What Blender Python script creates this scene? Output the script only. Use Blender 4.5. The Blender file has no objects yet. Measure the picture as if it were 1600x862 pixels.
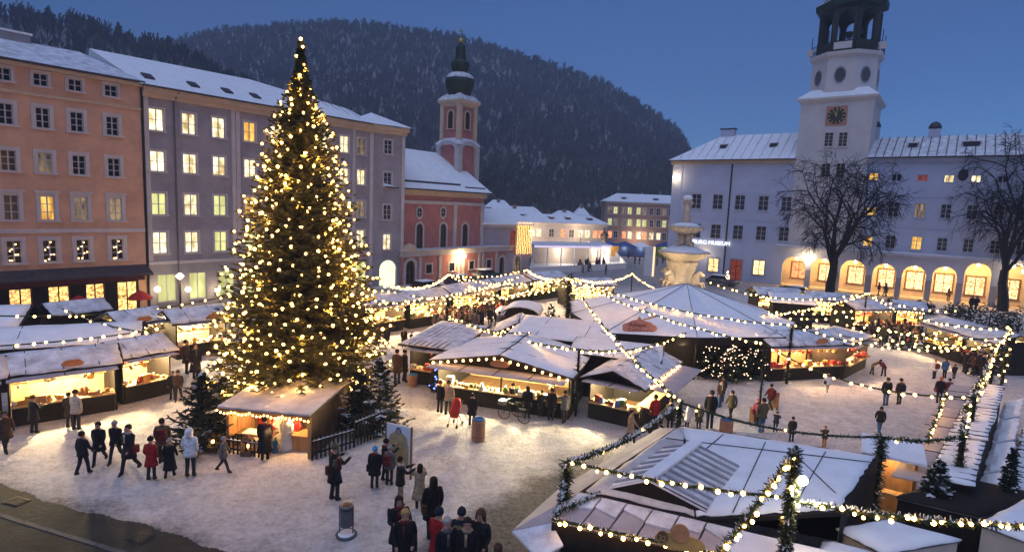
import bpy, bmesh, math, random
from mathutils import Vector, Matrix
random.seed(11)
R_ = math.radians
sc = bpy.context.scene
COL = sc.collection
# ------------------------------------------------------------------ camera
F_PX, PITCH, ROLL, CAMZ = 900.0, R_(6.95), R_(2.35), 10.0
_F = Vector((0, math.cos(PITCH), -math.sin(PITCH)))
_U0 = Vector((0, math.sin(PITCH), math.cos(PITCH)))
_X0 = Vector((1, 0, 0))
_R = _X0*math.cos(ROLL) + _U0*math.sin(ROLL)
_U = _U0*math.cos(ROLL) - _X0*math.sin(ROLL)
CAM = Vector((0, 0, CAMZ))
cd = bpy.data.cameras.new('camera'); cam = bpy.data.objects.new('camera', cd); COL.objects.link(cam)
cd.sensor_width = 36; cd.lens = 36*F_PX/1600; cd.clip_start = .2; cd.clip_end = 5000
m4 = Matrix.Identity(4)
for i in range(3):
    m4[i][0] = _R[i]; m4[i][1] = _U[i]; m4[i][2] = -_F[i]; m4[i][3] = CAM[i]
cam.matrix_world = m4
sc.camera = cam
# ------------------------------------------------------------------ dusk sky, weak after-glow, exposure
w = bpy.data.worlds.new('World'); sc.world = w; w.use_nodes = True
nt = w.node_tree; nt.nodes.clear()
sky = nt.nodes.new('ShaderNodeTexSky'); sky.sky_type = 'NISHITA'; sky.sun_disc = False
SUN_EL, SUN_AZ = R_(14.0), R_(200)
sky.sun_elevation = SUN_EL; sky.sun_rotation = SUN_AZ
sky.air_density = 1.0; sky.dust_density = 0.1; sky.ozone_density = 3.0; sky.altitude = 400
bg = nt.nodes.new('ShaderNodeBackground'); bg.inputs[1].default_value = 0.045
tint = nt.nodes.new('ShaderNodeMixRGB'); tint.blend_type = 'MULTIPLY'; tint.inputs[0].default_value = 1
tint.inputs[2].default_value = (0.40, 0.58, 1.0, 1)
ow = nt.nodes.new('ShaderNodeOutputWorld')
nt.links.new(sky.outputs[0], tint.inputs[1]); nt.links.new(tint.outputs[0], bg.inputs[0]); nt.links.new(bg.outputs[0], ow.inputs[0])
sl = bpy.data.lights.new('twilight_sun', 'SUN'); sl.energy = 0.95; sl.angle = R_(80); sl.color = (0.64, 0.72, 1.0)
so = bpy.data.objects.new('twilight_sun', sl); COL.objects.link(so)
so.rotation_euler = (R_(16), 0, R_(-20))
sc.view_settings.view_transform = 'Standard'; sc.view_settings.look = 'None'
sc.view_settings.exposure = 0.9; sc.view_settings.gamma = 1.0; sc.view_settings.use_curve_mapping = False
sc.cycles.use_denoising = True
sc.cycles.max_bounces = 4; sc.cycles.diffuse_bounces = 2; sc.cycles.glossy_bounces = 2; sc.cycles.transmission_bounces = 3
sc.cycles.sample_clamp_indirect = 3.0; sc.cycles.caustics_reflective = False; sc.cycles.caustics_refractive = False
sc.cycles.use_light_tree = True

# ------------------------------------------------------------------ pixel helpers: a pixel gives a direction, the distance comes from a surface
def ray(x, y): return _R*((x-800)/F_PX) - _U*((y-431)/F_PX) + _F
def gp(x, y, z=0.0):
    d = ray(x, y); return CAM + d*((z-CAMZ)/d.z)
def over(x, y, g):
    """point on the pixel's ray above/below the ground spot g (same horizontal distance)"""
    d = ray(x, y); t = (g.x*d.x+g.y*d.y)/(d.x*d.x+d.y*d.y); return CAM + d*t
class Plane:
    """vertical facade plane: base point B, heading angle rz of its local X; local -Y looks at the square"""
    def __init__(s, B, rz):
        s.B = Vector((B[0], B[1], 0)); s.rz = rz
        s.d = Vector((math.cos(rz), math.sin(rz), 0)); s.n = Vector((math.sin(rz), -math.cos(rz), 0))
    def uv(s, x, y, depth=0.0):
        P0 = s.B - s.n*depth; d = ray(x, y); t = (P0-CAM).dot(s.n)/d.dot(s.n); P = CAM + d*t
        return (P-s.B).dot(s.d), P.z
    def pt(s, u, v, depth=0.0): return s.B + s.d*u - s.n*depth + Vector((0, 0, v))
# ------------------------------------------------------------------ materials
MATS = {}
def _new(name):
    m = bpy.data.materials.new(name); m.use_nodes = True; MATS[name] = m
    return m, m.node_tree, m.node_tree.nodes['Principled BSDF']
def mat(name, col, rough=.75, var=.18, scale=3.0, bump=.15, col2=None, bscale=None, metal=0, spec=.3, stretch=None):
    m, t, b = _new(name); N = t.nodes; L = t.links
    b.inputs['Roughness'].default_value = rough; b.inputs['Metallic'].default_value = metal
    b.inputs['Specular IOR Level'].default_value = spec
    tc = N.new('ShaderNodeTexCoord'); src = tc.outputs['Object']
    if stretch:
        mp = N.new('ShaderNodeMapping'); mp.inputs['Scale'].default_value = stretch; L.new(src, mp.inputs[0]); src = mp.outputs[0]
    no = N.new('ShaderNodeTexNoise'); no.inputs['Scale'].default_value = scale; no.inputs['Detail'].default_value = 6; no.inputs['Roughness'].default_value = .65
    L.new(src, no.inputs[0])
    mx = N.new('ShaderNodeMixRGB'); c2 = col2 or tuple(c*(1-var*1.6) for c in col)
    mx.inputs[1].default_value = (*c2, 1); mx.inputs[2].default_value = (*[min(1, c*(1+var*.6)) for c in col], 1)
    rp = N.new('ShaderNodeValToRGB'); rp.color_ramp.elements[0].position = .32; rp.color_ramp.elements[1].position = .68
    L.new(no.outputs[0], rp.inputs[0]); L.new(rp.outputs[0], mx.inputs[0]); L.new(mx.outputs[0], b.inputs['Base Color'])
    if bump:
        n2 = N.new('ShaderNodeTexNoise'); n2.inputs['Scale'].default_value = bscale or scale*6; n2.inputs['Detail'].default_value = 4
        L.new(src, n2.inputs[0]); bp = N.new('ShaderNodeBump'); bp.inputs['Strength'].default_value = bump; bp.inputs['Distance'].default_value = .03
        L.new(n2.outputs[0], bp.inputs['Height']); L.new(bp.outputs[0], b.inputs['Normal'])
    return m
def emat(name, col, strength, var=0.0, scale=2.0, col2=None, rnd=0.0, stretch=None, vor=False):
    m = bpy.data.materials.new(name); m.use_nodes = True; MATS[name] = m
    t = m.node_tree; N = t.nodes; L = t.links; N.clear()
    e = N.new('ShaderNodeEmission'); o = N.new('ShaderNodeOutputMaterial'); L.new(e.outputs[0], o.inputs[0])
    e.inputs[0].default_value = (*col, 1); e.inputs[1].default_value = strength
    if var or rnd:
        tc = N.new('ShaderNodeTexCoord'); src = tc.outputs['Object']
        oi = N.new('ShaderNodeObjectInfo')
        va = N.new('ShaderNodeVectorMath'); va.operation = 'ADD'; L.new(src, va.inputs[0])
        cb = N.new('ShaderNodeVectorMath'); cb.operation = 'SCALE'; cb.inputs[0].default_value = (37, 11, 23); L.new(oi.outputs['Random'], cb.inputs['Scale'])
        L.new(cb.outputs[0], va.inputs[1]); src = va.outputs[0]
        if stretch:
            mp = N.new('ShaderNodeMapping'); mp.inputs['Scale'].default_value = stretch; L.new(src, mp.inputs[0]); src = mp.outputs[0]
        if vor:
            tx = N.new('ShaderNodeTexVoronoi'); tx.inputs['Scale'].default_value = scale; L.new(src, tx.inputs[0])
            bw = N.new('ShaderNodeSeparateColor'); L.new(tx.outputs['Color'], bw.inputs[0]); fac = bw.outputs[0]
        else:
            tx = N.new('ShaderNodeTexNoise'); tx.inputs['Scale'].default_value = scale; tx.inputs['Detail'].default_value = 4; L.new(src, tx.inputs[0])
            rp = N.new('ShaderNodeValToRGB'); rp.color_ramp.elements[0].position = .36; rp.color_ramp.elements[1].position = .64
            L.new(tx.outputs[0], rp.inputs[0]); fac = rp.outputs[0]
        mx = N.new('ShaderNodeMixRGB'); mx.inputs[1].default_value = (*(col2 or [c*(1-var) for c in col]), 1); mx.inputs[2].default_value = (*col, 1)
        L.new(fac, mx.inputs[0]); L.new(mx.outputs[0], e.inputs[0])
        if rnd:
            ma = N.new('ShaderNodeMath'); ma.operation = 'MULTIPLY_ADD'; ma.inputs[1].default_value = strength*rnd; ma.inputs[2].default_value = strength*(1-rnd*.6)
            L.new(oi.outputs['Random'], ma.inputs[0]); L.new(ma.outputs[0], e.inputs[1])
    return m
def objcol_mat(name, rough=.85, var=.25, scale=9):
    """cloth whose colour comes from the object's own colour"""
    m, t, b = _new(name); N = t.nodes; L = t.links
    b.inputs['Roughness'].default_value = rough; b.inputs['Specular IOR Level'].default_value = .15
    oi = N.new('ShaderNodeObjectInfo'); tc = N.new('ShaderNodeTexCoord')
    no = N.new('ShaderNodeTexNoise'); no.inputs['Scale'].default_value = scale; no.inputs['Detail'].default_value = 5; L.new(tc.outputs['Object'], no.inputs[0])
    ml = N.new('ShaderNodeMapRange'); ml.inputs[1].default_value = .3; ml.inputs[2].default_value = .7; ml.inputs[3].default_value = 1-var*1.5; ml.inputs[4].default_value = 1+var
    L.new(no.outputs[0], ml.inputs[0])
    mx = N.new('ShaderNodeVectorMath'); mx.operation = 'SCALE'; L.new(oi.outputs['Color'], mx.inputs[0]); L.new(ml.outputs[0], mx.inputs['Scale'])
    L.new(mx.outputs[0], b.inputs['Base Color'])
    bp = N.new('ShaderNodeBump'); bp.inputs['Strength'].default_value = .4; bp.inputs['Distance'].default_value = .03
    L.new(no.outputs[0], bp.inputs['Height']); L.new(bp.outputs[0], b.inputs['Normal'])
    return m
mat('snow', (.80, .82, .86), .8, .06, 1.3, .35, bscale=9)
mat('snow_thin', (.74, .76, .82), .8, .1, 1.6, .4, col2=(.38, .385, .42), bscale=14)
mat('snow_dirty', (.66, .62, .60), .8, .15, 1.2, .4, col2=(.40, .37, .36), bscale=10)
mat('plaster_apricot', (.64, .37, .25), .9, .17, .45, .12, bscale=30)
mat('plaster_grey', (.345, .315, .345), .9, .17, .45, .12, bscale=30)
mat('trim', (.56, .50, .50), .85, .10, 1.0, .1, bscale=30)
mat('trim_cream', (.60, .44, .30), .85, .10, 1.0, .1, bscale=30)
mat('church_red', (.45, .18, .165), .9, .14, .8, .12, bscale=30)
mat('church_trim', (.50, .46, .46), .85, .12, 1.0, .1, bscale=30)
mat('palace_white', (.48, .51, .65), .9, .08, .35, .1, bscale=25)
mat('palace_stone', (.30, .31, .36), .9, .12, .8, .15, bscale=20)
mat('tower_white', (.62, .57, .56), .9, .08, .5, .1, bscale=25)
mat('plaster_brown', (.34, .215, .19), .9, .12, .5, .1, bscale=30)
mat('plaster_lilac', (.36, .32, .37), .9, .12, .5, .1, bscale=30)
mat('plaster_low', (.52, .44, .42), .9, .12, .5, .1, bscale=30)
mat('copper_dark', (.016, .036, .028), .5, .35, 2.0, .2)
mat('bronze_dark', (.045, .045, .04), .5, .3, 2.0, .2)
mat('dark_metal', (.02, .02, .022), .5, .2, 5, .1)
mat('grey_metal', (.16, .16, .17), .45, .2, 5, .1, metal=.6)
mat('gold', (.75, .48, .12), .35, .15, 5, .1, metal=.9)
mat('roof_dark', (.05, .045, .06), .6, .3, 3, .2)
mat('glass_dark', (.012, .013, .018), .15, .3, .8, 0, spec=.22)
mat('glass_blue', (.035, .042, .065), .18, .3, .8, 0, spec=.3)
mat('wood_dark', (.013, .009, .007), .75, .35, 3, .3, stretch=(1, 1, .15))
mat('wood_brown', (.16, .085, .04), .7, .3, 3, .3, stretch=(1, 1, .2))
mat('wood_light', (.42, .24, .11), .7, .25, 3, .3, stretch=(1, 1, .2))
mat('wood_barrel', (.40, .20, .12), .7, .25, 4, .3, stretch=(1, 1, .2))
mat('flap_grey', (.40, .36, .38), .75, .12, 2, .2)
mat('stone_warm', (.58, .48, .36), .85, .25, 2.0, .4)
mat('stone_grey', (.34, .32, .31), .85, .25, 2.0, .4)
mat('bark_dark', (.012, .010, .010), .9, .3, 6, .3)
mat('needle', (.085, .085, .026), .8, .4, 1.5, 0)
mat('needle_dark', (.014, .026, .014), .8, .4, 1.5, 0)
mat('garland_green', (.040, .062, .022), .8, .4, 3, 0)
mat('hill_ground', (.16, .16, .17), 1, .35, .02, 0, col2=(.07, .07, .075))
mat('hill_snow', (.20, .205, .22), 1, .35, .03, 0, col2=(.08, .08, .088))
mat('twig_far', (.06, .055, .06), 1, .4, .03, 0)
mat('twig_frost_haze', (.092, .09, .098), 1, .4, .03, 0)  # frost-pale twigs, lightened so that their colour also carries haze
mat('asphalt_wet', (.022, .025, .020), .85, .35, .9, .8, col2=(.010, .010, .009), bscale=5, spec=.4)
mat('kerb', (.10, .10, .10), .8, .3, 2, .2)
mat('red_cloth', (.42, .025, .02), .8, .2, 4, .1)
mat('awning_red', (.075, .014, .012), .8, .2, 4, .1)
mat('tarp_blue', (.02, .06, .26), .6, .2, 2, .1)
mat('tarp_white', (.70, .70, .72), .6, .08, 2, .1)
mat('paper', (.72, .66, .50), .7, .08, 2, .05)
mat('sign_wood', (.46, .20, .085), .6, .15, 4, .1)
mat('sign_plaque', (.52, .24, .17), .6, .15, 4, .1)
mat('sign_gold', (.50, .29, .08), .5, .15, 4, .1)
mat('ink', (.03, .02, .018), .6, 0, 4, 0)
mat('ink_red', (.20, .02, .015), .6, 0, 4, 0)
mat('skin', (.50, .27, .19), .6, .12, 12, .1)
mat('skin_dark', (.33, .17, .12), .6, .12, 12, .1)
mat('shoe', (.015, .012, .012), .5, .2, 12, .1)
mat('cream_box', (.52, .44, .36), .6, .1, 1.5, .1)
mat('robe_white', (.78, .76, .70), .8, .08, 6, .2)
mat('cloth_blue', (.04, .16, .34), .8, .1, 6, .2)
mat('rink_ice', (.62, .68, .78), .3, .08, .6, .05)
mat('car_blue', (.03, .045, .09), .25, .1, 2, 0, spec=.6)
mat('rubber', (.012, .012, .012), .7, .1, 5, .1)
objcol_mat('coat'); objcol_mat('trousers_obj')
mat('trousers', (.020, .021, .028), .85, .4, 9, .2)
emat('lit_white', (1.0, .88, .56), 1.2, .45, 1.3, rnd=.5, col2=(.38, .27, .10), stretch=(2.0, 1, .9))
emat('lit_yellow', (1.0, .60, .14), .95, .5, 1.3, rnd=.4, col2=(.45, .2, .03), stretch=(2.2, 1, .5))
emat('lit_green', (.82, .82, .34), .75, .4, .9, rnd=.3, col2=(.48, .46, .17), stretch=(1, 1, .4))
emat('lit_dim', (.55, .38, .20), .34, .6, 1.5, rnd=.6, col2=(.07, .06, .07), stretch=(2.2, 1, .6))
emat('lit_orange', (1.0, .38, .14), 1.2, .5, 2.0, rnd=.3, col2=(.6, .12, .05))
emat('lit_red', (.30, .05, .03), .5, .5, 2.0, rnd=.3)
emat('shop_gold', (1.0, .62, .20), 1.5, .6, 7.5, rnd=.35, col2=(.22, .07, .015), vor=True)
emat('shop_cream', (1.0, .72, .34), 1.7, .6, 6.5, rnd=.35, col2=(.40, .16, .04), vor=True)
emat('arch_glow', (.90, .95, .58), .85, .25, .5, col2=(.62, .72, .42))
emat('bulb_warm', (1.0, .48, .09), 13)
emat('bulb_string', (1.0, .50, .11), 20)
emat('bulb_far', (1.0, .58, .2), 6)
emat('bulb_blue', (.10, .16, 1.0), 6)
emat('bulb_pink', (1.0, .60, .36), 4)
emat('lamp_white', (1.0, .78, .42), 40)
emat('lamp_globe', (1.0, .80, .48), 7)
emat('lamp_tube', (1.0, .74, .36), 9)
emat('sign_white', (.92, .95, 1.0), 1.0)
emat('curtain_light', (1.0, .52, .12), 4)
emat('candle', (1.0, .50, .10), 9)
# ------------------------------------------------------------------ mesh builder
def snow_quad(b, P4, nu, nv, t, amp, seed, m=0, jit=.05):
    """lumpy snow blanket over a quad (top corners in order), closed underneath"""
    rg = random.Random(seed); a, c, d, e = [Vector(p) for p in P4]; i0 = len(b.v); nrm = (c-a).cross(e-a).normalized()
    if nrm.z < 0: nrm = -nrm
    eu, ev = (c-a).normalized(), (e-a).normalized()
    ph = [rg.uniform(0, 6.3) for _ in range(4)]
    for lay in (0, 1):
        for j in range(nv+1):
            for i in range(nu+1):
                u, v = i/nu, j/nv; p = a.lerp(c, u).lerp(e.lerp(d, u), v); edge = i in (0, nu) or j in (0, nv)
                rj = random.Random(seed*7919+j*131+i)
                if edge: p += eu*rj.uniform(-jit, jit)*(1 if i in (0, nu) else 0)+ev*rj.uniform(-jit, jit)*(1 if j in (0, nv) else 0)
                if lay == 0: p = p+nrm*((t*.35 if edge else t)+amp*(math.sin(u*9+ph[0])*math.sin(v*7+ph[1])+rj.uniform(-.6, .6))*(0 if edge else 1))
                b.v.append(tuple(p))
    w_ = nu+1; n = w_*(nv+1)
    for j in range(nv):
        for i in range(nu):
            q = i0+j*w_+i; b.f.append((q, q+1, q+w_+1, q+w_)); b.m.append(m)
    ring = [i for i in range(w_)]+[j*w_+nu for j in range(1, nv+1)]+[nv*w_+i for i in range(nu-1, -1, -1)]+[j*w_ for j in range(nv-1, 0, -1)]
    for k in range(len(ring)):
        p, q = ring[k], ring[(k+1) % len(ring)]; b.f.append((i0+p, i0+n+p, i0+n+q, i0+q)); b.m.append(m)
class MB:
    def __init__(s): s.v = []; s.f = []; s.m = []
    def poly(s, pts, m=0):
        i = len(s.v); s.v += [tuple(p) for p in pts]; s.f.append(tuple(range(i, i+len(pts)))); s.m.append(m)
    def box(s, x0, y0, z0, x1, y1, z1, m=0):
        if x0 > x1: x0, x1 = x1, x0
        if y0 > y1: y0, y1 = y1, y0
        if z0 > z1: z0, z1 = z1, z0
        i = len(s.v)
        s.v += [(x0,y0,z0),(x1,y0,z0),(x1,y1,z0),(x0,y1,z0),(x0,y0,z1),(x1,y0,z1),(x1,y1,z1),(x0,y1,z1)]
        for q in ((3,2,1,0),(4,5,6,7),(0,1,5,4),(1,2,6,5),(2,3,7,6),(3,0,4,7)):
            s.f.append(tuple(i+k for k in q)); s.m.append(m)
    def slab(s, top, t, m=0, mt=None, dz=None):
        """solid from a top polygon, extruded down by t; mt = material of the top face"""
        n = len(top); top = [Vector(p) for p in top]; d = dz or Vector((0, 0, -t)); i = len(s.v)
        s.v += [tuple(p) for p in top]+[tuple(p+d) for p in top]
        s.f.append(tuple(range(i, i+n))); s.m.append(m if mt is None else mt)
        s.f.append(tuple(range(i+2*n-1, i+n-1, -1))); s.m.append(m)
        for k in range(n):
            j = (k+1) % n; s.f.append((i+k, i+n+k, i+n+j, i+j)); s.m.append(m)
    def bar(s, p, q, w, h=None, m=0, up=(0, 0, 1)):
        p = Vector(p); q = Vector(q); h = h or w; d = (q-p)
        if d.length < 1e-6: return
        d.normalize(); u = Vector(up)
        if abs(d.dot(u)) > .98: u = Vector((1, 0, 0))
        a = d.cross(u).normalized()*(w/2); b = a.cross(d).normalized()*(h/2); i = len(s.v)
        for c in (p, q):
            for e in (-a-b, a-b, a+b, -a+b): s.v.append(tuple(c+e))
        for f in ((0,1,2,3),(7,6,5,4),(0,4,5,1),(1,5,6,2),(2,6,7,3),(3,7,4,0)):
            s.f.append(tuple(i+k for k in f)); s.m.append(m)
    def tube(s, pts, rads, n=6, m=0, cap=True):
        pts = [Vector(p) for p in pts]
        if not isinstance(rads, (list, tuple)): rads = [rads]*len(pts)
        i = len(s.v); a = None
        for k, p in enumerate(pts):
            d = (pts[min(k+1, len(pts)-1)]-pts[max(k-1, 0)])
            d = d.normalized() if d.length > 1e-9 else Vector((0, 0, 1))
            if a is None:
                a = d.cross(Vector((0, 0, 1)) if abs(d.z) < .9 else Vector((1, 0, 0))).normalized()
            else:
                a = (a-d*a.dot(d))
                a = a.normalized() if a.length > 1e-6 else d.orthogonal().normalized()
            b = d.cross(a)
            for j in range(n):
                t = 2*math.pi*j/n; s.v.append(tuple(p+(a*math.cos(t)+b*math.sin(t))*rads[k]))
        for k in range(len(pts)-1):
            for j in range(n):
                j2 = (j+1) % n
                s.f.append((i+k*n+j, i+k*n+j2, i+(k+1)*n+j2, i+(k+1)*n+j)); s.m.append(m)
        if cap:
            s.f.append(tuple(i+j for j in range(n-1, -1, -1))); s.m.append(m)
            e = i+(len(pts)-1)*n; s.f.append(tuple(e+j for j in range(n))); s.m.append(m)
    def lathe(s, prof, n=16, m=0, c=(0, 0, 0), sx=1, sy=1, rot=0, ms=None, cap=True):
        i = len(s.v)
        for r, z in prof:
            for j in range(n):
                t = 2*math.pi*j/n+rot; s.v.append((c[0]+r*math.cos(t)*sx, c[1]+r*math.sin(t)*sy, c[2]+z))
        for k in range(len(prof)-1):
            for j in range(n):
                j2 = (j+1) % n
                s.f.append((i+k*n+j, i+k*n+j2, i+(k+1)*n+j2, i+(k+1)*n+j)); s.m.append(ms[k] if ms else m)
        if not cap: return
        s.f.append(tuple(i+j for j in range(n-1, -1, -1))); s.m.append(ms[0] if ms else m)
        e = i+(len(prof)-1)*n; s.f.append(tuple(e+j for j in range(n))); s.m.append(ms[-1] if ms else m)
    def ball(s, c, r, m=0, sx=1, sy=1, sz=1, n=8, k=5):
        s.lathe([(r*math.sin(math.pi*t/k)+1e-4, -r*math.cos(math.pi*t/k)*sz) for t in range(k+1)], n, m, c, sx, sy)
    def mesh(s, name, mats, smooth=False):
        me = bpy.data.meshes.new(name); me.from_pydata(s.v, [], s.f)
        for x in mats: me.materials.append(MATS[x] if isinstance(x, str) else x)
        if len(mats) > 1: me.polygons.foreach_set('material_index', s.m)
        if smooth: me.polygons.foreach_set('use_smooth', [True]*len(s.f))
        me.update(); return me
    def build(s, name, mats, parent=None, loc=(0, 0, 0), rz=0, smooth=False):
        if not isinstance(mats, (list, tuple)): mats = [mats]
        return ob(name, s.mesh(name, mats, smooth), parent, loc, rz)
def ob(name, me, parent=None, loc=(0, 0, 0), rz=0, scale=None):
    o = bpy.data.objects.new(name, me); COL.objects.link(o); o.parent = parent; o.location = loc
    if rz: o.rotation_euler = (0, 0, rz)
    if scale: o.scale = scale if hasattr(scale, '__len__') else (scale,)*3
    return o
def tag(o, label=None, cat=None, group=None, kind=None):
    if label: o['label'] = label
    if cat: o['category'] = cat
    if group: o['group'] = group
    if kind: o['kind'] = kind
    return o
def thing(name, label, cat, loc=(0, 0, 0), rz=0, group=None):
    o = ob(name, None, None, loc, rz); o.empty_display_size = .3
    return tag(o, label, cat, group)
def light(name, parent, loc, power, col=(1, .72, .36), r=.15):
    l = bpy.data.lights.new(name, 'POINT'); l.energy = power; l.color = col; l.shadow_soft_size = r
    o = bpy.data.objects.new(name, l); COL.objects.link(o); o.parent = parent; o.location = loc; return o
_bulbs = {}
def bulb_mesh(matname, r, n=6, k=4):
    key = (matname, round(r, 4), n)
    if key not in _bulbs:
        b = MB(); b.ball((0, 0, 0), r, 0, n=n, k=k); _bulbs[key] = b.mesh('bulb', [matname], True)
    return _bulbs[key]
_wins = {}
def window(parent, u, v, w, h, pane, trim='trim', sash='trim', cols=2, rows=2, tw=.2, rec=.14, sill=True, arch=False, y=0.0, proud=.05, name='window', hood=0):
    """surround and sash in one mesh, the glass a child; local -Y is outwards; (u, v) = centre bottom"""
    key = (round(w, 2), round(h, 2), trim, sash, cols, rows, tw, rec, sill, arch, proud, hood)
    if key not in _wins:
        b = MB(); W = w/2; hr = h-W if arch else h
        if tw:
            b.box(-W-tw, -proud, 0, -W, rec*.3, hr, 0); b.box(W, -proud, 0, W+tw, rec*.3, hr, 0)
            if not arch: b.box(-W-tw, -proud, h, W+tw, rec*.3, h+tw, 0)
        if arch:
            n = 10
            for k in range(n):
                a0, a1 = math.pi*k/n, math.pi*(k+1)/n
                p = [(math.cos(a)*rr, yy, hr+math.sin(a)*rr) for a in (a0, a1) for rr in (W, W+max(tw, .05)) for yy in (-proud, rec*.3)]
                for q in ((0, 2, 6, 4), (1, 5, 7, 3), (2, 3, 7, 6), (0, 4, 5, 1)): b.poly([p[i] for i in q], 0)
        if sill: b.box(-W-tw-.06, -proud-.10, -.12, W+tw+.06, rec*.3, 0, 0)
        elif tw: b.box(-W-tw, -proud, -tw, W+tw, rec*.3, 0, 0)
        if hood: b.box(-W-tw-.12, -proud-.12, h+tw, W+tw+.12, 0, h+tw+hood, 0)
        fy0, fy1 = rec-.07, rec-.015; t = .05
        b.box(-W, fy0, 0, -W+t, fy1, hr, 1); b.box(W-t, fy0, 0, W, fy1, hr, 1); b.box(-W+t, fy0, 0, W-t, fy1, t, 1)
        if not arch: b.box(-W+t, fy0, h-t, W-t, fy1, h, 1)
        for c in range(1, cols):
            x = -W+w*c/cols; b.box(x-.04, fy0, t, x+.04, fy1, h-t if not arch else h-.05, 1)
        for r in range(1, rows):
            z = h*r/rows; b.box(-W+t, fy0+.012, z-.025, W-t, fy1-.004, z+.025, 1)
        g = MB()
        if arch:
            g.poly([(-W, rec, 0), (W, rec, 0), (W, rec, hr)]+[(math.cos(math.pi*k/10)*W, rec, hr+math.sin(math.pi*k/10)*W) for k in range(1, 10)]+[(-W, rec, hr)])
        else: g.poly([(-W, rec, 0), (W, rec, 0), (W, rec, h), (-W, rec, h)])
        _wins[key] = (b.mesh(name, [trim, sash]), g)
    me, g = _wins[key]
    o = ob(name, me, parent, (u, y, v))
    pk = key+(pane,)
    if pk not in _wins: _wins[pk] = g.mesh('pane', [pane])
    ob('pane', _wins[pk], o); return o
def wall(b, u0, u1, v0, v1, holes, rec=.16, y=0.0, m=0, mr=None):
    """front wall sheet in local XZ with real openings and reveals; a hole is (a0, a1, z0, z1[, 'arch'])"""
    mr = m if mr is None else mr
    us = sorted({u0, u1} | {min(max(t, u0), u1) for h in holes for t in h[:2]}); vs = sorted({v0, v1} | {min(max(t, v0), v1) for h in holes for t in h[2:4]})
    for i in range(len(us)-1):
        for j in range(len(vs)-1):
            if us[i+1]-us[i] < 1e-5 or vs[j+1]-vs[j] < 1e-5: continue
            cu, cv = (us[i]+us[i+1])/2, (vs[j]+vs[j+1])/2
            if any(h[0] < cu < h[1] and h[2] < cv < h[3] for h in holes): continue
            b.poly([(us[i], y, vs[j]), (us[i+1], y, vs[j]), (us[i+1], y, vs[j+1]), (us[i], y, vs[j+1])], m)
    for h in holes:
        a0, a1, z0, z1 = h[:4]
        if len(h) > 4:
            W = (a1-a0)/2; c = (a0+a1)/2; zr = z1-W; n = 12
            P = [(c-math.cos(math.pi*k/n)*W, zr+math.sin(math.pi*k/n)*W) for k in range(n+1)]
            for k in range(n):
                (x, z), (x2, z2) = P[k], P[k+1]
                b.poly([(x, y, z), (x2, y, z2), (x2, y, z1), (x, y, z1)], m)
                b.poly([(x, y, z), (x, y+rec, z), (x2, y+rec, z2), (x2, y, z2)], mr)
            zt = zr
        else:
            zt = z1; b.poly([(a0, y, z1), (a1, y, z1), (a1, y+rec, z1), (a0, y+rec, z1)], mr)
        b.poly([(a0, y, z0), (a0, y, zt), (a0, y+rec, zt), (a0, y+rec, z0)], mr)
        b.poly([(a1, y, z0), (a1, y+rec, z0), (a1, y+rec, zt), (a1, y, zt)], mr)
        b.poly([(a0, y, z0), (a0, y+rec, z0), (a1, y+rec, z0), (a1, y, z0)], mr)
_txt = {}
def text_obj(name, body, size, matname, parent=None, loc=(0, 0, 0), rot=(0, 0, 0), extrude=.01, align='CENTER'):
    c = bpy.data.curves.new(name, 'FONT'); c.body = body; c.size = size; c.extrude = extrude; c.align_x = align; c.align_y = 'CENTER'
    c.materials.append(MATS[matname])
    o = bpy.data.objects.new(name, c); COL.objects.link(o)
    dg = bpy.context.evaluated_depsgraph_get(); dg.update()
    me = bpy.data.meshes.new_from_object(o.evaluated_get(dg)); bpy.data.objects.remove(o); bpy.data.curves.remove(c)
    me.name = name
    o = ob(name, me, parent, loc); o.rotation_euler = rot; return o
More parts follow.
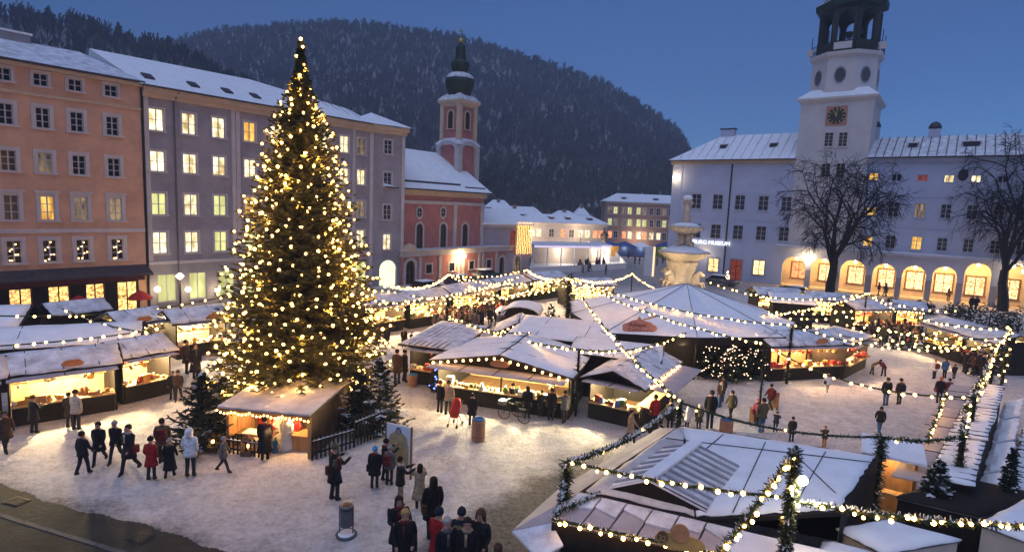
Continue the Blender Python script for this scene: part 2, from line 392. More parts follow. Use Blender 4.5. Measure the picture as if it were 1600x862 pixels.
# ================================================================== ground
def ground_mat():
    m, t, b = _new('snow_ground'); N = t.nodes; L = t.links
    b.inputs['Roughness'].default_value = .82; b.inputs['Specular IOR Level'].default_value = .25
    geo = N.new('ShaderNodeNewGeometry')
    def noise(scale, detail=6, rough=.6, stretch=None):
        n = N.new('ShaderNodeTexNoise'); n.inputs['Scale'].default_value = scale; n.inputs['Detail'].default_value = detail; n.inputs['Roughness'].default_value = rough
        s = geo.outputs['Position']
        if stretch:
            mp = N.new('ShaderNodeMapping'); mp.inputs['Scale'].default_value = stretch; mp.inputs['Rotation'].default_value = (0, 0, .5); L.new(s, mp.inputs[0]); s = mp.outputs[0]
        L.new(s, n.inputs[0]); return n.outputs[0]
    def ramp(src, a, b_, c0=(0, 0, 0, 1), c1=(1, 1, 1, 1)):
        r = N.new('ShaderNodeValToRGB'); r.color_ramp.elements[0].position = a; r.color_ramp.elements[1].position = b_
        r.color_ramp.elements[0].color = c0; r.color_ramp.elements[1].color = c1; L.new(src, r.inputs[0]); return r.outputs[0]
    def mix(f, a, c):
        x = N.new('ShaderNodeMixRGB'); L.new(f, x.inputs[0])
        for i, q in ((1, a), (2, c)):
            if isinstance(q, tuple): x.inputs[i].default_value = (*q, 1)
            else: L.new(q, x.inputs[i])
        return x.outputs[0]
    trod = ramp(noise(1.7, 9, .72), .38, .62)
    big = ramp(noise(.16, 4, .6, (1, 1.8, 1)), .35, .68)
    fine = ramp(noise(6, 5, .7), .36, .6)
    c = mix(big, (.62, .585, .60), (.80, .79, .82))
    mid = ramp(noise(.55, 7, .7, (1.6, 1, 1)), .40, .60)
    c = mix(mid, mix(fine, (.54, .51, .52), (.70, .67, .69)), c)
    c = mix(trod, mix(fine, (.36, .33, .335), (.58, .55, .56)), c)
    # slushy walked lanes: distance to a few lines, broken up by noise
    wob = noise(.55, 6, .65)
    def lane(p, q, half, soft):
        p = Vector(p); q = Vector(q); d = (q-p).normalized(); n = Vector((-d.y, d.x, 0))
        dp = N.new('ShaderNodeVectorMath'); dp.operation = 'DOT_PRODUCT'; dp.inputs[1].default_value = n; L.new(geo.outputs['Position'], dp.inputs[0])
        s = N.new('ShaderNodeMath'); s.operation = 'SUBTRACT'; s.inputs[1].default_value = p.dot(n); L.new(dp.outputs['Value'], s.inputs[0])
        a = N.new('ShaderNodeMath'); a.operation = 'ABSOLUTE'; L.new(s.outputs[0], a.inputs[0])
        w_ = N.new('ShaderNodeMath'); w_.operation = 'MULTIPLY_ADD'; w_.inputs[1].default_value = 3.4; L.new(wob, w_.inputs[0]); L.new(a.outputs[0], w_.inputs[2])
        mr = N.new('ShaderNodeMapRange'); mr.inputs[1].default_value = half+1.7-soft; mr.inputs[2].default_value = half+1.7+soft; mr.inputs[3].default_value = 1; mr.inputs[4].default_value = 0
        L.new(w_.outputs[0], mr.inputs[0])
        return mr.outputs[0]
    l1 = lane(gp(760, 862), gp(990, 690), 1.6, .6)
    l2 = lane(gp(-60, 742), gp(470, 892), .25, .55)
    slush = mix(fine, (.075, .066, .058), (.17, .15, .14))
    sy = N.new('ShaderNodeSeparateXYZ'); L.new(geo.outputs['Position'], sy.inputs[0])
    nr = N.new('ShaderNodeMapRange'); nr.inputs[1].default_value = 21; nr.inputs[2].default_value = 25; nr.inputs[3].default_value = 1; nr.inputs[4].default_value = 0; L.new(sy.outputs['Y'], nr.inputs[0])
    lm = N.new('ShaderNodeMath'); lm.operation = 'MULTIPLY'; L.new(l1, lm.inputs[0]); L.new(nr.outputs[0], lm.inputs[1])
    c = mix(lm.outputs[0], c, slush)
    c = mix(l2, c, mix(fine, (.10, .095, .09), (.30, .28, .28)))
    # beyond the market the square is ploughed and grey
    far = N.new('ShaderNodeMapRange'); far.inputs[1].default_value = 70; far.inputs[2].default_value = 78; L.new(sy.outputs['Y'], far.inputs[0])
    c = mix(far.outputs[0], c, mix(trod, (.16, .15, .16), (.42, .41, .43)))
    L.new(c, b.inputs['Base Color'])
    hn = N.new('ShaderNodeMath'); hn.operation = 'ADD'; L.new(noise(3.2, 8, .75), hn.inputs[0]); L.new(noise(11, 4, .6), hn.inputs[1])
    bp = N.new('ShaderNodeBump'); bp.inputs['Strength'].default_value = .9; bp.inputs['Distance'].default_value = .16
    L.new(hn.outputs[0], bp.inputs['Height']); L.new(bp.outputs[0], b.inputs['Normal'])
    return m
ground_mat()
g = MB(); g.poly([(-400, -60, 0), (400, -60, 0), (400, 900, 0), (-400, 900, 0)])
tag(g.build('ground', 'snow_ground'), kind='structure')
# wet road at the lower left with a kerb line and drain covers
rng = random.Random(3)
a, c_ = gp(-60, 742), gp(470, 892); d = (c_-a); n_ = 260
edge = [a + d*(i/n_) + Vector((0, .10*math.sin(i*.05)+.05*math.sin(i*.21+1)+rng.uniform(-.03, .03), 0)) for i in range(n_+1)]
rd = MB(); rd.poly([(p.x, p.y, .004) for p in edge]+[(c_.x+6, -40, .004), (a.x-30, -40, .004), (a.x-30, a.y+18, .004)][0:3])
tag(rd.build('road', 'asphalt_wet'), kind='structure')
kb = MB(); off = Vector((d.y, -d.x, 0)).normalized()*1.15
kerb_root = ob('kerb', None); tag(kerb_root, kind='structure')
ks = MB(); ks.box(-.49, -.07, 0, .49, .07, .014); ksm = ks.mesh('kerb_stone', ['kerb'])
L_ = d.length; rzk = math.atan2(d.y, d.x)
for i in range(int(L_)):
    p = a + d.normalized()*(i+.5) + off; ob('kerb_stone', ksm, kerb_root, (p.x, p.y, .004), rzk+rng.uniform(-.02, .02))
for i, q in enumerate(((26, 783), (220, 840))):
    p = gp(*q); b = MB(); b.box(-.32, -.22, .004, .32, .22, .02)
    for k in range(6): b.box(-.26, -.18+k*.066, .02, .26, -.15+k*.066, .032)
    tag(b.build('drain_cover', 'dark_metal', None, (p.x, p.y, .003), rzk), ['dark iron drain cover in the wet road, nearer the left edge', 'dark iron drain cover in the wet road, nearer the middle'][i], 'drain cover', 'drain covers in the road')

# ================================================================== hills and their woods
def hill(name, prof, Dr, Db, zb, seed, matn, mats_tree, ntree, th, back=60, pw=1.25):
    """terrain sheet: foot at distance Db, ridge at distance Dr whose skyline follows prof (pixel list)"""
    rg = random.Random(seed); cols = []
    x0, x1 = prof[0][0], prof[-1][0]; nx, ny = 120, 26
    def py(x):
        for (xa, ya), (xb, yb) in zip(prof, prof[1:]):
            if xa <= x <= xb: return ya+(yb-ya)*(x-xa)/(xb-xa)
        return prof[-1][1]
    P = []
    for i in range(nx+1):
        x = x0+(x1-x0)*i/nx; dr = ray(x, py(x)); h = Vector((dr.x, dr.y, 0)); hl = h.y
        top = CAM + dr*(Dr/dr.y); top.z -= th*.75
        foot = CAM + Vector((dr.x, dr.y, 0))*(Db/dr.y); foot.z = zb
        col = []
        for j in range(ny+1):
            t = j/ny; p = foot.lerp(top, t); s = t**pw
            p.z = zb + (top.z-zb)*(s*.8+.2*t) + (math.sin(x*.021+t*5)*math.sin(x*.013+t*9))*6*t*(1-t)*Dr/400
            col.append(p)
        e = top + (top-foot)*(back/(Dr-Db)); e.z = top.z-12; col.append(e)
        P.append(col)
    b = MB(); i0 = 0
    for col in P: b.v += [tuple(p) for p in col]
    w_ = ny+2
    for i in range(nx):
        for j in range(w_-1):
            b.f.append((i*w_+j, (i+1)*w_+j, (i+1)*w_+j+1, i*w_+j+1)); b.m.append(0)
    tag(b.build(name, matn, smooth=True), kind='structure')
    # bare trees, one mass of thin upright branches
    t = MB()
    for k in range(ntree):
        fx = rg.random()*nx*.999; fy = rg.random()**.85*ny*.999 if k > 500 else ny*(1-rg.random()*.05)
        i, j = int(fx), int(fy); u, v = fx-i, fy-j
        p = P[i][j]*(1-u)*(1-v)+P[i+1][j]*u*(1-v)+P[i][j+1]*(1-u)*v+P[i+1][j+1]*u*v
        if math.sin(fx*.33+1.3)*math.sin(fy*.8+fx*.13) > .92 and fy < ny*.93: continue
        h = th*rg.uniform(.45, 1.4); ms = 1 if rg.random() < .45 else 0
        nb = 15
        for q in range(nb):
            an = rg.uniform(0, 6.28); z0 = h*rg.uniform(.05, .5); ln = h*rg.uniform(.3, .55); sp = h*rg.uniform(.06, .26)
            A = p+Vector((0, 0, z0)); B = A+Vector((math.cos(an)*sp, math.sin(an)*sp*.5, ln*.85))
            wv = Vector((1, .2, 0))*h*rg.uniform(.010, .026)
            t.poly([A-wv*.5, A+wv*.5, B+wv*1.6, B-wv*1.6], ms)
        wv = Vector((1, 0, 0))*h*.022
        t.poly([p-wv, p+wv, p+Vector((0, 0, h*.7))+wv*.5, p+Vector((0, 0, h*.7))-wv*.5], 0)
    o = t.build(name+'_wood', mats_tree); return o
far_prof = [(150, 90), (240, 68), (290, 55), (340, 43), (420, 36), (500, 31), (540, 30), (600, 35), (660, 44), (720, 54), (780, 71), (840, 90), (880, 103), (910, 112), (940, 122), (985, 150), (1020, 170), (1045, 187), (1065, 203), (1074, 222), (1092, 262), (1130, 310)]
o = hill('hill', far_prof, 520, 190, -2, 5, 'hill_snow', ['twig_far', 'twig_frost_haze'], 15000, 7.0)
tag(o, 'bare frosted wood covering the broad hill behind the church', 'wood', kind='stuff')
near_prof = [(-420, -60), (-200, -22), (-60, -8), (0, 5), (60, 17), (100, 20), (140, 28), (190, 46), (230, 58), (270, 66), (310, 84), (360, 110), (430, 150), (520, 220), (640, 300)]
o = hill('hill_spur', near_prof, 230, 130, -2, 8, 'hill_ground', ['twig_far', 'twig_far'], 4200, 6.0, back=50)
tag(o, 'dark bare wood on the spur above the apricot house', 'wood', kind='stuff')
# small watch tower and wall on the hillside
p = CAM + ray(933, 285)*(300/ray(933, 285).y)
t = thing('hill_tower', 'tiny snow-capped wall tower low on the wooded hillside', 'tower', (p.x, p.y, p.z-4))
b = MB(); b.box(-2.2, -2, -6, 2.2, 2, 8); b.build('wall', 'stone_grey', t)
b = MB(); b.lathe([(3.4, 8), (.1, 12)], 4, rot=math.pi/4); b.build('roof', 'snow', t)
b = MB(); b.box(-22, -.6, -8, -2.2, .6, 3.5); b.box(2.2, -.6, -9, 9, .6, 1.5); b.build('rampart', 'stone_grey', t)
b = MB(); b.slab([(-22, -1, 3.9), (-2.2, -1, 3.9), (-2.2, 1, 5), (-22, 1, 5)], .4); b.build('rampart_snow', 'snow', t)

# ================================================================== houses on the left of the square
PL = Plane((-30.35, 47.6), R_(53))
def house_wall(parent, u0, u1, v1, holes, depth, matn, v0=0.0, name='wall', rec=.16, mr=None):
    b = MB(); wall(b, u0, u1, v0, v1, holes, rec, 0, 0, 0)
    b.poly([(u1, 0, v0), (u1, depth, v0), (u1, depth, v1), (u1, 0, v1)]); b.poly([(u0, depth, v0), (u0, 0, v0), (u0, 0, v1), (u0, depth, v1)])
    b.poly([(u1, depth, v0), (u0, depth, v0), (u0, depth, v1), (u1, depth, v1)]); b.poly([(u0, .4, v1), (u1, .4, v1), (u1, depth, v1), (u0, depth, v1)])
    return b.build(name, matn, parent)
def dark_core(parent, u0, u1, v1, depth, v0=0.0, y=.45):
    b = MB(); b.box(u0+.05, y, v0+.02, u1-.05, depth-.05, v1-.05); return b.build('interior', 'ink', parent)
def strip(parent, name, u0, u1, z0, z1, y0, matn, y1=0.0):
    b = MB(); b.box(u0, -y0, z0, u1, y1, z1); return b.build(name, matn, parent)
def H(u, v, w, h, arch=False): return (u-w/2, u+w/2, v, v+h) + (('arch',) if arch else ())
def skylight(parent, u, y, z, slope, w=.8, l=1.0):
    """slope = rise per metre of depth"""
    b = MB(); b.slab([(u-w/2, y, z+.14), (u+w/2, y, z+.14), (u+w/2, y+l, z+slope*l+.14), (u-w/2, y+l, z+slope*l+.14)], .2)
    return b.build('skylight', 'roof_dark', parent)

# ---- apricot house
ap = thing('apricot_house', 'tall apricot house with white window surrounds and a shop below, far left', 'house', PL.B, PL.rz)
cols = [-14.9, -12.8, -10.7, -8.56, -6.5, -4.45, -2.15]
rows = [(17.12, .85, .82, 2, 2, 'sq'), (14.17, 1.42, .80, 2, 3, ''), (10.99, 1.42, .82, 2, 3, ''), (7.55, 1.75, .82, 2, 3, 'hood'), (4.46, 1.62, .84, 2, 3, '')]
shops = [(-9.01, -7.72), (-6.75, -5.45), (-4.40, -3.16), (-2.28, -.86), (-11.4, -10.1), (-13.6, -12.3)]
holes = [H(u, v, w_, h) for (v, h, w_, c, r, k) in rows for u in cols] + [(s0, s1, .25, 2.6) for s0, s1 in shops]
house_wall(ap, -16.5, -.12, 18.6, holes, 12, 'plaster_apricot'); dark_core(ap, -16.5, -.12, 18.4, 12)
for ri, (v, h, w_, c, r, k) in enumerate(rows):
    for u in cols:
        pane = 'glass_dark'
        if ri == 3: pane = {-6.5: 'lit_yellow', -4.45: 'lit_dim', -8.56: 'glass_blue', -2.15: 'lit_dim'}.get(u, 'glass_dark')
        if ri == 2 and u == -6.5: pane = 'lit_dim'
        window(ap, u, v, w_, h, pane, 'trim', 'trim', c, r, tw=.26 if k != 'sq' else .2, hood=.14 if k == 'hood' else 0)
        if ri == 4:     # little lights hung in the windows
            for i in range(7):
                bx_, bz_ = (-.26+.17*(i % 4)+rng.uniform(-.05, .05)), (.15+.42*(i//2 % 4)+rng.uniform(-.1, .1))
                ob('bulb', bulb_mesh('bulb_far', .05), ap, (u+bx_, .08, v+min(bz_, h-.1)))
for s0, s1 in shops:
    window(ap, (s0+s1)/2, .25, s1-s0, 2.35, 'shop_gold', 'wood_dark', 'wood_dark', 2, 2, tw=.1, sill=False, name='shop_window')
strip(ap, 'string_course', -16.5, -.12, 6.62, 6.92, .10, 'trim'); strip(ap, 'string_course', -16.5, -.12, 16.35, 16.55, .12, 'trim_cream')
strip(ap, 'shop_front', -16.5, -.4, 2.75, 3.25, .14, 'wood_dark'); strip(ap, 'cornice', -16.6, -.05, 18.2, 18.6, .35, 'trim_cream')
for s0, s1 in ((-7.62, -6.85), (-5.35, -4.5), (-3.06, -2.38), (-10, -9.1), (-12.2, -11.5)): strip(ap, 'shop_pier', s0, s1, .05, 2.74, .06, 'wood_dark')
b = MB(); b.slab([(-16.4, -1.5, 3.35), (-.15, -1.5, 3.35), (-.15, 0, 3.95), (-16.4, 0, 3.95)], .10); b.build('canopy', 'roof_dark', ap)
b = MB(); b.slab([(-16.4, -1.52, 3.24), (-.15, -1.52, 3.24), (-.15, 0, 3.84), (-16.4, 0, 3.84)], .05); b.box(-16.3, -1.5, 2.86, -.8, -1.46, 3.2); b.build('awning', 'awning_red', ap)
for i, (u, sgn) in enumerate(((-5.7, 1), (-1.7, 1))):   # red parasols standing at the shop
    q = PL.pt(u, 0, -2.6)
    t = thing('parasol', ['closed-in red parasol beside the second lit shop window', 'red parasol tilted before the rightmost lit shop window'][i], 'parasol', q)
    b = MB(); b.tube([(0, 0, 0), (.1, 0, 2.2)], .03); b.build('pole', 'dark_metal', t)
    b = MB(); b.lathe([(.95, 1.55), (.5, 1.95), (.05, 2.2)], 8, c=(.08, 0, 0)); b.build('canopy', 'red_cloth', t)
b = MB()   # hipped snow roof
b.poly([(-16.8, -.5, 18.62), (.1, -.5, 18.62), (-2.6, 5, 20.95), (-16.8, 5, 20.8)]); b.poly([(.1, -.5, 18.62), (.1, 11, 18.62), (-2.6, 5, 20.95)])
b.poly([(.1, 11, 18.62), (-16.8, 11, 18.62), (-16.8, 5, 20.8), (-2.6, 5, 20.95)]); b.poly([(-16.8, -.5, 18.62), (-16.8, 5, 20.8), (-16.8, 11, 18.62)])
rf = b.build('roof', 'snow_thin', ap)
strip(ap, 'gutter', -16.8, .1, 18.46, 18.62, .52, 'roof_dark', -.36)
u, z = PL.uv(22, 58, 5); b = MB(); b.box(u-.9, 4.6, 20, u+.9, 5.5, z+.25, 0); b.box(u-1, 4.5, z+.25, u+1, 5.6, z+.4, 1); b.build('chimney', ['plaster_grey', 'snow'], rf)
b = MB(); b.tube([(-.02, -.08, .2), (-.02, -.08, 18.4)], .09); b.build('downpipe', 'dark_metal', ap)

# ---- grey house
gr = thing('grey_house', 'long lilac-grey house with rows of lit windows behind the big tree', 'house', PL.B, PL.rz)
gcols = [1.0, 3.56, 6.08, 8.95, 11.6, 14.2, 16.8, 19.5, 21.75]
grows = [(14.93, 1.75), (11.62, 1.65), (8.03, 1.80), (4.78, 1.80)]
gw = 1.10
gsh = [.7+2.55*i for i in range(9)]
holes = [H(u, v, gw, h) for v, h in grows for u in gcols] + [(u, u+1.45, .65, 2.97) for u in gsh]
UE = 22.9
house_wall(gr, 0, UE, 18.3, holes, 12, 'plaster_grey'); dark_core(gr, 0, UE, 18.1, 12)
rg = random.Random(4)
for ri, (v, h) in enumerate(grows):
    for ci, u in enumerate(gcols):
        pane = 'lit_white'
        if ri == 0 and ci == 3: pane = 'lit_yellow'
        elif ri >= 2 and ci < 4: pane = rg.choice(['lit_green', 'lit_white', 'lit_yellow'])
        if ci == 8 and ri in (0, 2): pane = 'lit_dim'
        if ci == 7 and ri > 1: pane = 'lit_dim'
        window(gr, u, v, gw, h, pane, 'trim', 'trim', 2, 2, tw=.15)
for u in gsh: window(gr, u+.725, .65, 1.45, 2.32, 'lit_green', 'plaster_grey', 'trim', 2, 1, tw=.06, name='shop_window')
for k, u in enumerate((.05, 7.2, 7.62, 14.95, 20.55)): strip(gr, 'pilaster', u, u+.36, 4.2, 17.5, .09, 'trim')
strip(gr, 'string_course', 0, UE, 3.86, 4.12, .12, 'trim'); strip(gr, 'cornice', -.02, UE, 17.5, 17.85, .28, 'trim_cream'); strip(gr, 'cornice', -.02, UE, 17.85, 18.32, .5, 'trim_cream')
b = MB()
rA = 12.0   # end of the high ridge
b.poly([(-.3, -.7, 18.4), (UE, -.7, 18.4), (UE, 4, 20.3), (rA, 5.5, 21.65), (-1.75, 5.5, 21.5)]); b.poly([(-.3, -.7, 18.4), (-1.75, 5.5, 21.5), (-.3, 12, 18.4)])
b.poly([(UE, -.7, 18.4), (UE, 12, 18.4), (UE, 4, 20.3)]); b.poly([(UE, 12, 18.4), (-.3, 12, 18.4), (-1.75, 5.5, 21.5), (rA, 5.5, 21.65), (UE, 4, 20.3)])
rf = b.build('roof', 'snow', gr)
for x, y in ((232, 118), (303, 132), (356, 141), (400, 148)):
    u, z = PL.uv(x, y, .9); skylight(rf, u, .6, 18.4+1.3*.5, .5, .75, .9)
b = MB()
for i in range(26):
    u = .6+i*.85; b.bar((u, -.5, 18.47), (u-.2, 4.2, 20.80), .03, .03)
b.build('roof_seam', 'roof_dark', rf)
strip(gr, 'gutter', -.1, UE, 18.3, 18.42, .74, 'roof_dark', -.5)
b = MB(); b.tube([(2.35, -.12, .2), (2.35, -.12, 17.4), (2.6, -.5, 18.2)], .07); b.build('downpipe', 'grey_metal', gr)
# bent end block of the grey house
Pb = PL.pt(UE, 0); PB = Plane(Pb, R_(38))
en = ob('end_block', None, gr); en.location = (UE, 0, 0); en.rotation_euler = (0, 0, R_(-15))
holes = [H(2.25, v, .95, h) for v, h in ((15.3, 1.55), (11.6, 1.6), (7.8, 1.7), (4.3, 1.8))] + [(1.35, 3.5, .0, 3.05, 'arch')]
b = MB(); wall(b, 0, 4.4, 0, 18.3, holes, .16)
b.poly([(4.4, 0, 0), (4.4, 11, 0), (4.4, 11, 18.3), (4.4, 0, 18.3)]); b.box(.1, .5, .1, 4.3, 10, 18.1); b.build('wall', 'plaster_grey', en)
for (v, h), pn in zip(((15.3, 1.55), (11.6, 1.6), (7.8, 1.7), (4.3, 1.8)), ('glass_blue', 'glass_blue', 'glass_blue', 'lit_white')):
    ww = window(gr, 0, 0, .95, h, pn, 'trim', 'trim', 2, 3, tw=.15); ww.parent = en; ww.location = (2.25, 0, v)
ww = window(gr, 0, 0, 2.15, 3.05, 'arch_glow', 'trim', 'trim', 1, 1, tw=.08, arch=True, sill=False, name='arched_gate'); ww.parent = en; ww.location = (2.425, 0, 0)
for u in (.02, 3.98): strip(en, 'pilaster', u, u+.4, .2, 17.5, .1, 'trim')
strip(en, 'cornice', -.05, 4.5, 17.5, 17.9, .3, 'trim_cream'); strip(en, 'cornice', -.1, 4.7, 17.9, 18.32, .55, 'trim_cream')
b = MB(); b.poly([(-.5, -.8, 18.4), (4.9, -.8, 18.4), (2.0, 4.2, 20.3)]); b.poly([(4.9, -.8, 18.4), (4.9, 11, 18.4), (2.0, 4.2, 20.3)]); b.poly([(-.5, -.8, 18.4), (2, 4.2, 20.3), (-2, 8, 18.4)])
b.build('roof', 'snow', en)
# lamps on the wall of the grey house
for i, x in enumerate((246, 294, 340)):
    u, z = PL.uv(x, 452, -.5); q = PL.pt(u, z, -.5)
    t = thing('wall_lamp', ['round lit wall lamp on the grey house, nearest the corner pipe', 'round lit wall lamp on the grey house, middle of three', 'round lit wall lamp on the grey house, nearest the tree'][i], 'lamp', q, PL.rz, 'wall lamps on the grey house')
    ob('globe', bulb_mesh('lamp_globe', .24, 10, 6), t); b = MB(); b.bar((0, 0, 0), (0, .48, .1), .05); b.build('arm', 'dark_metal', t)
    light('lamp_light', t, (0, -.35, 0), 25, r=.2)
u, z = PL.uv(281, 431, -4); q = PL.pt(u, 0, -4)
t = thing('street_lamp', 'tall slim street lamp with a lit white head before the grey house', 'street lamp', q)
b = MB(); b.tube([(0, 0, 0), (0, 0, z)], [.07, .045]); b.build('pole', 'dark_metal', t)
b = MB(); b.lathe([(.1, -.25), (.3, 0), (.12, .18), (.02, .25)], 10, c=(0, 0, z)); b.build('lamp_head', 'lamp_globe', t); light('lamp_light', t, (0, -.4, z-.3), 60, (1, .85, .6))

# ================================================================== church
gc = gp(784, 428); PC = Plane(gc, R_(53))
ch = thing('church', 'red and white church with an onion-domed tower and snowy roof', 'church', PC.B, PC.rz)
dm = 1.2
def cu(x, y, d=dm): return PC.uv(x, y, d)
U0, U1 = cu(634, 330)[0]-4, cu(755, 340)[0]
zE = 11.6
arched = [cu(655, 388), cu(692, 388), cu(726, 386)]
rounds = [cu(655, 332), cu(692, 332)]
holes = [(u-.55, u+.55, 4.15, 7.3, 'arch') for u, v in arched]
b = MB(); wall(b, U0, U1, 0, zE, holes, .25); b.poly([(U1, 0, 0), (U1, 16, 0), (U1, 16, zE), (U1, 0, zE)]); b.poly([(U1, 0, zE), (U1, 16, zE), (U1, 8, zE+5.4)]); b.box(U0, .6, .1, U1-.1, 15, zE-.1)
nave = ob('nave', None, ch, (0, dm, 0)); b.build('wall', 'church_red', nave)
for u, v in arched: window(nave, u, 4.15, 1.1, 3.15, 'glass_blue', 'church_trim', 'dark_metal', 2, 4, tw=.25, arch=True, rec=.22)
for u, v in rounds:
    b = MB(); b.lathe([(.52, .02), (.52, .06), (.74, .06), (.74, .0)], 18, 0, cap=False); b.lathe([(.53, .0), (.53, .004)], 18, 1); b.box(-.03, -.5, .006, .03, .5, .03, 0); b.box(-.5, -.03, .008, .5, .03, .028, 0)
    w_ = b.build('oval_window', ['church_trim', 'glass_dark'], nave, (u, -.03, v)); w_.rotation_euler = (R_(90), 0, 0); w_.scale = (.8, 1.15, 1)
for uu in (U0, (arched[1][0]+arched[2][0])/2-.35, U1-.62): strip(nave, 'pilaster', uu, uu+.62, 3.9, 10.2, .14, 'church_trim')
strip(nave, 'frieze', U0, U1+.05, 9.75, 10.15, .16, 'church_trim'); strip(nave, 'cornice', U0, U1+.3, 10.8, 11.3, .35, 'trim_cream'); strip(nave, 'cornice', U0, U1+.5, 11.3, 11.62, .6, 'trim_cream')
b = MB()
b.slab([(U0, -.9, zE+.02), (U1+.7, -.9, zE+.02), (U1+.7, 8, zE+5.6), (U0, 8, zE+5.6)], .18); b.slab([(U0, 8, zE+5.6), (U1+.7, 8, zE+5.6), (U1+.7, 17, zE+.02), (U0, 17, zE+.02)], .18)
rf = b.build('roof', 'snow', nave)
sl_ = 5.58/8.9
b = MB(); b.box(U0, .28, zE+.55, U1-4.6, .42, zE+1.0); b.build('snow_guard', 'roof_dark', rf)
b = MB(); b.box(U1-4.0, -.12, zE+.25, U1+.1, 0, zE+.68); b.build('snow_guard', 'roof_dark', rf)
strip(nave, 'gutter', U0, U1+.75, zE-.16, zE, .95, 'roof_dark', -.7)
# lower front range
W0, W1 = PC.uv(634, 420)[0]-1, PC.uv(800, 410)[0]
dr1, dr2 = PC.uv(641, 430)[0], PC.uv(784, 415)[0]
sqs = [PC.uv(x, y) for x, y in ((670, 421), (706, 417), (737, 415), (764, 412))]
holes = [(dr1-.72, dr1+.72, 0, 2.9, 'arch'), (dr2-.6, dr2+.6, 0, 2.5, 'arch')] + [(u-.5, u+.5, 1.15, 2.25) for u, v in sqs]
b = MB(); wall(b, W0, W1, 0, 3.5, holes, .25); b.poly([(W1, 0, 0), (W1, dm, 0), (W1, dm, 3.5), (W1, 0, 3.5)]); b.box(W0, .5, .1, W1-.1, dm-.01, 3.4)
lo = ob('lower_range', None, ch); b.build('wall', 'church_red', lo)
for i, u in enumerate((dr1, dr2)):
    h = (2.9, 2.5)[i]; w2 = (1.44, 1.2)[i]
    window(lo, u, 0, w2, h, 'wood_dark', 'church_trim', 'wood_brown', 2, 2, tw=.4, arch=True, sill=False, rec=.2, name='door')
for u, v in sqs: window(lo, u, 1.15, 1.0, 1.1, 'glass_dark', 'church_trim', 'wood_dark', 1, 1, tw=.2)
for u in [PC.uv(x, 420)[0] for x in (656, 687, 716, 723, 748, 754, 775)]: strip(lo, 'pilaster', u-.22, u+.22, 0, 3.3, .1, 'church_trim')
strip(lo, 'parapet', W0, W1+.1, 3.4, 3.95, .25, 'church_trim'); strip(lo, 'cornice', W0, W1+.2, 3.95, 4.1, .4, 'trim_cream')
b = MB(); b.slab([(W0, -.35, 4.16), (W1+.1, -.35, 4.16), (W1+.1, dm, 4.22), (W0, dm, 4.22)], .08); b.build('roof', 'snow_thin', lo)
b = MB(); b.lathe([(1.3, 0), (1.2, .3), (.8, .65), (.2, .85)], 14, c=(dr1, .3, 4.1), sy=.5); b.build('pediment', 'trim_cream', lo)
u, z = PC.uv(722, 400, -.8); q = PC.pt(u, z, -.8)
t = thing('wall_lantern', 'bright lantern glowing on the lower wall of the red church', 'lamp', q, PC.rz)
b = MB(); b.box(-.55, -.16, -.16, .55, .16, .16); b.build('lamp', 'lamp_white', t); b = MB(); b.bar((0, .1, 0), (0, .8, .05), .08); b.build('arm', 'dark_metal', t); light('lamp_light', t, (0, -.3, -.5), 260, (1, .68, .3), .3)
# church tower
tu, _z = PC.uv(716, 240, 7); tw_ = ob('tower', None, ch, (tu-.1, 7, 0))
b = MB(); s = 1.85; b.box(-s, -s, 9, s, s, 18.3, 0)
for a_ in (-1, 1):
    for c_ in (-1, 1): b.box(a_*s-.42, c_*s-.42, 9, a_*s+.42, c_*s+.42, 18.2, 1)
for f_ in range(4):
    mt = Matrix.Rotation(f_*math.pi/2, 4, 'Z'); n = 10
    for k in range(n):
        a0, a1 = math.pi*k/n, math.pi*(k+1)/n
        for (r0, r1, yy, mm) in ((1.5, 2.0, -s-.5, 1),):
            p = [mt @ Vector((-math.cos(a)*rr*1.05, y_, 17.4+math.sin(a)*rr*.75)) for a in (a0, a1) for rr in (r0, r1) for y_ in (yy, -s)]
            for q in ((0, 2, 6, 4), (2, 3, 7, 6), (0, 4, 5, 1)): b.poly([p[i] for i in q], mm)
b.build('base_stage', ['church_red', 'church_trim'], tw_)
b = MB(); b.lathe([(3.3, 18.3), (3.2, 18.6), (2.3, 19.3)], 4, rot=math.pi/4); b.build('skirt_roof', 'snow_thin', tw_)
b = MB(); s2 = 1.62; b.box(-s2, -s2, 18.9, s2, s2, 24.3, 0)
for a_ in (-1, 1):
    for c_ in (-1, 1): b.box(a_*s2-.3, c_*s2-.3, 18.9, a_*s2+.3, c_*s2+.3, 24.2, 1)
b.build('belfry', ['church_red', 'trim_cream'], tw_)
for f_ in range(4):
    q = Matrix.Rotation(f_*math.pi/2, 4, 'Z') @ Vector((0, -s2-.02, 20.6))
    ww = window(tw_, 0, 0, .95, 2.5, 'ink', 'trim_cream', 'dark_metal', 1, 4, tw=.2, arch=True, rec=.01, proud=.12); ww.location = q; ww.rotation_euler = (0, 0, f_*math.pi/2)
b = MB(); b.lathe([(2.3, 23.7), (3.1, 24.3), (3.15, 24.6), (2.5, 25.2), (1.8, 25.6)], 4, rot=math.pi/4, ms=[0, 0, 1, 1, 1]); b.build('cornice', ['trim_cream', 'snow_thin'], tw_)
b = MB(); b.lathe([(1.7, 25.2), (1.75, 25.7), (2.1, 26.6), (2.25, 27.3), (2.0, 28.0), (1.35, 28.5), (1.1, 28.8), (1.25, 29.1), (1.45, 29.6), (1.35, 30.0), (.9, 30.4), (.78, 31.0), (.72, 32.0), (.6, 32.4), (.35, 32.6), (.1, 32.8)], 8, rot=.39); b.build('onion_dome', 'copper_dark', tw_)
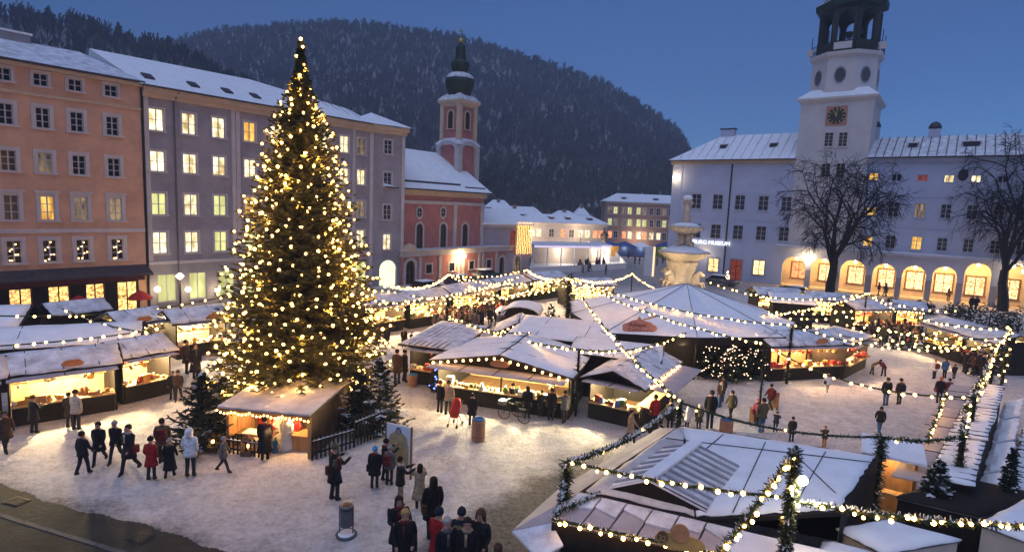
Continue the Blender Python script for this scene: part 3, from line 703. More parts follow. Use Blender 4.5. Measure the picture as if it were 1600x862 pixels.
b = MB(); b.lathe([(2.12, 27.55), (2.02, 27.98), (1.37, 28.47), (1.14, 28.6)], 8, rot=.39, c=(0, 0, .06)); b.build('dome_snow', 'snow_thin', tw_)
b = MB(); b.ball((0, 0, 33.1), .33); b.tube([(0, 0, 32.7), (0, 0, 35.0)], .06); b.bar((-.45, 0, 34.4), (.45, 0, 34.4), .09); b.build('cross', 'gold', tw_)
# ================================================================== palace with bell tower on the right
PR = Plane(gp(1354, 459), R_(-37))
pa = thing('palace', 'long white palace with a clock tower and lit arcade on the right', 'palace', PR.B, PR.rz)
TL, TR = PR.uv(1253, 158)[0], PR.uv(1367, 156)[0]
UL, UR = PR.uv(1053, 250)[0], 26.0
ZE = 18.3
ledge = 5.6
wl = []     # (px x0, y0, x1, y1, pane)
def pw(x0, y0, x1, y1, pane, kind='std'):
    ua, va = PR.uv(x0, y0); ub, vb = PR.uv(x1, y1); wl.append(((ua+ub)/2, min(va, vb), abs(ub-ua), abs(va-vb), pane, kind))
for x, pn in ((1087.7, 'glass_blue'), (1121.4, 'glass_blue'), (1156, 'glass_blue'), (1192.7, 'glass_blue'), (1228.5, 'glass_blue')): pw(x-6.6, 303+(x-1087)*.029, x+6.6, 326+(x-1087)*.029, pn)
for x, pn in ((1087, 'glass_blue'), (1118, 'glass_blue'), (1152.7, 'glass_blue'), (1189, 'glass_blue'), (1224.5, 'glass_blue')): pw(x-6.6, 350+(x-1112)*.041, x+6.6, 372.5+(x-1112)*.041, pn)
for x in (1282.5, 1306.5): pw(x-6.6, 307.5, x+6.6, 333, 'lit_green'); pw(x-6, 358, x+6, 381, 'lit_yellow' if x > 1290 else 'lit_dim')
for x, y, h in ((1365, 270.5, 11), (1361, 324, 13), (1356, 369, 16)): pw(x-6.5, y, x+6.5, y+h, 'lit_yellow')
for x, y0, y1, pn in ((1441.5, 273, 283, 'lit_red'), (1483, 273.3, 285, 'lit_white'), (1525, 274, 285, 'lit_white'), (1567, 275, 285, 'glass_dark'), (1401, 272, 283, 'glass_dark')): pw(x-7, y0, x+7, y1, pn)
for x, pn in ((1396, 'glass_blue'), (1437, 'lit_dim'), (1478, 'glass_blue'), (1519, 'glass_blue'), (1561, 'glass_dark'), (1600, 'glass_dark')): pw(x-6.8, 317.5+(x-1437)*.033, x+6.8, 340+(x-1437)*.033, pn)
for x, pn in ((1391, 'glass_blue'), (1432, 'lit_yellow'), (1472, 'glass_blue'), (1513, 'glass_blue'), (1555, 'glass_dark'), (1596, 'glass_dark')): pw(x-6.6, 369+(x-1425)*.049, x+6.6, 390+(x-1425)*.049, pn)
gnd = []
for x0, y0, x1, y1, pn in ((1107, 402.7, 1121, 425, 'shop_cream'), (1141.8, 405, 1157.4, 433, 'door'), (1177.5, 406, 1193, 430, 'shop_cream')):
    ua, va = PR.uv(x0, y0); ub, vb = PR.uv(x1, y1); gnd.append((ua, ub, vb if pn != 'door' else 0, va, pn))
arcs = []
for x0, x1, yt in ((1221, 1257, 401), (1266, 1302, 403.5), (1312, 1352, 406), (1363, 1400, 412), (1409.5, 1447, 415), (1457, 1495.5, 416.5), (1507, 1549, 411), (1562, 1606, 413)):
    ua, _ = PR.uv(x0, 430); ub, _ = PR.uv(x1, 430); _, vt = PR.uv((x0+x1)/2, yt); arcs.append((ua, ub, vt))
holes = [(u-w_/2, u+w_/2, v, v+h) for u, v, w_, h, p_, k in wl] + [(a_, b_, c_, d_) for a_, b_, c_, d_, p_ in gnd] + [(a_, b_, 0, t_, 'arch') for a_, b_, t_ in arcs]
b = MB(); wall(b, UL, UR, 0, ZE, holes, .2)
b.poly([(UL, 14, 0), (UL, 0, 0), (UL, 0, ZE), (UL, 14, ZE)]); b.poly([(UR, 0, 0), (UR, 14, 0), (UR, 14, ZE), (UR, 0, ZE)]); b.poly([(UR, 14, 0), (UL, 14, 0), (UL, 14, ZE), (UR, 14, ZE)])
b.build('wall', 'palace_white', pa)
xa = arcs[0][0]-.8
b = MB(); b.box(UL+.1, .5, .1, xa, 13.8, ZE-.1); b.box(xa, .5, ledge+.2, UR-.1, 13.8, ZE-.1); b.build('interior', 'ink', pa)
for u, v, w_, h, pn, k in wl: window(pa, u, v, w_, h, pn, 'palace_white', 'trim', 2, 3 if h > 1.5 else 1, tw=.1, rec=.18, sill=h > 1.5)
for a_, b_, c_, d_, pn in gnd:
    window(pa, (a_+b_)/2, c_, b_-a_, d_-c_, 'lit_red' if pn == 'door' else pn, 'palace_stone', 'wood_dark', 2, 3, tw=.18, rec=.18, name='door' if pn == 'door' else 'window', sill=pn != 'door')
# arcade: vaulted bay behind each arch with a lit shop window, a lantern and a stone pier between
b = MB(); D = 3.6
b.poly([(xa, .3, 0.01), (UR, .3, .01), (UR, D, .01), (xa, D, .01)]); b.poly([(xa, .3, 5.2), (UR, .3, 5.2), (UR, D, 5.2), (xa, D, 5.2)]); b.poly([(xa, .3, 0), (xa, D, 0), (xa, D, 5.2), (xa, .3, 5.2)])
shops = [((a_+b_)/2, t_) for a_, b_, t_ in arcs]
wall(b, xa, UR, 0, 5.2, [(u-.95, u+.95, .9, 3.3) for u, t_ in shops], .15, y=D)
b.build('arcade_passage', 'plaster_low', pa)
for i, (u, t_) in enumerate(shops):
    window(pa, u, .9, 1.9, 2.4, 'shop_cream' if i not in (0,) else 'lit_orange', 'wood_brown', 'wood_brown', 2, 2, tw=.15, y=D, name='shop_window')
    b = MB(); b.lathe([(.1, -.2), (.22, 0), (.1, .22)], 6, c=(u, D*.45, t_-.35)); b.tube([(u, D*.45, t_-.15), (u, D*.45, 5.2)], .02); b.build('lantern', 'lamp_globe', pa)
    light('lantern_light', pa, (u, D*.4, t_-.75), 300, (1, .55, .13), .2)
for (a0, a1, t0), (b0, b1, t1) in zip(arcs, arcs[1:]): strip(pa, 'pier_base', a1+.04, b0-.04, 0, 2.6, .05, 'palace_stone')
strip(pa, 'ledge', xa-.2, UR, ledge, ledge+.28, .7, 'palace_white'); 
b = MB(); b.slab([(xa-.2, -.72, ledge+.36), (UR, -.72, ledge+.36), (UR, -.01, ledge+.42), (xa-.2, -.01, ledge+.42)], .08); b.build('ledge_snow', 'snow', pa)
strip(pa, 'string_course', UL, TL, 13.2, 13.35, .06, 'palace_white'); strip(pa, 'string_course', TR, UR, 13.2, 13.35, .06, 'palace_white'); strip(pa, 'string_course', UL, TL, 9.2, 9.32, .06, 'palace_white'); strip(pa, 'string_course', TR, UR, 9.2, 9.32, .06, 'palace_white')
strip(pa, 'cornice', UL-.3, TL, 17.75, 18.3, .4, 'trim_cream'); strip(pa, 'cornice', TR, UR, 17.75, 18.3, .4, 'palace_white')
strip(pa, 'corner_strip', UL, UL+1.6, .1, 17.7, .08, 'palace_white')
for x in (1093, 1126, 1160, 1197): u, v = PR.uv(x, 276); b = MB(); b.box(u-.8, -.05, v, u+.8, 0, v+.9); b.build('blind_panel', 'palace_white', pa)
u0, _ = PR.uv(1141, 300); b = MB(); b.tube([(u0, -.1, .2), (u0, -.1, 17.7)], .11); b.build('downpipe', 'dark_metal', pa)
u, v = PR.uv(1505, 273.5); b = MB(); b.lathe([(.62, 0), (.62, .05)], 16); w_ = b.build('oval_window', 'ink', pa, (u, -.01, v)); w_.rotation_euler = (R_(90), 0, 0); w_.scale = (.85, 1.2, 1)
# roofs
ru, rz_ = PR.uv(1130, 212, 6); ru2, rz2 = PR.uv(1480, 212.5, 6)
b = MB(); b.poly([(UL-.6, -.8, 18.35), (TL, -.8, 18.35), (TL, 6, rz_), (ru, 6, rz_)]); b.poly([(UL-.6, 15, 18.35), (UL-.6, -.8, 18.35), (ru, 6, rz_)]); b.poly([(TL, 15, 18.35), (UL-.6, 15, 18.35), (ru, 6, rz_), (TL, 6, rz_)])
rf = b.build('roof', 'snow', pa)
b = MB()
for i in range(13):
    u = UL+1.2+i*1.35
    if u < TL-.3:
        t_ = max(0, min(1, (u-UL)/(ru-UL))); b.bar((u, -.7, 18.46), (u, -.7+6.6*t_, 18.46+(rz_-18.36)*t_), .06, .08)
b.build('roof_seam', 'snow_thin', rf)
def dormer(rf, u, d_, slope, w_=.9):
    z = 18.35+(d_+.8)*slope; b = MB(); b.box(u-w_/2, d_, z, u+w_/2, d_+1.6, z+.55, 1); b.slab([(u-w_/2-.15, d_-.2, z+.72), (u+w_/2+.15, d_-.2, z+.72), (u+w_/2+.15, d_+1.7, z+.9), (u-w_/2-.15, d_+1.7, z+.9)], .14, 0); b.build('dormer', ['snow', 'roof_dark'], rf)
sp = (rz_-18.35)/6.8
for x in (1130, 1208): u, _ = PR.uv(x, 230, 2.5); dormer(rf, u, 2.2, sp)
u, z = PR.uv(1138, 206, 6); b = MB(); b.box(u-1.1, 5.6, rz_-1, u+1.1, 6.6, z+.3, 0); b.box(u-1.25, 5.5, z+.35, u+1.25, 6.7, z+.5, 1); b.build('chimney', ['palace_white', 'roof_dark'], rf)
b = MB(); b.poly([(TR, -.8, 18.35), (UR+.5, -.8, 18.35), (UR+.5, 6, rz2), (TR, 6, rz2)]); b.poly([(UR+.5, 15, 18.35), (TR, 15, 18.35), (TR, 6, rz2), (UR+.5, 6, rz2)])
rf = b.build('roof', 'snow_thin', pa)
b = MB()
for i in range(26):
    u = TR+.8+i*.95; b.bar((u, -.7, 18.45), (u, 5.9, rz2+.08), .07, .1)
b.build('roof_seam', 'roof_dark', rf)
sp = (rz2-18.35)/6.8
for x in (1426, 1510, 1523): u, _ = PR.uv(x, 232, 2.5); dormer(rf, u, 2.2, sp, .9 if x != 1510 else .7)
for x, y in ((1367, 200), (1461, 202)):
    u, z = PR.uv(x, y, 6); b = MB(); b.box(u-.65, 5.4, rz2-1, u+.65, 6.6, z, 0); b.lathe([(.7, 0), (.75, .3), (.5, .8), (.1, 1)], 10, 1, (u, 6, z)); b.build('chimney', ['palace_white', 'roof_dark'], rf)
strip(pa, 'gutter', UL-.6, TL, 18.2, 18.35, .85, 'roof_dark', -.6); strip(pa, 'gutter', TR, UR+.5, 18.2, 18.35, .85, 'roof_dark', -.6)
# bell tower: square shaft, octagon, bronze belfry
tt = ob('bell_tower', None, pa, ((TL+TR)/2, 0, 0)); hw = (TR-TL)/2; cy = hw-.25
b = MB(); b.box(-hw, -.25, 6.1, hw, 2*hw-.25, 26.2, 0)
b.build('shaft', 'tower_white', tt)
for x, y, h in ((1294, 203, 26), (1316, 203, 26), (1289, 253, 24), (1312, 253, 24)):
    u, v = PR.uv(x, y+h, -.25); ww = window(tt, 0, 0, 1.05, 1.9, 'glass_dark' if y > 230 else 'glass_blue', 'tower_white', 'trim_cream', 2, 4, tw=.12, rec=-.012, proud=.09); ww.location = (u-(TL+TR)/2, -.26, v)
u, v = PR.uv(1307, 181, -.3); ck = ob('clock', None, tt, (u-(TL+TR)/2, -.26, v))
b = MB(); b.box(-1.3, -.08, -1.3, 1.3, 0, 1.3); b.build('clock_panel', 'sign_plaque', ck)
b = MB(); b.lathe([(1.12, 0), (1.12, .03)], 24); o = b.build('clock_face', 'bronze_dark', ck, (0, -.09, 0)); o.rotation_euler = (R_(90), 0, 0)
b = MB()
for k in range(12):
    a_ = k*math.pi/6; b.bar((math.sin(a_)*.78, -.13, math.cos(a_)*.78), (math.sin(a_)*1.05, -.13, math.cos(a_)*1.05), .11, .02, up=(0, 1, 0))
b.build('hour_mark', 'gold', ck)
b = MB(); b.bar((0, -.15, -.1), (-.28, -.15, .6), .1, .02, up=(0, 1, 0)); b.build('clock_hand', 'gold', ck)
b = MB(); b.bar((0, -.18, -.2), (.12, -.18, .95), .08, .02, up=(0, 1, 0)); b.build('clock_hand', 'gold', ck)
b = MB(); b.lathe([(hw*1.414, 25.9), (hw*1.414+.75, 26.35), (hw*1.414+.75, 26.6), (hw*1.1, 27.9)], 4, rot=math.pi/4, c=(0, cy, 0), ms=[0, 0, 1, 1]); b.build('skirt_roof', ['tower_white', 'snow'], tt)
def oct_(r): return r/math.cos(math.pi/8)
b = MB(); b.lathe([(oct_(hw-.35), 26.6), (oct_(hw-.45), 32.0), (oct_(hw-.05), 32.3), (oct_(hw), 32.75), (oct_(hw-.4), 32.85)], 8, rot=math.pi/8, c=(0, cy, 0)); b.build('octagon', 'tower_white', tt)
ov = MB(); ov.lathe([(.72, 0), (.72, .06)], 18, 0); ov.lathe([(.74, .0), (.74, .09), (.88, .09), (.88, 0)], 18, 1, cap=False)
for k in range(6): ov.box(-.6+k*.22, -.72, .062, -.56+k*.22, .72, .085, 1)
ovm = ov.mesh('oval_window', ['ink', 'palace_stone'])
for k in range(8):
    a_ = k*math.pi/4; r = hw-.40
    o = ob('oval_window', ovm, tt, (math.sin(a_)*r, cy-math.cos(a_)*r, 29.6)); o.rotation_euler = (R_(90), 0, a_); o.scale = (.85, 1.3, 1)
# belfry: eight piers with arches, cap beyond the picture's edge
bf = ob('belfry', None, tt, (0, cy, 0)); rb = hw-.95; sw = 2*rb*math.tan(math.pi/8)
for k in range(8):
    a_ = k*math.pi/4; b = MB(); wall(b, -sw/2, sw/2, 32.8, 39.4, [(-.95, .95, 34.3, 38.4, 'arch')], .35, y=-rb)
    b.poly([(-sw/2, -rb+.35, 32.8), (sw/2, -rb+.35, 32.8), (sw/2, -rb+.35, 34.3), (-sw/2, -rb+.35, 34.3)]); b.poly([(-sw/2, -rb+.35, 38.4), (sw/2, -rb+.35, 38.4), (sw/2, -rb+.35, 39.4), (-sw/2, -rb+.35, 39.4)])
    b.box(-sw/2-.12, -rb-.16, 32.8, -sw/2+.2, -rb+.3, 38.6)
    o = b.build('arch_bay', 'bronze_dark', bf); o.rotation_euler = (0, 0, a_)
b = MB(); b.lathe([(oct_(rb+.1), 38.7), (oct_(rb+.75), 39.0), (oct_(rb+.8), 39.7), (oct_(rb+.3), 40.0), (oct_(rb-.3), 40.6), (2.6, 41.6), (2.4, 44), (2.9, 45), (2.2, 47), (.5, 50), (.1, 53)], 8, rot=math.pi/8); b.build('cupola', 'copper_dark', bf)
b = MB(); b.lathe([(oct_(rb+.82), 39.7), (oct_(rb+.34), 40.02)], 8, rot=math.pi/8, c=(0, 0, .06)); b.build('cupola_snow', 'snow', bf)
b = MB(); b.lathe([(.55, 36.2), (.5, 36.0), (.35, 35.4)][::-1], 10); b.build('bell', 'bronze_dark', bf)
b = MB(); b.lathe([(.4, 35.5), (.3, 36.2)], 8, c=(1.5, -1, 0)); b.build('bell', 'bronze_dark', bf)
# railing of the gallery
b = MB(); rr = oct_(hw-.15)
for k in range(8):
    a0, a1 = math.pi/8+k*math.pi/4, math.pi/8+(k+1)*math.pi/4
    p, q = Vector((math.cos(a0)*rr, math.sin(a0)*rr, 0)), Vector((math.cos(a1)*rr, math.sin(a1)*rr, 0))
    for z in (33.3, 34.1): b.bar(p+Vector((0, 0, z)), q+Vector((0, 0, z)), .06)
    for i in range(7): c_ = p.lerp(q, i/7); b.bar(c_+Vector((0, 0, 32.8)), c_+Vector((0, 0, 34.1 if i else 35.6)), .035 if i else .09)
b.build('railing', 'dark_metal', bf)
b = MB(); b.box(-1.1, -hw+.02, 33.0, 1.1, -hw+.10, 33.9); b.build('panel', 'tower_white', bf)
for sx_ in (-1, 1): b = MB(); b.box(sx_*hw*.98-.5, -hw*.45, 33.0, sx_*hw*.98+.5, -hw*.4, 33.9); b.build('panel', 'tower_white', bf)
# lit lettering of the museum
u, v = PR.uv(1104, 378.8, -.3); text_obj('lettering', 'SALZBURG MUSEUM', .86, 'sign_white', pa, (u-.25, -.3, v), (R_(90), 0, 0), .06)
# lamps at the palace
for i, (x, y, pwr, lb) in enumerate(((1054, 277, 25, 'bright lamp high on the left corner of the white palace'), (1261, 402, 110, 'bright lamp between the first two palace arches'), (1600, 424, 120, 'bright lamp beside the rightmost palace arch'))):
    u, v = PR.uv(x, y, -.7); q = PR.pt(u, v, -.7); t = thing('wall_lamp', lb, 'lamp', q, PR.rz, 'wall lamps on the palace')
    ob('globe', bulb_mesh('lamp_white', .22, 10, 6), t); b = MB(); b.bar((0, 0, 0), (0, .7, .1), .05); b.build('arm', 'dark_metal', t); light('lamp_light', t, (0, -.4, -.1), pwr, (1, .7, .36), .2)
u, v = PR.uv(1100, 392, -.6); light('sign_light', pa, (u, -1.2, v-.3), 60, (1, .75, .45), .3)

# ================================================================== far side: annex, low range, brown block
pq = gp(825, 426); PA = Plane(pq, R_(34))
an = thing('lilac_annex', 'plain lilac house end joined to the church, hung with a light curtain', 'house', PA.B, PA.rz)
ul, _ = PA.uv(748, 380); _, zt = PA.uv(822, 351)
b = MB(); wl_ = [(PA.uv(800, 400)[0]-.45, PA.uv(800, 400)[0]+.45, PA.uv(800, 394)[1], PA.uv(800, 360)[1]), (PA.uv(808, 410)[0]-.6, PA.uv(808, 410)[0]+.6, 0, 2.6, 'arch')]
wall(b, ul, 0, 0, zt, wl_, .2); b.poly([(0, 0, 0), (0, 12, 0), (0, 12, zt), (0, 0, zt)]); b.box(ul, .6, .1, -.1, 11.9, zt-.1); b.build('wall', 'plaster_lilac', an)
window(an, PA.uv(800, 400)[0], wl_[0][2], .9, wl_[0][3]-wl_[0][2], 'lit_red', 'plaster_lilac', 'wood_brown', 1, 3, tw=.1); window(an, PA.uv(808, 410)[0], 0, 1.2, 2.6, 'lit_dim', 'trim', 'wood_dark', 2, 2, arch=True, sill=False, name='door')
b = MB(); b.slab([(ul, -.5, zt+.1), (.5, -.5, zt+.1), (.5, 6, zt+2.2), (ul, 6, zt+2.2)], .15); b.slab([(ul, 6, zt+2.2), (.5, 6, zt+2.2), (.5, 12.5, zt+.1), (ul, 12.5, zt+.1)], .15); b.build('roof', 'snow', an)
strip(an, 'cornice', ul, .3, zt-.4, zt, .3, 'trim')
# the hanging curtain of small lights at the corner
cl = thing('light_curtain', 'golden curtain of tiny lights hanging at the annex corner', 'light curtain', PA.pt(-.7, 0, -.35), PA.rz)
c0, c1 = PA.uv(808, 380, -.35)[0]+.7, .75; zb_, zt_ = PA.uv(818, 396, -.35)[1], PA.uv(818, 346, -.35)[1]
b = MB(); k = 0
for i in range(9):
    x = c0+(c1-c0)*i/8; b.bar((x, 0, zb_), (x, 0, zt_), .02)
b.build('strand', 'dark_metal', cl)
for i in range(9):
    for j in range(24):
        ob('bulb', bulb_mesh('curtain_light', .055, 5, 3), cl, (c0+(c1-c0)*i/8+rng.uniform(-.06, .06), -.08, zb_+(zt_-zb_)*(j+.5*(i % 2))/24))
def far_block(name, label, base_r, base_l, y_eave, y_ridge, matn, rows, cols, wsz, panes, rz, roofd=5, x_rid=None, sash='trim', seed=1, depth=10, dorm=()):
    q = gp(*base_r); P = Plane(q, rz); t = thing(name, label, 'house', P.B, rz); u0, _ = P.uv(base_l, y_eave); _, ze = P.uv(base_r[0], y_eave)
    rg = random.Random(seed); hs = []; ws = []
    for yr in rows:
        for x in cols:
            u, v = P.uv(x, yr); hs.append((u-wsz[0]/2, u+wsz[0]/2, v-wsz[1]/2, v+wsz[1]/2)); ws.append((u, v-wsz[1]/2, rows.index(yr), cols.index(x)))
    vs = {}
    for i, h in enumerate(hs):   # same sill height along a row
        r = ws[i][2]; vs.setdefault(r, h[2]); hs[i] = (h[0], h[1], vs[r], vs[r]+wsz[1])
    b = MB(); wall(b, u0, 0, 0, ze, hs, .2); b.poly([(0, 0, 0), (0, depth, 0), (0, depth, ze), (0, 0, ze)]); b.poly([(u0, depth, 0), (u0, 0, 0), (u0, 0, ze), (u0, depth, ze)]); b.box(u0+.1, .6, .1, -.1, depth-.1, ze-.1); b.build('wall', matn, t)
    for i, (u, v, r, c) in enumerate(ws): window(t, u, vs[r], wsz[0], wsz[1], panes(r, c, rg), 'trim', sash, 2, 2, tw=.14)
    _, zr = P.uv(base_r[0]-20, y_ridge, roofd); hp = 3.5
    b = MB(); b.poly([(u0-.5, -.6, ze+.05), (.5, -.6, ze+.05), (-hp*.6, roofd, zr), (u0+hp, roofd, zr)]); b.poly([(.5, -.6, ze+.05), (.5, depth+.5, ze+.05), (-hp*.6, roofd, zr)]); b.poly([(u0-.5, depth+.5, ze+.05), (u0-.5, -.6, ze+.05), (u0+hp, roofd, zr)]); b.poly([(.5, depth+.5, ze+.05), (u0-.5, depth+.5, ze+.05), (u0+hp, roofd, zr), (-hp*.6, roofd, zr)])
    rf = b.build('roof', 'snow', t); strip(t, 'cornice', u0, .2, ze-.35, ze, .3, 'trim')
    sl2 = (zr-ze)/(roofd+.6)
    for x, y in dorm:
        u, _ = P.uv(x, y, 2); zz = ze+2.4*sl2; b = MB(); b.box(u-.5, 1.8, zz-.1, u+.5, 3.2, zz+.5, 1); b.slab([(u-.7, 1.6, zz+.6), (u+.7, 1.6, zz+.6), (u+.7, 3.3, zz+.95), (u-.7, 3.3, zz+.95)], .12, 0); b.build('dormer', ['snow', 'roof_dark'], rf)
    return t, P, ze
low, PLo, zlo = far_block('low_range', 'long low house with a snowy roof beyond the ice rink', (946, 398), 815, 351, 337, 'plaster_low', [363], [832, 842, 862, 880, 893, 907, 918, 930, 939], (1.1, 1.7), lambda r, c, rg: ['lit_white', 'lit_white', 'lit_dim', 'lit_orange', 'lit_dim', 'lit_white', 'lit_white', 'lit_orange', 'lit_orange'][c], R_(14), 5, seed=2, dorm=((775, 338), (808, 338), (862, 340), (888, 342), (922, 345)))
br, PBr, zbr = far_block('brown_block', 'brown four-storey block with lit windows at the far side of the square', (1062, 394), 946, 319, 305, 'plaster_brown', [328, 346.5, 366], [953, 962, 975, 984, 998, 1007, 1018, 1029, 1038, 1048], (1.0, 1.75), lambda r, c, rg: (('lit_dim' if rg.random() < .4 else 'lit_green') if c < 6 or c == 8 else 'glass_blue') if r < 2 else ['lit_orange', 'glass_dark', 'lit_orange', 'lit_white', 'lit_white', 'lit_orange', 'lit_white', 'lit_white', 'glass_blue', 'lit_orange'][c], R_(-3), 7, seed=3, dorm=((975, 312), (1025, 311)))
# snowy roofs peeping over the low range
for i, (x0, x1, y0, y1, D_, lb) in enumerate(((757, 850, 322, 334, 150, 'pale house with a hipped snowy roof behind the low range, left'), (756, 800, 312, 324, 175, 'farther small house with a snowy roof just right of the church eave'), (860, 905, 329, 338, 160, 'small gabled snowy roof behind the middle of the low range'), (897, 922, 320, 336, 185, 'narrow house with a snowy gable near the foot of the hill'))):
    a_ = CAM + ray(x0, y1)*(D_/ray(x0, y1).y); c_ = CAM + ray(x1, y1)*(D_/ray(x1, y1).y); tp = CAM + ray((x0+x1)/2, y0)*(D_/ray((x0+x1)/2, y0).y)
    wd = (c_-a_).length; t = thing('far_house', lb, 'house', ((a_.x+c_.x)/2, a_.y, 0)); zz = (a_.z+c_.z)/2; hh = tp.z-zz
    b = MB(); b.box(-wd/2+.4, 0, 0, wd/2-.4, 8, zz); b.build('wall', 'plaster_lilac', t)
    b = MB(); b.poly([(-wd/2, -.6, zz), (wd/2, -.6, zz), (wd/2-2.5, 4, zz+hh), (-wd/2+2.5, 4, zz+hh)]); b.poly([(wd/2, -.6, zz), (wd/2, 8.6, zz), (wd/2-2.5, 4, zz+hh)]); b.poly([(-wd/2, 8.6, zz), (-wd/2, -.6, zz), (-wd/2+2.5, 4, zz+hh)]); b.poly([(wd/2, 8.6, zz), (-wd/2, 8.6, zz), (-wd/2+2.5, 4, zz+hh), (wd/2-2.5, 4, zz+hh)]); rf = b.build('roof', 'snow', t)
    b = MB(); b.box(-.5, 2.4, zz+hh*.4, .5, 3.2, zz+hh+.4); b.build('chimney', 'plaster_brown', rf)
# lit star lanterns and wall lamps on the low range
for i, (x, y, r, pwr) in enumerate(((830, 361, .5, 160), (884, 398-28+30, 1.1, 420), (912, 383, .6, 200), (935, 384, .6, 200), (908, 362, .5, 120), (998, 371, .55, 130))):
    P = PBr if x > 950 else PLo; dd = -2.0 if i in (0, 4, 5) else -16.0; u, z = P.uv(x, y, dd); q = P.pt(u, 0, dd)
    t = thing('flood_lamp', ['lit lamp at the left end of the low house', 'brightest flood lamp glowing above the ice rink stand', 'white flood lamp over the rink, left of a pair', 'white flood lamp over the rink, right of a pair', 'glowing lamp on the middle of the low house', 'glowing lamp on the brown block'][i], 'lamp', q, 0, 'lamps by the ice rink')
    b = MB(); b.tube([(0, .2, 0), (0, .2, z)], .06); b.build('pole', 'dark_metal', t)
    o = ob('globe', bulb_mesh('lamp_white', .30, 8, 5), t, (0, 0, z)); o.scale = (r*1.3,)*3; light('lamp_light', t, (0, -1.2, z-.3), pwr*2.6, (1, .78, .48), .4)
# ---- ice rink with its boards, stand and canopies
rk = thing('ice_rink', 'pale ice rink with low boards beyond the market', 'ice rink', gp(895, 410))
a_, c_, d_, e_ = [gp(x, y)-gp(895, 410) for x, y in ((828, 428), (978, 420), (960, 398), (834, 400))]
b = MB(); b.poly([(p.x, p.y, .02) for p in (a_, c_, d_, e_)]); b.build('ice', 'rink_ice', rk)
b = MB()
for p, q in ((a_, c_), (c_, d_), (d_, e_), (e_, a_)): b.bar((p.x, p.y, .5), (q.x, q.y, .5), .15, 1.0)
b.build('boards', 'tarp_white', rk)
for i, (x0, x1, yb, z0, z1, mm, lb) in enumerate(((826, 930, 413, 3.0, 3.5, 'tarp_white', 'long white rink pavilion with a violet lit fascia'), (925, 945, 412, 2.8, 3.6, 'tarp_white', 'small white rink gate pavilion beside the flood lamps'))):
    p, q = gp(x0, yb), gp(x1, yb); wd = (q-p).length; t = thing('pavilion', lb, 'pavilion', (p+q)/2, math.atan2(q.y-p.y, q.x-p.x))
    b = MB(); b.slab([(-wd/2, -2, z1), (wd/2, -2, z1), (wd/2, 2, z1+.4), (-wd/2, 2, z1+.4)], .4); b.build('roof', mm, t)
    n = max(2, int(wd/2.6))
    for k in range(n+1): b = MB(); b.box(-wd/2+wd*k/n-.08, -1.9, 0, -wd/2+wd*k/n+.08, -1.75, z0); b.build('post', mm, t)
    b = MB(); b.box(-wd/2, 1.6, 0, wd/2, 1.8, z0); b.build('back_wall', 'plaster_low', t)
    b = MB(); b.box(-wd/2, -2.06, z1-.36, wd/2, -2.02, z1-.05); b.build('fascia_light', emat('fascia_violet%d' % i, (.75, .62, .9), .6), t)
    light('pavilion_light', t, (0, 0, 2.4), 230, (1, .84, .6), .4)
# white advertising stele
q = gp(1013, 431); t = thing('advert_stele', 'tall white double advertising stele at the edge of the far square', 'stele', q, R_(-12)); z = over(1013, 385, q).z
b = MB(); b.box(-.75, -.2, 0, .5, .2, z); b.build('panel', 'tarp_white', t); b = MB(); b.box(.5, -.22, 0, .8, .22, z); b.build('lit_edge', emat('stele_edge', (1, .62, .35), .9), t)
# ================================================================== fountain behind the tent
fq = gp(1063, 468)
fo = thing('fountain', 'tall stone fountain with two snow-filled bowls and a figure on top', 'fountain', fq)
def fz(y): return over(1070, y, fq).z
def fw(px): return px*fq.y/F_PX*1.0
b = MB(); rg = random.Random(21)
b.lathe([(fw(62), 0), (fw(64), .5), (fw(60), .9), (fw(56), .9)], 24); b.build('basin', 'stone_grey', fo)
b = MB(); z0, z1 = .5, fz(407)
prof = []
for k in range(15):
    t_ = k/14; prof.append((fw(24)*(1.25-.62*math.sin(t_*2.6)**2*.6)*(1-.12*t_), z0+(z1-z0)*t_))
b.lathe(prof, 14)
b.v = [(x*(1+.18*math.sin(3*math.atan2(y, x)+z*1.3)+rg.uniform(-.08, .08)), y*(1+.18*math.cos(2*math.atan2(y, x)-z)+rg.uniform(-.08, .08)), z) for x, y, z in b.v]
b.build('rock_pedestal', 'stone_warm', fo, smooth=True)
for k, a_ in enumerate((-2.6, -.75, .9, 2.4)):   # rearing horses at the pedestal
    b = MB(); c_, s_ = math.cos(a_), math.sin(a_); R0 = fw(20)
    b.tube([(c_*R0*.7, s_*R0*.7, 1.2), (c_*R0*1.05, s_*R0*1.05, 2.1), (c_*R0*1.2, s_*R0*1.2, 2.9), (c_*R0*1.45, s_*R0*1.45, 3.3), (c_*R0*1.8, s_*R0*1.8, 3.0)], [.75, .62, .42, .34, .18], 8)
    for w_ in (-.3, .3): b.tube([(c_*R0*1.1-s_*w_, s_*R0*1.1+c_*w_, 1.9), (c_*R0*1.7-s_*w_, s_*R0*1.7+c_*w_, 2.2), (c_*R0*1.85-s_*w_, s_*R0*1.85+c_*w_, 1.6)], [.22, .15, .1], 6)
    b.build('horse', 'stone_warm', fo, smooth=True)
b = MB(); zr = fz(394); b.lathe([(fw(12), zr-1.35), (fw(22), zr-.95), (fw(33), zr-.45), (fw(39), zr-.1), (fw(40), zr), (fw(39), zr+.1)], 24); b.build('lower_bowl', 'stone_warm', fo, smooth=True)
b = MB(); b.lathe([(fw(39), zr+.11), (fw(30), zr+.3), (fw(18), zr+.65), (fw(8), zr+.8)], 24); b.build('bowl_snow', 'snow', fo, smooth=True)
zu = fz(355)
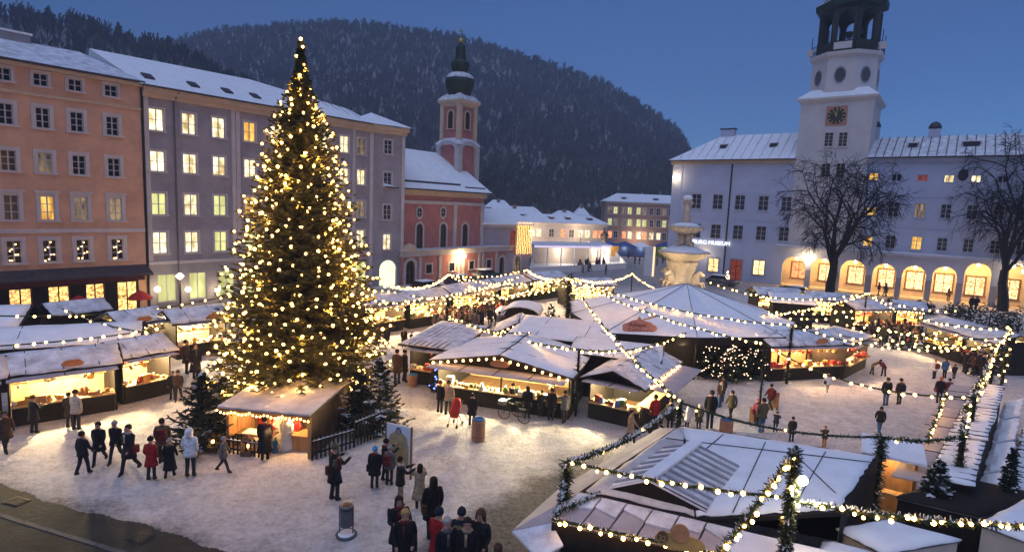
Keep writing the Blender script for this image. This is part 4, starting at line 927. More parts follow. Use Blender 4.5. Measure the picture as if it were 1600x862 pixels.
for k in range(4):      # crouching bearers
    a_ = k*math.pi/2+.5; c_, s_ = math.cos(a_)*fw(8), math.sin(a_)*fw(8); h = zu-.5-(zr+.3)
    b = MB(); b.tube([(c_*1.7, s_*1.7, zr+.3), (c_*1.9, s_*1.9, zr+.3+h*.35), (c_*.9, s_*.9, zr+.3+h*.3), (c_, s_, zr+.3+h*.7), (c_*1.1, s_*1.1, zr+.3+h*.95)], [.22, .3, .38, .4, .22], 8); b.tube([(c_, s_, zr+.3+h*.75), (c_*1.9, s_*1.9, zr+.3+h*.8), (c_*1.7, s_*1.7, zr+.3+h*1.05)], [.18, .15, .12], 6); b.ball((c_*1.2, s_*1.2, zr+.3+h*.95), .22); b.build('bearer_figure', 'stone_warm', fo, smooth=True)
b = MB(); b.lathe([(fw(7), zr+.2), (fw(5), zu-.5)], 10); b.build('stem', 'stone_warm', fo)
b = MB(); b.lathe([(fw(6), zu-.85), (fw(16), zu-.6), (fw(25), zu-.2), (fw(27.5), zu), (fw(27), zu+.12)], 24); b.build('upper_bowl', 'stone_warm', fo, smooth=True)
b = MB(); 
for k in range(22): a_ = k*math.tau/22; b.ball((math.cos(a_)*fw(26.6), math.sin(a_)*fw(26.6), zu-.08), .11, n=5, k=3)
b.build('rim_shells', 'stone_grey', fo); fo.children[-1]['kind'] = 'stuff'
b = MB(); b.lathe([(fw(26), zu+.13), (fw(16), zu+.4), (fw(6), zu+.55)], 24); b.build('bowl_snow', 'snow', fo, smooth=True)
for a_ in (-2.2, -.9): light('fountain_light', fo, (math.cos(a_)*4.2, math.sin(a_)*4.2, 3.6), 150, (1, .78, .45), .3)
zt = fz(309); h = zt-zu-.4
b = MB(); zb = zu+.4; b.tube([(0, 0, zb), (.05, 0, zb+h*.25), (0, 0, zb+h*.45), (-.05, 0, zb+h*.62), (0, 0, zb+h*.76)], [.5, .42, .36, .42, .2], 9)
b.tube([(.3, 0, zb+h*.66), (.5, -.1, zb+h*.82), (.2, -.1, zb+h*.98)], [.16, .13, .1], 6); b.tube([(-.3, 0, zb+h*.66), (-.5, -.1, zb+h*.82), (-.2, -.1, zb+h*.98)], [.16, .13, .1], 6); b.ball((0, -.03, zb+h*.84), .27); b.build('triton_figure', 'stone_warm', fo, smooth=True)
b = MB(); b.ball((0, 0, zb+h*1.0), .55, sz=.55, n=10, k=6); b.build('shell_snow', 'snow', fo, smooth=True)

# ================================================================== big round tent
te = thing('market_tent', 'huge snow-covered round tent in the middle of the market', 'tent', (12.4, 40.9, 0))
ring = [(4.3, 40.1), (5.7, 34.0), (11.2, 33.7), (17.0, 34.9), (20.1, 40.0), (20.2, 45.5), (17.5, 48.4), (8.0, 48.2), (4.7, 45.5)]
ring = [(x-12.4, y-40.9) for x, y in ring]; ez, az = 2.62, 5.0
for k in range(len(ring)):
    p, q = Vector((*ring[k], ez)), Vector((*ring[(k+1) % len(ring)], ez)); ap_ = Vector((.06, -.2, az)); n = 5; b = MB()
    pr = None
    for j in range(n+1):      # each gore sags a little
        t_ = j/n; sg = -.22*math.sin(math.pi*t_); l, r = p.lerp(ap_, t_), q.lerp(ap_, t_); m_ = (l+r)/2+Vector((0, 0, sg)); l = l+Vector((0, 0, sg*.15)); r = r+Vector((0, 0, sg*.15))
        if pr: b.poly([pr[0], pr[1], m_, l]); b.poly([pr[1], pr[2], r, m_])
        pr = (l, m_, r)
    b.build('roof_panel', 'snow', te)
    b = MB(); b.bar(p+Vector((0, 0, .03)), ap_+Vector((0, 0, .03)), .035, .04); b.build('seam', 'palace_stone', te)
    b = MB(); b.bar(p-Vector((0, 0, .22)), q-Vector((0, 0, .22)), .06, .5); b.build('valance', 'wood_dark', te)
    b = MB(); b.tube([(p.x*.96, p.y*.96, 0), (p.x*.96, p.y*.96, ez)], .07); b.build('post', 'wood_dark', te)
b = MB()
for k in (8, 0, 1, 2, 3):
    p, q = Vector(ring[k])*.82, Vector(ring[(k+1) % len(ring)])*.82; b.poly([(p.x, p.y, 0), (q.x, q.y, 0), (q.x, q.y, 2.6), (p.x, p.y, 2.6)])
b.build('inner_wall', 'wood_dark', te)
light('tent_light', te, (-2, -7.2, 2.0), 60); light('tent_light', te, (5, -6.8, 2.0), 60)
# plaque on the tent eave
pq_ = gp(999, 512, 2.95); sg_ = thing('tent_sign', 'reddish carved sign with a comet on the tent eave', 'sign', pq_, R_(2))
b = MB(); n = 26; out = []
for k in range(n):
    a_ = k*math.tau/n; r = 1+.07*math.cos(4*a_)+.04*math.cos(7*a_); out.append((math.copysign(abs(math.cos(a_))**.7, math.cos(a_))*1.0*r, math.copysign(abs(math.sin(a_))**.8, math.sin(a_))*.44*r))
b.v = [(x, y, z) for z in (-.03, .03) for x, y in out]; b.f = [tuple(range(n-1, -1, -1)), tuple(range(n, 2*n))]+[(k, (k+1) % n, n+(k+1) % n, n+k) for k in range(n)]; b.m = [0]*len(b.f)
o = b.build('board', 'sign_plaque', sg_); o.rotation_euler = (R_(78), 0, 0)
b = MB(); b.poly([(-.02, .42, .034), (.25, .55, .034), (.98, .8, .034), (1.05, .70, .034), (.35, .48, .034)]); b.poly([(-.2, .45, .034), (0, .72, .034), (.14, .44, .034)]); o2 = b.build('comet', 'sign_gold', sg_); o2.rotation_euler = (R_(78), 0, 0)
text_obj('lettering', 'Advent', .38, 'ink_red', o, (-.1, .17, .036)); text_obj('lettering', 'Salzburg', .46, 'ink_red', o, (.05, -.2, .036))

# ================================================================== conifers
def conifer(name, parent, H_, r0, z0, nbr, seed, needle, taper=1.0, droop=.25, tw=.05, seg=.30, wood=True, rad=None, snow=0.0):
    """trunk part and a crown of drooping branches with needle-covered twigs; returns tip points for the lights"""
    rg = random.Random(seed); b = MB(); tips = []
    rfun = rad or (lambda t_: r0*(1-t_)**taper)
    for i in range(nbr):
        t_ = 1-(1-(i+.5)/nbr)**.72 if False else ((i+rg.random())/nbr)**1.25
        z = z0+(H_-z0)*t_; R0 = rfun(t_)*rg.choice((.72, .9, 1.0, 1.12))*rg.uniform(.94, 1.06)+.06*(1-t_)+.01; an = i*2.39996+rg.uniform(-.3, .3)
        dr = Vector((math.cos(an), math.sin(an), 0)); sd = Vector((-dr.y, dr.x, 0))
        up = .35*t_-droop*(1-t_)
        n = max(2, int(R0/seg)); prev = Vector((0, 0, z))
        for k in range(1, n+1):
            s_ = k/n; p = dr*(R0*s_)+Vector((0, 0, z+R0*(up*s_+.22*s_*s_)))
            p += Vector((rg.uniform(-.04, .04), rg.uniform(-.04, .04), rg.uniform(-.05, .05)))
            ax = (p-prev).normalized(); w_ = tw*rg.uniform(1.3, 2.2)
            ms = 1 if rg.random() < snow else 0
            b.poly([prev-sd*w_, prev+sd*w_, p+sd*w_*.8, p-sd*w_*.8], ms)
            if s_ > .22:
                for sgn in (-1, 1):
                    for q in range(2):
                        ln = seg*rg.uniform(.7, 1.5)*(1.25-.55*s_)*(1-.55*t_**3); vdir = (sd*sgn*rg.uniform(.6, 1)+ax*rg.uniform(.4, 1.0)+Vector((0, 0, rg.uniform(-.55, .25)))).normalized()
                        wv = (ax.cross(vdir)).normalized() if rg.random() < .5 else ax
                        wv = wv*tw*rg.uniform(.7, 1.3); e = p+vdir*ln
                        b.poly([p-wv, p+wv, e+wv*.35, e-wv*.35], ms)
            prev = p
        tips.append((prev, t_, an))
    crown = b.build('crown', [needle, 'snow'], parent)
    if wood:
        t = MB(); t.tube([(0, 0, 0), (0, 0, H_*.5), (0, 0, H_*.97)], [max(.05, r0*.055), max(.03, r0*.035), .015], 8); t.build('trunk', 'bark_dark', parent)
    return crown, tips
# ---- the great lit tree
tq = gp(472, 642); TH = over(461, 60, tq).z
tree = thing('christmas_tree', 'huge Christmas tree covered with golden lights', 'christmas tree', tq)
def trad(t_):
    pts = [(0, 3.2), (.05, 3.6), (.14, 3.45), (.24, 3.05), (.38, 2.45), (.56, 1.78), (.75, 1.02), (.84, .46), (.93, .14), (1, .0)]
    for (a0, r_a), (a1, r_b) in zip(pts, pts[1:]):
        if a0 <= t_ <= a1: return r_a+(r_b-r_a)*(t_-a0)/(a1-a0)
    return .05
crown, tips = conifer('christmas_tree', tree, TH-.2, 4.0, 1.9, 2300, 77, 'needle', rad=trad, droop=.32, tw=.045, seg=.30)
rg = random.Random(5); spots = []
def okp(p, lst, d2): return all((p-q).length_squared > d2 for q in lst)
golden = [(tp, t_, an) for tp, t_, an in tips]; rg.shuffle(golden)
for tp, t_, an in golden:
    p = Vector(tp)*1.0; p = Vector((p.x*.985, p.y*.985, p.z+.02))
    md = (.47 if t_ < .75 else .38)
    if okp(p, spots, md*md): spots.append(p)
    if len(spots) >= 900: break
top = Vector((0, 0, TH))
spots += [top, Vector((.12, -.1, TH-.35)), Vector((-.15, -.1, TH-.75)), Vector((.18, -.12, TH-1.1))]
front = sorted(spots, key=lambda p: p.y-.15*abs(p.x))
bm_ = bulb_mesh('bulb_warm', .060, 8, 5)
for i, p in enumerate(spots[:110]): light('bulb_light', tree, (p.x*.93, p.y*.93, p.z-.12), 44.0, (1, .48, .11), .07)
for p in front[:300]: ob('bulb', bm_, tree, p, scale=rg.uniform(.7, 1.25))
b = MB()
for p in front[300:]: b.ball(p, .060*rg.uniform(.7, 1.25), n=5, k=3)
tag(b.build('bulbs', 'bulb_warm', tree, smooth=True), kind='stuff')
# ---- young firs standing around
def fir(px, py, ytop, r, seed, label, snow=.12, needle='needle_dark', nbr=150, group=None):
    q = gp(px, py); z = over(px, ytop, q).z; t = thing('fir_tree', label, 'fir tree', q, 0, group)
    conifer('fir', t, z, r, .15, nbr, seed, needle, tw=.045, seg=.22, snow=snow, taper=.9, droop=.1); return t, q, z
fir(318, 700, 582, 1.35, 31, 'dark fir left of the crib hut, under the big tree', .06)
fir(352, 672, 590, 1.1, 32, 'dark fir close behind the left end of the crib hut', .06)
fir(592, 672, 560, 1.25, 33, 'snow-flecked fir at the fence right of the crib hut', .2)
fir(560, 676, 575, 1.0, 36, 'dark fir inside the fence behind the crib hut', .08)
fir(1450, 868, 716, .75, 34, 'snowy fir between the near stalls and the cream boxes', .22, nbr=260)
fir(1560, 860, 696, .22, 35, 'slim bare-topped fir near the right edge of the picture', .1)
fir(1494, 868, 790, .4, 37, 'low snowy fir just right of the taller near fir', .2)
# ---- bare trees before the palace
def bare_tree(px, py, ytop, spread, seed, label, lim=5):
    q = gp(px, py); Ht = over(px, ytop, q).z; t = thing('bare_tree', label, 'bare tree', q); rg = random.Random(seed)
    tr = MB(); cr = MB()
    def grow(mb, p, d, ln, r, lev):
        n = 3; pts = [p]; rr = [r]; c = p
        for k in range(n):
            lift = .16 if lev < 2 else (.04 if lev < 3 else (-.08 if lev < 4 else -.16))
            d = (d+Vector((rg.uniform(-.2, .2), rg.uniform(-.2, .2), lift+rg.uniform(-.1, .1)))).normalized(); c = c+d*(ln/n); pts.append(c); rr.append(max(.026, r*(1-.3*(k+1)/n)))
        mb.tube(pts, rr, 6 if lev < 2 else 3, cap=False)
        if lev >= lim: return
        nk = {0: 6, 1: 4, 2: 4, 3: 5, 4: 5}[lev]
        for k in range(nk):
            a_ = k*math.tau/nk+rg.uniform(-.5, .5); o_ = Matrix.Rotation(a_, 3, d) @ d.orthogonal().normalized(); sp = rg.uniform(.45, .95) if lev else rg.uniform(.22, .62)
            nd = (d*(1-sp*.3)+o_*sp).normalized(); base = pts[-1] if k < 2 else pts[rg.choice((1, 2, 3))]
            if lev == 0: base = pts[-1]-Vector((0, 0, rg.uniform(0, ln*.28)))
            grow(cr, base, nd, ln*rg.uniform(.52, .78) if lev else Ht*rg.uniform(.30, .46), max(.026, rr[-1]*rg.uniform(.62, .8)), lev+1)
    grow(tr, Vector((0, 0, 0)), Vector((.02, 0, 1)), Ht*.30, Ht*.036, 0)
    cr.v = [(x*spread, y*spread, z) for x, y, z in cr.v]; tr.build('trunk', 'bark_dark', t); cr.build('crown', 'bark_dark', t)
bare_tree(1297, 466, 258, .82, 13, 'bare black tree in front of the clock tower')
bare_tree(1566, 486, 268, .72, 17, 'bare black tree before the palace at the right edge')

# ================================================================== crib hut under the tree
A_, B_ = gp(356, 702), gp(487, 716); w_ = (B_-A_).length; rz = math.atan2(B_.y-A_.y, B_.x-A_.x)
hut = thing('crib_hut', 'wooden nativity hut with a snowy roof glowing under the big tree', 'hut', (A_+B_)/2, rz)
hw_, dp, zf, zk = w_/2, 3.4, 1.75, 1.95
b = MB(); b.slab([(-hw_-.15, -.45, zf+.1), (hw_+.15, -.45, zf+.1), (hw_+.15, dp+.2, zk+.15), (-hw_-.15, dp+.2, zk+.15)], .09, 0); b.build('roof', 'wood_brown', hut)
b = MB(); b.slab([(-hw_-.12, -.42, zf+.17), (hw_+.12, -.42, zf+.17), (hw_+.12, dp+.17, zk+.22), (-hw_-.12, dp+.17, zk+.22)], .065, 0); b.build('roof_snow', 'snow_dirty', hut)
for i in range(8): x0, x1 = -hw_+w_*i/8, -hw_+w_*(i+1)/8; b = MB(); b.box(x0+.01, dp-.06+.01*(i % 2), 0, x1-.01, dp, zk); b.build('plank', 'wood_light', hut)
for i in range(6): y0, y1 = dp*i/6, dp*(i+1)/6; b = MB(); b.box(hw_-.06, y0+.01, 0, hw_+.01*(i % 2), y1-.01, zf+.1); b.build('plank', 'wood_brown', hut)
for i in range(6): y0, y1 = dp*i/6, dp*(i+1)/6; b = MB(); b.box(-hw_, y0+.01, 0, -hw_+.06+.01*(i % 2), y1-.01, zf+.1); b.build('plank', 'wood_light', hut)
for x in (-hw_+.06, 0, hw_-.06): b = MB(); b.box(x-.06, -.08, 0, x+.06, .05, zf+.05); b.build('post', 'wood_light', hut)
b = MB(); b.box(-hw_+.1, .3, .5, -.1, .9, .56); b.box(-hw_+.15, .35, 0, -hw_+.25, .45, .5); b.box(-.25, .35, 0, -.15, .45, .5); b.build('table', 'wood_brown', hut)
b = MB(); b.box(-hw_+.3, 1.6, .3, -.3, 2.6, .75); b.build('red_cover', 'red_cloth', hut)
b = MB(); b.box(-hw_+.9, dp-.1, .95, -hw_+1.3, dp-.07, 1.45); b.build('picture', 'lit_orange', hut)
b = MB(); b.box(.25, .5, 0, hw_-.2, 1.2, .62); b.build('crate', 'wood_light', hut)
b = MB(); b.box(-hw_+.4, .32, .565, -.5, .85, .60); b.build('tablecloth', 'robe_white', hut)
for x in (-hw_*.55, hw_*.45): light('hut_light', hut, (x, .7, 1.6), 130, (1, .55, .2), .1); ob('lamp', bulb_mesh('lamp_globe', .07, 8, 5), hut, (x, .7, 1.66))
for i in range(26): ob('bulb', bulb_mesh('bulb_string', .035, 5, 3), hut, (-hw_-.1+(w_+.2)*i/25, -.47, zf+.02-.10*abs(math.sin(i*.7))))
light('hut_front', hut, (.3, -.6, 1.2), 40, (1, .55, .2), .1)
def figure(px, py, h, matn, label, hat=None, headm='skin'):
    q = gp(px, py); t = thing('crib_figure', label, 'figure', q)
    b = MB(); b.lathe([(h*.20, 0), (h*.19, h*.1), (h*.13, h*.45), (h*.15, h*.68), (h*.13, h*.78), (h*.05, h*.84)], 12); b.tube([(-h*.13, 0, h*.74), (-h*.17, -h*.06, h*.55), (-h*.04, -h*.15, h*.5)], [h*.05, h*.045, h*.035], 6); b.tube([(h*.13, 0, h*.74), (h*.17, -h*.06, h*.55), (h*.04, -h*.15, h*.5)], [h*.05, h*.045, h*.035], 6); b.build('robe', matn, t, smooth=True)
    b = MB(); b.ball((0, 0, h*.91), h*.08, sz=1.2, n=10, k=6); b.ball((0, -h*.085, h*.9), h*.018, n=6, k=4); b.build('head', headm, t, smooth=True)
    b = MB(); b.lathe([(h*.088, h*.87), (h*.09, h*.95), (h*.06, h*1.0), (.005, h*1.02)], 10, c=(0, h*.02, 0)); b.build('hood', hat or matn, t, smooth=True)
figure(449, 702, 1.45, 'robe_white', 'white-robed crib figure glowing at the hut opening')
figure(462, 694, 1.3, 'red_cloth', 'red-robed crib figure behind the white one')
figure(437, 686, 1.2, 'robe_white', 'small pale crib figure at the back of the hut')
figure(430, 706, .6, 'cloth_blue', 'small kneeling blue crib figure by the crate')
# picket fences: in front (left) and to the right of the hut
def fence(pa_, pb_, h, label, gap=.17):
    d = pb_-pa_; L = d.length; t = thing('picket_fence', label, 'fence', pa_, math.atan2(d.y, d.x)); n = int(L/gap)
    b = MB(); b.box(-.035, -.012, .03, .035, .012, h-.06); b.slab([(-.035, -.012, h-.06), (.035, -.012, h-.06), (.035, .012, h-.06), (-.035, .012, h-.06)], .001); b.lathe([(.05, h-.06), (.001, h)], 4, sy=.35, rot=math.pi/4); me = b.mesh('picket', ['wood_dark'])
    for i in range(n+1): ob('picket', me, t, (i*L/n, 0, 0))
    for z in (h*.28, h*.75): b = MB(); b.box(0, .015, z-.035, L, .05, z+.035); b.build('rail', 'wood_dark', t)
    b = MB(); b.box(0, -.02, h*.79, L, .05, h*.815); b.build('rail_snow', 'snow_thin', t)
fence(gp(352, 708), gp(418, 717), .75, 'low dark picket fence in front of the crib hut')
fence(gp(488, 720), gp(553, 700), 1.0, 'dark picket fence from the hut corner, nearer half')
fence(gp(554, 699), gp(603, 677), 1.35, 'taller dark picket fence right of the hut, farther half')
for i, (x, y) in enumerate(((333, 703), (387, 710))):
    q = gp(x, y); t = thing('lantern', ['glowing box lantern left of the hut by the fir', 'glowing box lantern in the middle of the low fence'][i], 'lantern', q)
    b = MB()
    for sx_ in (-.17, .17):
        for sy_ in (-.17, .17): b.box(sx_-.02, sy_-.02, 0, sx_+.02, sy_+.02, .62)
    b.box(-.2, -.2, 0, .2, .2, .2); b.lathe([(.28, .62), (.05, .8)], 4, rot=math.pi/4); b.build('frame', 'wood_brown', t); ob('candle', bulb_mesh('candle', .07, 6, 4), t, (0, 0, .36)); light('candle_light', t, (0, 0, .42), 8, (1, .5, .15), .05)
# ================================================================== market stalls
for nm, c_ in (('goods_white', (.75, .72, .66)), ('goods_red', (.42, .04, .03)), ('goods_green', (.10, .20, .05)), ('goods_gold', (.55, .32, .08)), ('goods_wood', (.36, .18, .08)), ('goods_blue', (.06, .12, .3))): mat(nm, c_, .55, .2, 8, .05)
mat('wood_inner', (.50, .33, .16), .7, .2, 3, .2, stretch=(1, 1, .2))
GOODS = ['goods_white', 'goods_red', 'goods_green', 'goods_gold', 'goods_wood', 'goods_blue']
PAL = {'mixed': (0, 0, 1, 2, 3, 3, 4, 5), 'food': (0, 0, 3, 3, 4, 2), 'red': (1, 1, 1, 3, 4, 0), 'white': (0, 0, 0, 3, 4)}
STALL_POS = []
def add_goods(parent, w_, dp, pal, seed, shelves, c0=1.06, y0=.02):
    rg = random.Random(seed); b = MB(); pl = PAL[pal]
    def item(x, y, z, s_):
        m_ = rg.choice(pl); k = rg.random()
        if k < .45: b.box(x-s_*.5, y-s_*.4, z, x+s_*.5, y+s_*.4, z+s_*rg.uniform(.5, 1.3), m_)
        elif k < .8: b.lathe([(s_*.42, 0), (s_*.45, s_*.6), (s_*.25, s_*.95), (s_*.2, s_*1.1)], 7, m_, (x, y, z))
        else: b.ball((x, y, z+s_*.45), s_*.45, m_, n=7, k=4)
    x = -w_/2+.2
    while x < w_/2-.2:
        item(x, y0+rg.uniform(.05, .4), c0, rg.uniform(.14, .34)); x += rg.uniform(.14, .28)
    for z in shelves:
        x = -w_/2+.2
        while x < w_/2-.2: item(x, dp-.25, z, rg.uniform(.14, .30)); x += rg.uniform(.13, .26)
    for k in range(int(w_*2.2)):       # hanging things below the fascia
        x = rg.uniform(-w_/2+.2, w_/2-.2); m_ = rg.choice(pl); z = 1.95-rg.uniform(.1, .35); b.ball((x, .15+rg.uniform(0, .3), z), rg.uniform(.07, .15), m_, n=6, k=4); b.bar((x, .2, z), (x, .2, 2.02), .01, m=m_)
    return tag(b.build('goods', GOODS, parent), kind='stuff')
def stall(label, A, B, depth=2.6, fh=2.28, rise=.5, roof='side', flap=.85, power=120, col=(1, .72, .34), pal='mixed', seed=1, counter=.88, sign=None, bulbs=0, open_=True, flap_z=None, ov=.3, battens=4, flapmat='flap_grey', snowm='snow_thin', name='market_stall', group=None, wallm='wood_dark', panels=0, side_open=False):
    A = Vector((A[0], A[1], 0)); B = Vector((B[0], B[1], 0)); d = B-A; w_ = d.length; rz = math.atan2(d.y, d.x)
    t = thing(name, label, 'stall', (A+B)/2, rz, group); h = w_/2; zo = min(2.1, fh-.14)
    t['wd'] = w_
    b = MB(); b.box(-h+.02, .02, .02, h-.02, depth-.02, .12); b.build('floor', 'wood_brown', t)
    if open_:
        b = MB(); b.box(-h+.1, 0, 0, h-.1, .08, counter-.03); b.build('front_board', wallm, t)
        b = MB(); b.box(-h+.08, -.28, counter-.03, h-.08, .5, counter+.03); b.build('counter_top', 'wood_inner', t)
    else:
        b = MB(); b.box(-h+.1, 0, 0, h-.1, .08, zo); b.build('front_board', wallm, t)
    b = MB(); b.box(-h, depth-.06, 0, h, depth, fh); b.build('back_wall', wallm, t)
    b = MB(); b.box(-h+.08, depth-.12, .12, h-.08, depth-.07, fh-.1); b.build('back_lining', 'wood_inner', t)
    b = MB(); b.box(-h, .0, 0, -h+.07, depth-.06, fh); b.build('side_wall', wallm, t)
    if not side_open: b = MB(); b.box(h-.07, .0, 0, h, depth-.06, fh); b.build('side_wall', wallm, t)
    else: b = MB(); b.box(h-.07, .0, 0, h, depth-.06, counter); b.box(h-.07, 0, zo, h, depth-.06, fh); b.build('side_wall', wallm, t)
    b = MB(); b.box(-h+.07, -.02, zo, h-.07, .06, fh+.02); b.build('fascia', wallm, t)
    if open_:
        nb = max(1, int(w_/2.4))
        for i in range(1, nb): x = -h+w_*i/nb; b = MB(); b.box(x-.04, 0, counter, x+.04, .07, zo); b.build('post', wallm, t)
        for z in (1.3, 1.62): b = MB(); b.box(-h+.1, depth-.42, z-.03, h-.1, depth-.12, z); b.build('shelf', 'wood_inner', t)
        add_goods(t, w_, depth, pal, seed, (1.3, 1.62), counter+.03, -.2)
        n = max(1, int(w_/2.2))
        for i in range(n):
            x = -h+w_*(i+.5)/n; b = MB(); b.box(x-.5, .42, zo-.02, x+.5, .50, zo+.04); b.build('lamp', 'lamp_tube', t); light('stall_light', t, (x, .8, zo-.18), power/n*6.0, col, .12)
        if flap:
            fz_ = flap_z or zo+.10; b = MB(); b.slab([(-h, -.03-flap, fz_), (h, -.03-flap, fz_), (h, -.03, zo+.04), (-h, -.03, zo+.04)], .04, 0); fl = b.build('flap', flapmat, t)
            for i in range(1, max(2, int(w_/1.6))): x = -h+w_*i/max(2, int(w_/1.6)); b = MB(); b.bar((x, -.03-flap, fz_+.012), (x, -.03, zo+.052), .04, .02); b.build('batten', 'wood_dark', fl)
    o_ = ov
    def rslab(nm, pts, par=None):
        b = MB(); b.slab(pts, .07, 0); r = b.build(nm, 'wood_dark', par or t)
        c_ = sum((Vector(p) for p in pts), Vector())/4; b = MB()
        snow_quad(b, [c_+(Vector(p)-c_)*.97+Vector((0, 0, .005)) for p in pts], 12, 6, .09, .02, len(bpy.data.objects)); b.build('roof_snow', snowm, r, smooth=True); return r
    zr = fh+rise
    if roof == 'side':
        k = depth/2; e = rise/k*o_
        r1 = rslab('roof', [(-h-o_, -o_, fh-e+.06), (h+o_, -o_, fh-e+.06), (h+o_, k, zr+.06), (-h-o_, k, zr+.06)]); rslab('roof', [(-h-o_, k, zr+.06), (h+o_, k, zr+.06), (h+o_, depth+o_, fh-e+.06), (-h-o_, depth+o_, fh-e+.06)])
        for sx_ in (-h+.035, h-.035): b = MB(); b.slab([(sx_-.03, .01, fh), (sx_+.03, .01, fh), (sx_+.03, k, zr), (sx_-.03, k, zr)], .5); b.build('gable', wallm, t)
        for i in range(battens): x = -h+w_*(i+.5)/battens; b = MB(); b.bar((x, -o_, fh-e+.14), (x, k, zr+.14), .03, .03); b.build('batten', 'wood_dark', r1)
    elif roof == 'front':
        e = rise/h*o_
        r1 = rslab('roof', [(-h-o_, -o_-.2, fh-e+.06), (0, -o_-.2, zr+.06), (0, depth+o_, zr+.06), (-h-o_, depth+o_, fh-e+.06)]); r2 = rslab('roof', [(0, -o_-.2, zr+.06), (h+o_, -o_-.2, fh-e+.06), (h+o_, depth+o_, fh-e+.06), (0, depth+o_, zr+.06)])
        for y in (.0, depth-.06):
            b = MB(); b.v = [(-h, y, fh), (h, y, fh), (0, y, zr), (-h, y+.06, fh), (h, y+.06, fh), (0, y+.06, zr)]; b.f = [(0, 1, 2), (5, 4, 3), (0, 3, 4, 1), (1, 4, 5, 2), (2, 5, 3, 0)]; b.m = [0]*5; b.build('gable', wallm, t)
        for i in range(battens):
            y = depth*(i+.5)/battens
            for sx_, rr in ((-1, r1), (1, r2)): b = MB(); b.bar((sx_*(h+o_), y, fh-e+.14), (0, y, zr+.14), .03, .03); b.build('batten', 'wood_dark', rr)
    elif roof == 'arch':
        n = 8; b = MB(); b2 = MB(); pr = None
        for i in range(n+1):
            a_ = math.pi*i/n; p = (-(h+o_)*math.cos(a_), fh+rise*math.sin(a_))
            if pr: b.slab([(pr[0], -o_, pr[1]), (p[0], -o_, p[1]), (p[0], depth+o_, p[1]), (pr[0], depth+o_, pr[1])], .06); b2.slab([(pr[0], -o_+.03, pr[1]+.08), (p[0], -o_+.03, p[1]+.08), (p[0], depth+o_-.03, p[1]+.08), (pr[0], depth+o_-.03, pr[1]+.08)], .07)
            pr = p
        r1 = b.build('roof', 'wood_dark', t); b2.build('roof_snow', 'snow', r1)
        b = MB(); b.poly([(-h*math.cos(math.pi*i/n), .01, fh+rise*.97*math.sin(math.pi*i/n)) for i in range(n+1)][::-1]); b.build('gable', wallm, t)
    else:
        r1 = rslab('roof', [(-h-o_, -o_, fh+.06), (h+o_, -o_, fh+.06), (h+o_, depth+o_, fh+rise+.06), (-h-o_, depth+o_, fh+rise+.06)])
        for sx_ in (-h+.035, h-.035): b = MB(); b.slab([(sx_-.03, 0, fh), (sx_+.03, 0, fh), (sx_+.03, depth, fh+rise), (sx_-.03, depth, fh+rise)], rise+.3); b.build('gable', wallm, t)
        for i in range(battens): x = -h+w_*(i+.5)/battens; b = MB(); b.bar((x, -o_, fh+.14), (x, depth+o_, fh+rise+.14), .03, .03); b.build('batten', 'wood_dark', r1)
    if bulbs:
        bm2 = bulb_mesh('bulb_string', .055, 8, 6)
        for i in range(bulbs):
            f_ = (i+.5)/bulbs; x = -h+w_*f_
            if roof == 'front': ob('bulb', bm2, t, (x*1.05, -o_-.26, fh-.08+rise*(1-abs(2*f_-1))))
            elif roof == 'arch': ob('bulb', bm2, t, (x, -o_-.08, fh+rise*math.sin(math.pi*f_)))
            else: ob('bulb', bm2, t, (x, -o_-.08, fh-.08-(rise/(depth/2)*o_ if roof == 'side' else 0)))
    if sign:
        u, z, sc_ = sign; sc_ *= .72; b = MB(); n = 18
        pts = [(math.copysign(abs(math.cos(a_))**.6, math.cos(a_))*.62*sc_, math.sin(a_)*.17*sc_*(1.6 if .9 < a_ < 2.2 else 1)) for a_ in [k*math.tau/n for k in range(n)]]
        b.v = [(x, y, zz) for y in (-.03, .03) for x, zz in pts]; b.f = [tuple(range(n)), tuple(range(2*n-1, n-1, -1))]+[(k, n+k, n+(k+1) % n, (k+1) % n) for k in range(n)]; b.m = [0]*len(b.f)
        b.build('sign', 'sign_wood', t, (u, -.36-.25*(roof == 'front'), z))
    return t
# --- left cluster
LA = stall('long lit food stall at the left with a grey flap and counter', gp(15, 668), gp(184, 640), 2.6, bulbs=9, pal='white', power=240, seed=3, sign=(.3, 2.5, .9), battens=3, flap=1.0)
stall('dark stall end cut off by the left edge of the picture', gp(-150, 700), gp(6, 672), 2.6, pal='food', power=60, seed=4)
stall('small lit stall with red wares left of the big tree', gp(192, 632), gp(268, 614), 2.4, bulbs=5, pal='red', power=170, seed=5, battens=3)
b0 = gp(120, 583); stall('wide snowy roofed stall behind the two lit left stalls', (-25.4, 26.4), (-19.6, 29.6), 3.4, fh=2.2, rise=.6, open_=False, seed=6, battens=2, snowm='snow')
stall('snowy stall roof at the left edge before the shop windows', (-33.0, 28.4), (-27.2, 31.0), 4.0, fh=2.3, rise=.8, open_=False, seed=7, battens=0, snowm='snow')
stall('small stall with a yellow sign before the grey house lamps', gp(196, 566), gp(262, 552), 2.4, bulbs=7, pal='food', power=90, seed=8, sign=(-.3, 2.45, 1.0), battens=2)
stall('lit stall with hanging wares just left of the big tree', gp(276, 562), gp(354, 549), 2.4, bulbs=9, pal='white', power=200, seed=9, sign=(.6, 2.45, 1.0), battens=2)
stall('dark stall back in front of the apricot house', gp(90, 548), gp(170, 535), 2.2, open_=False, seed=10, battens=0)
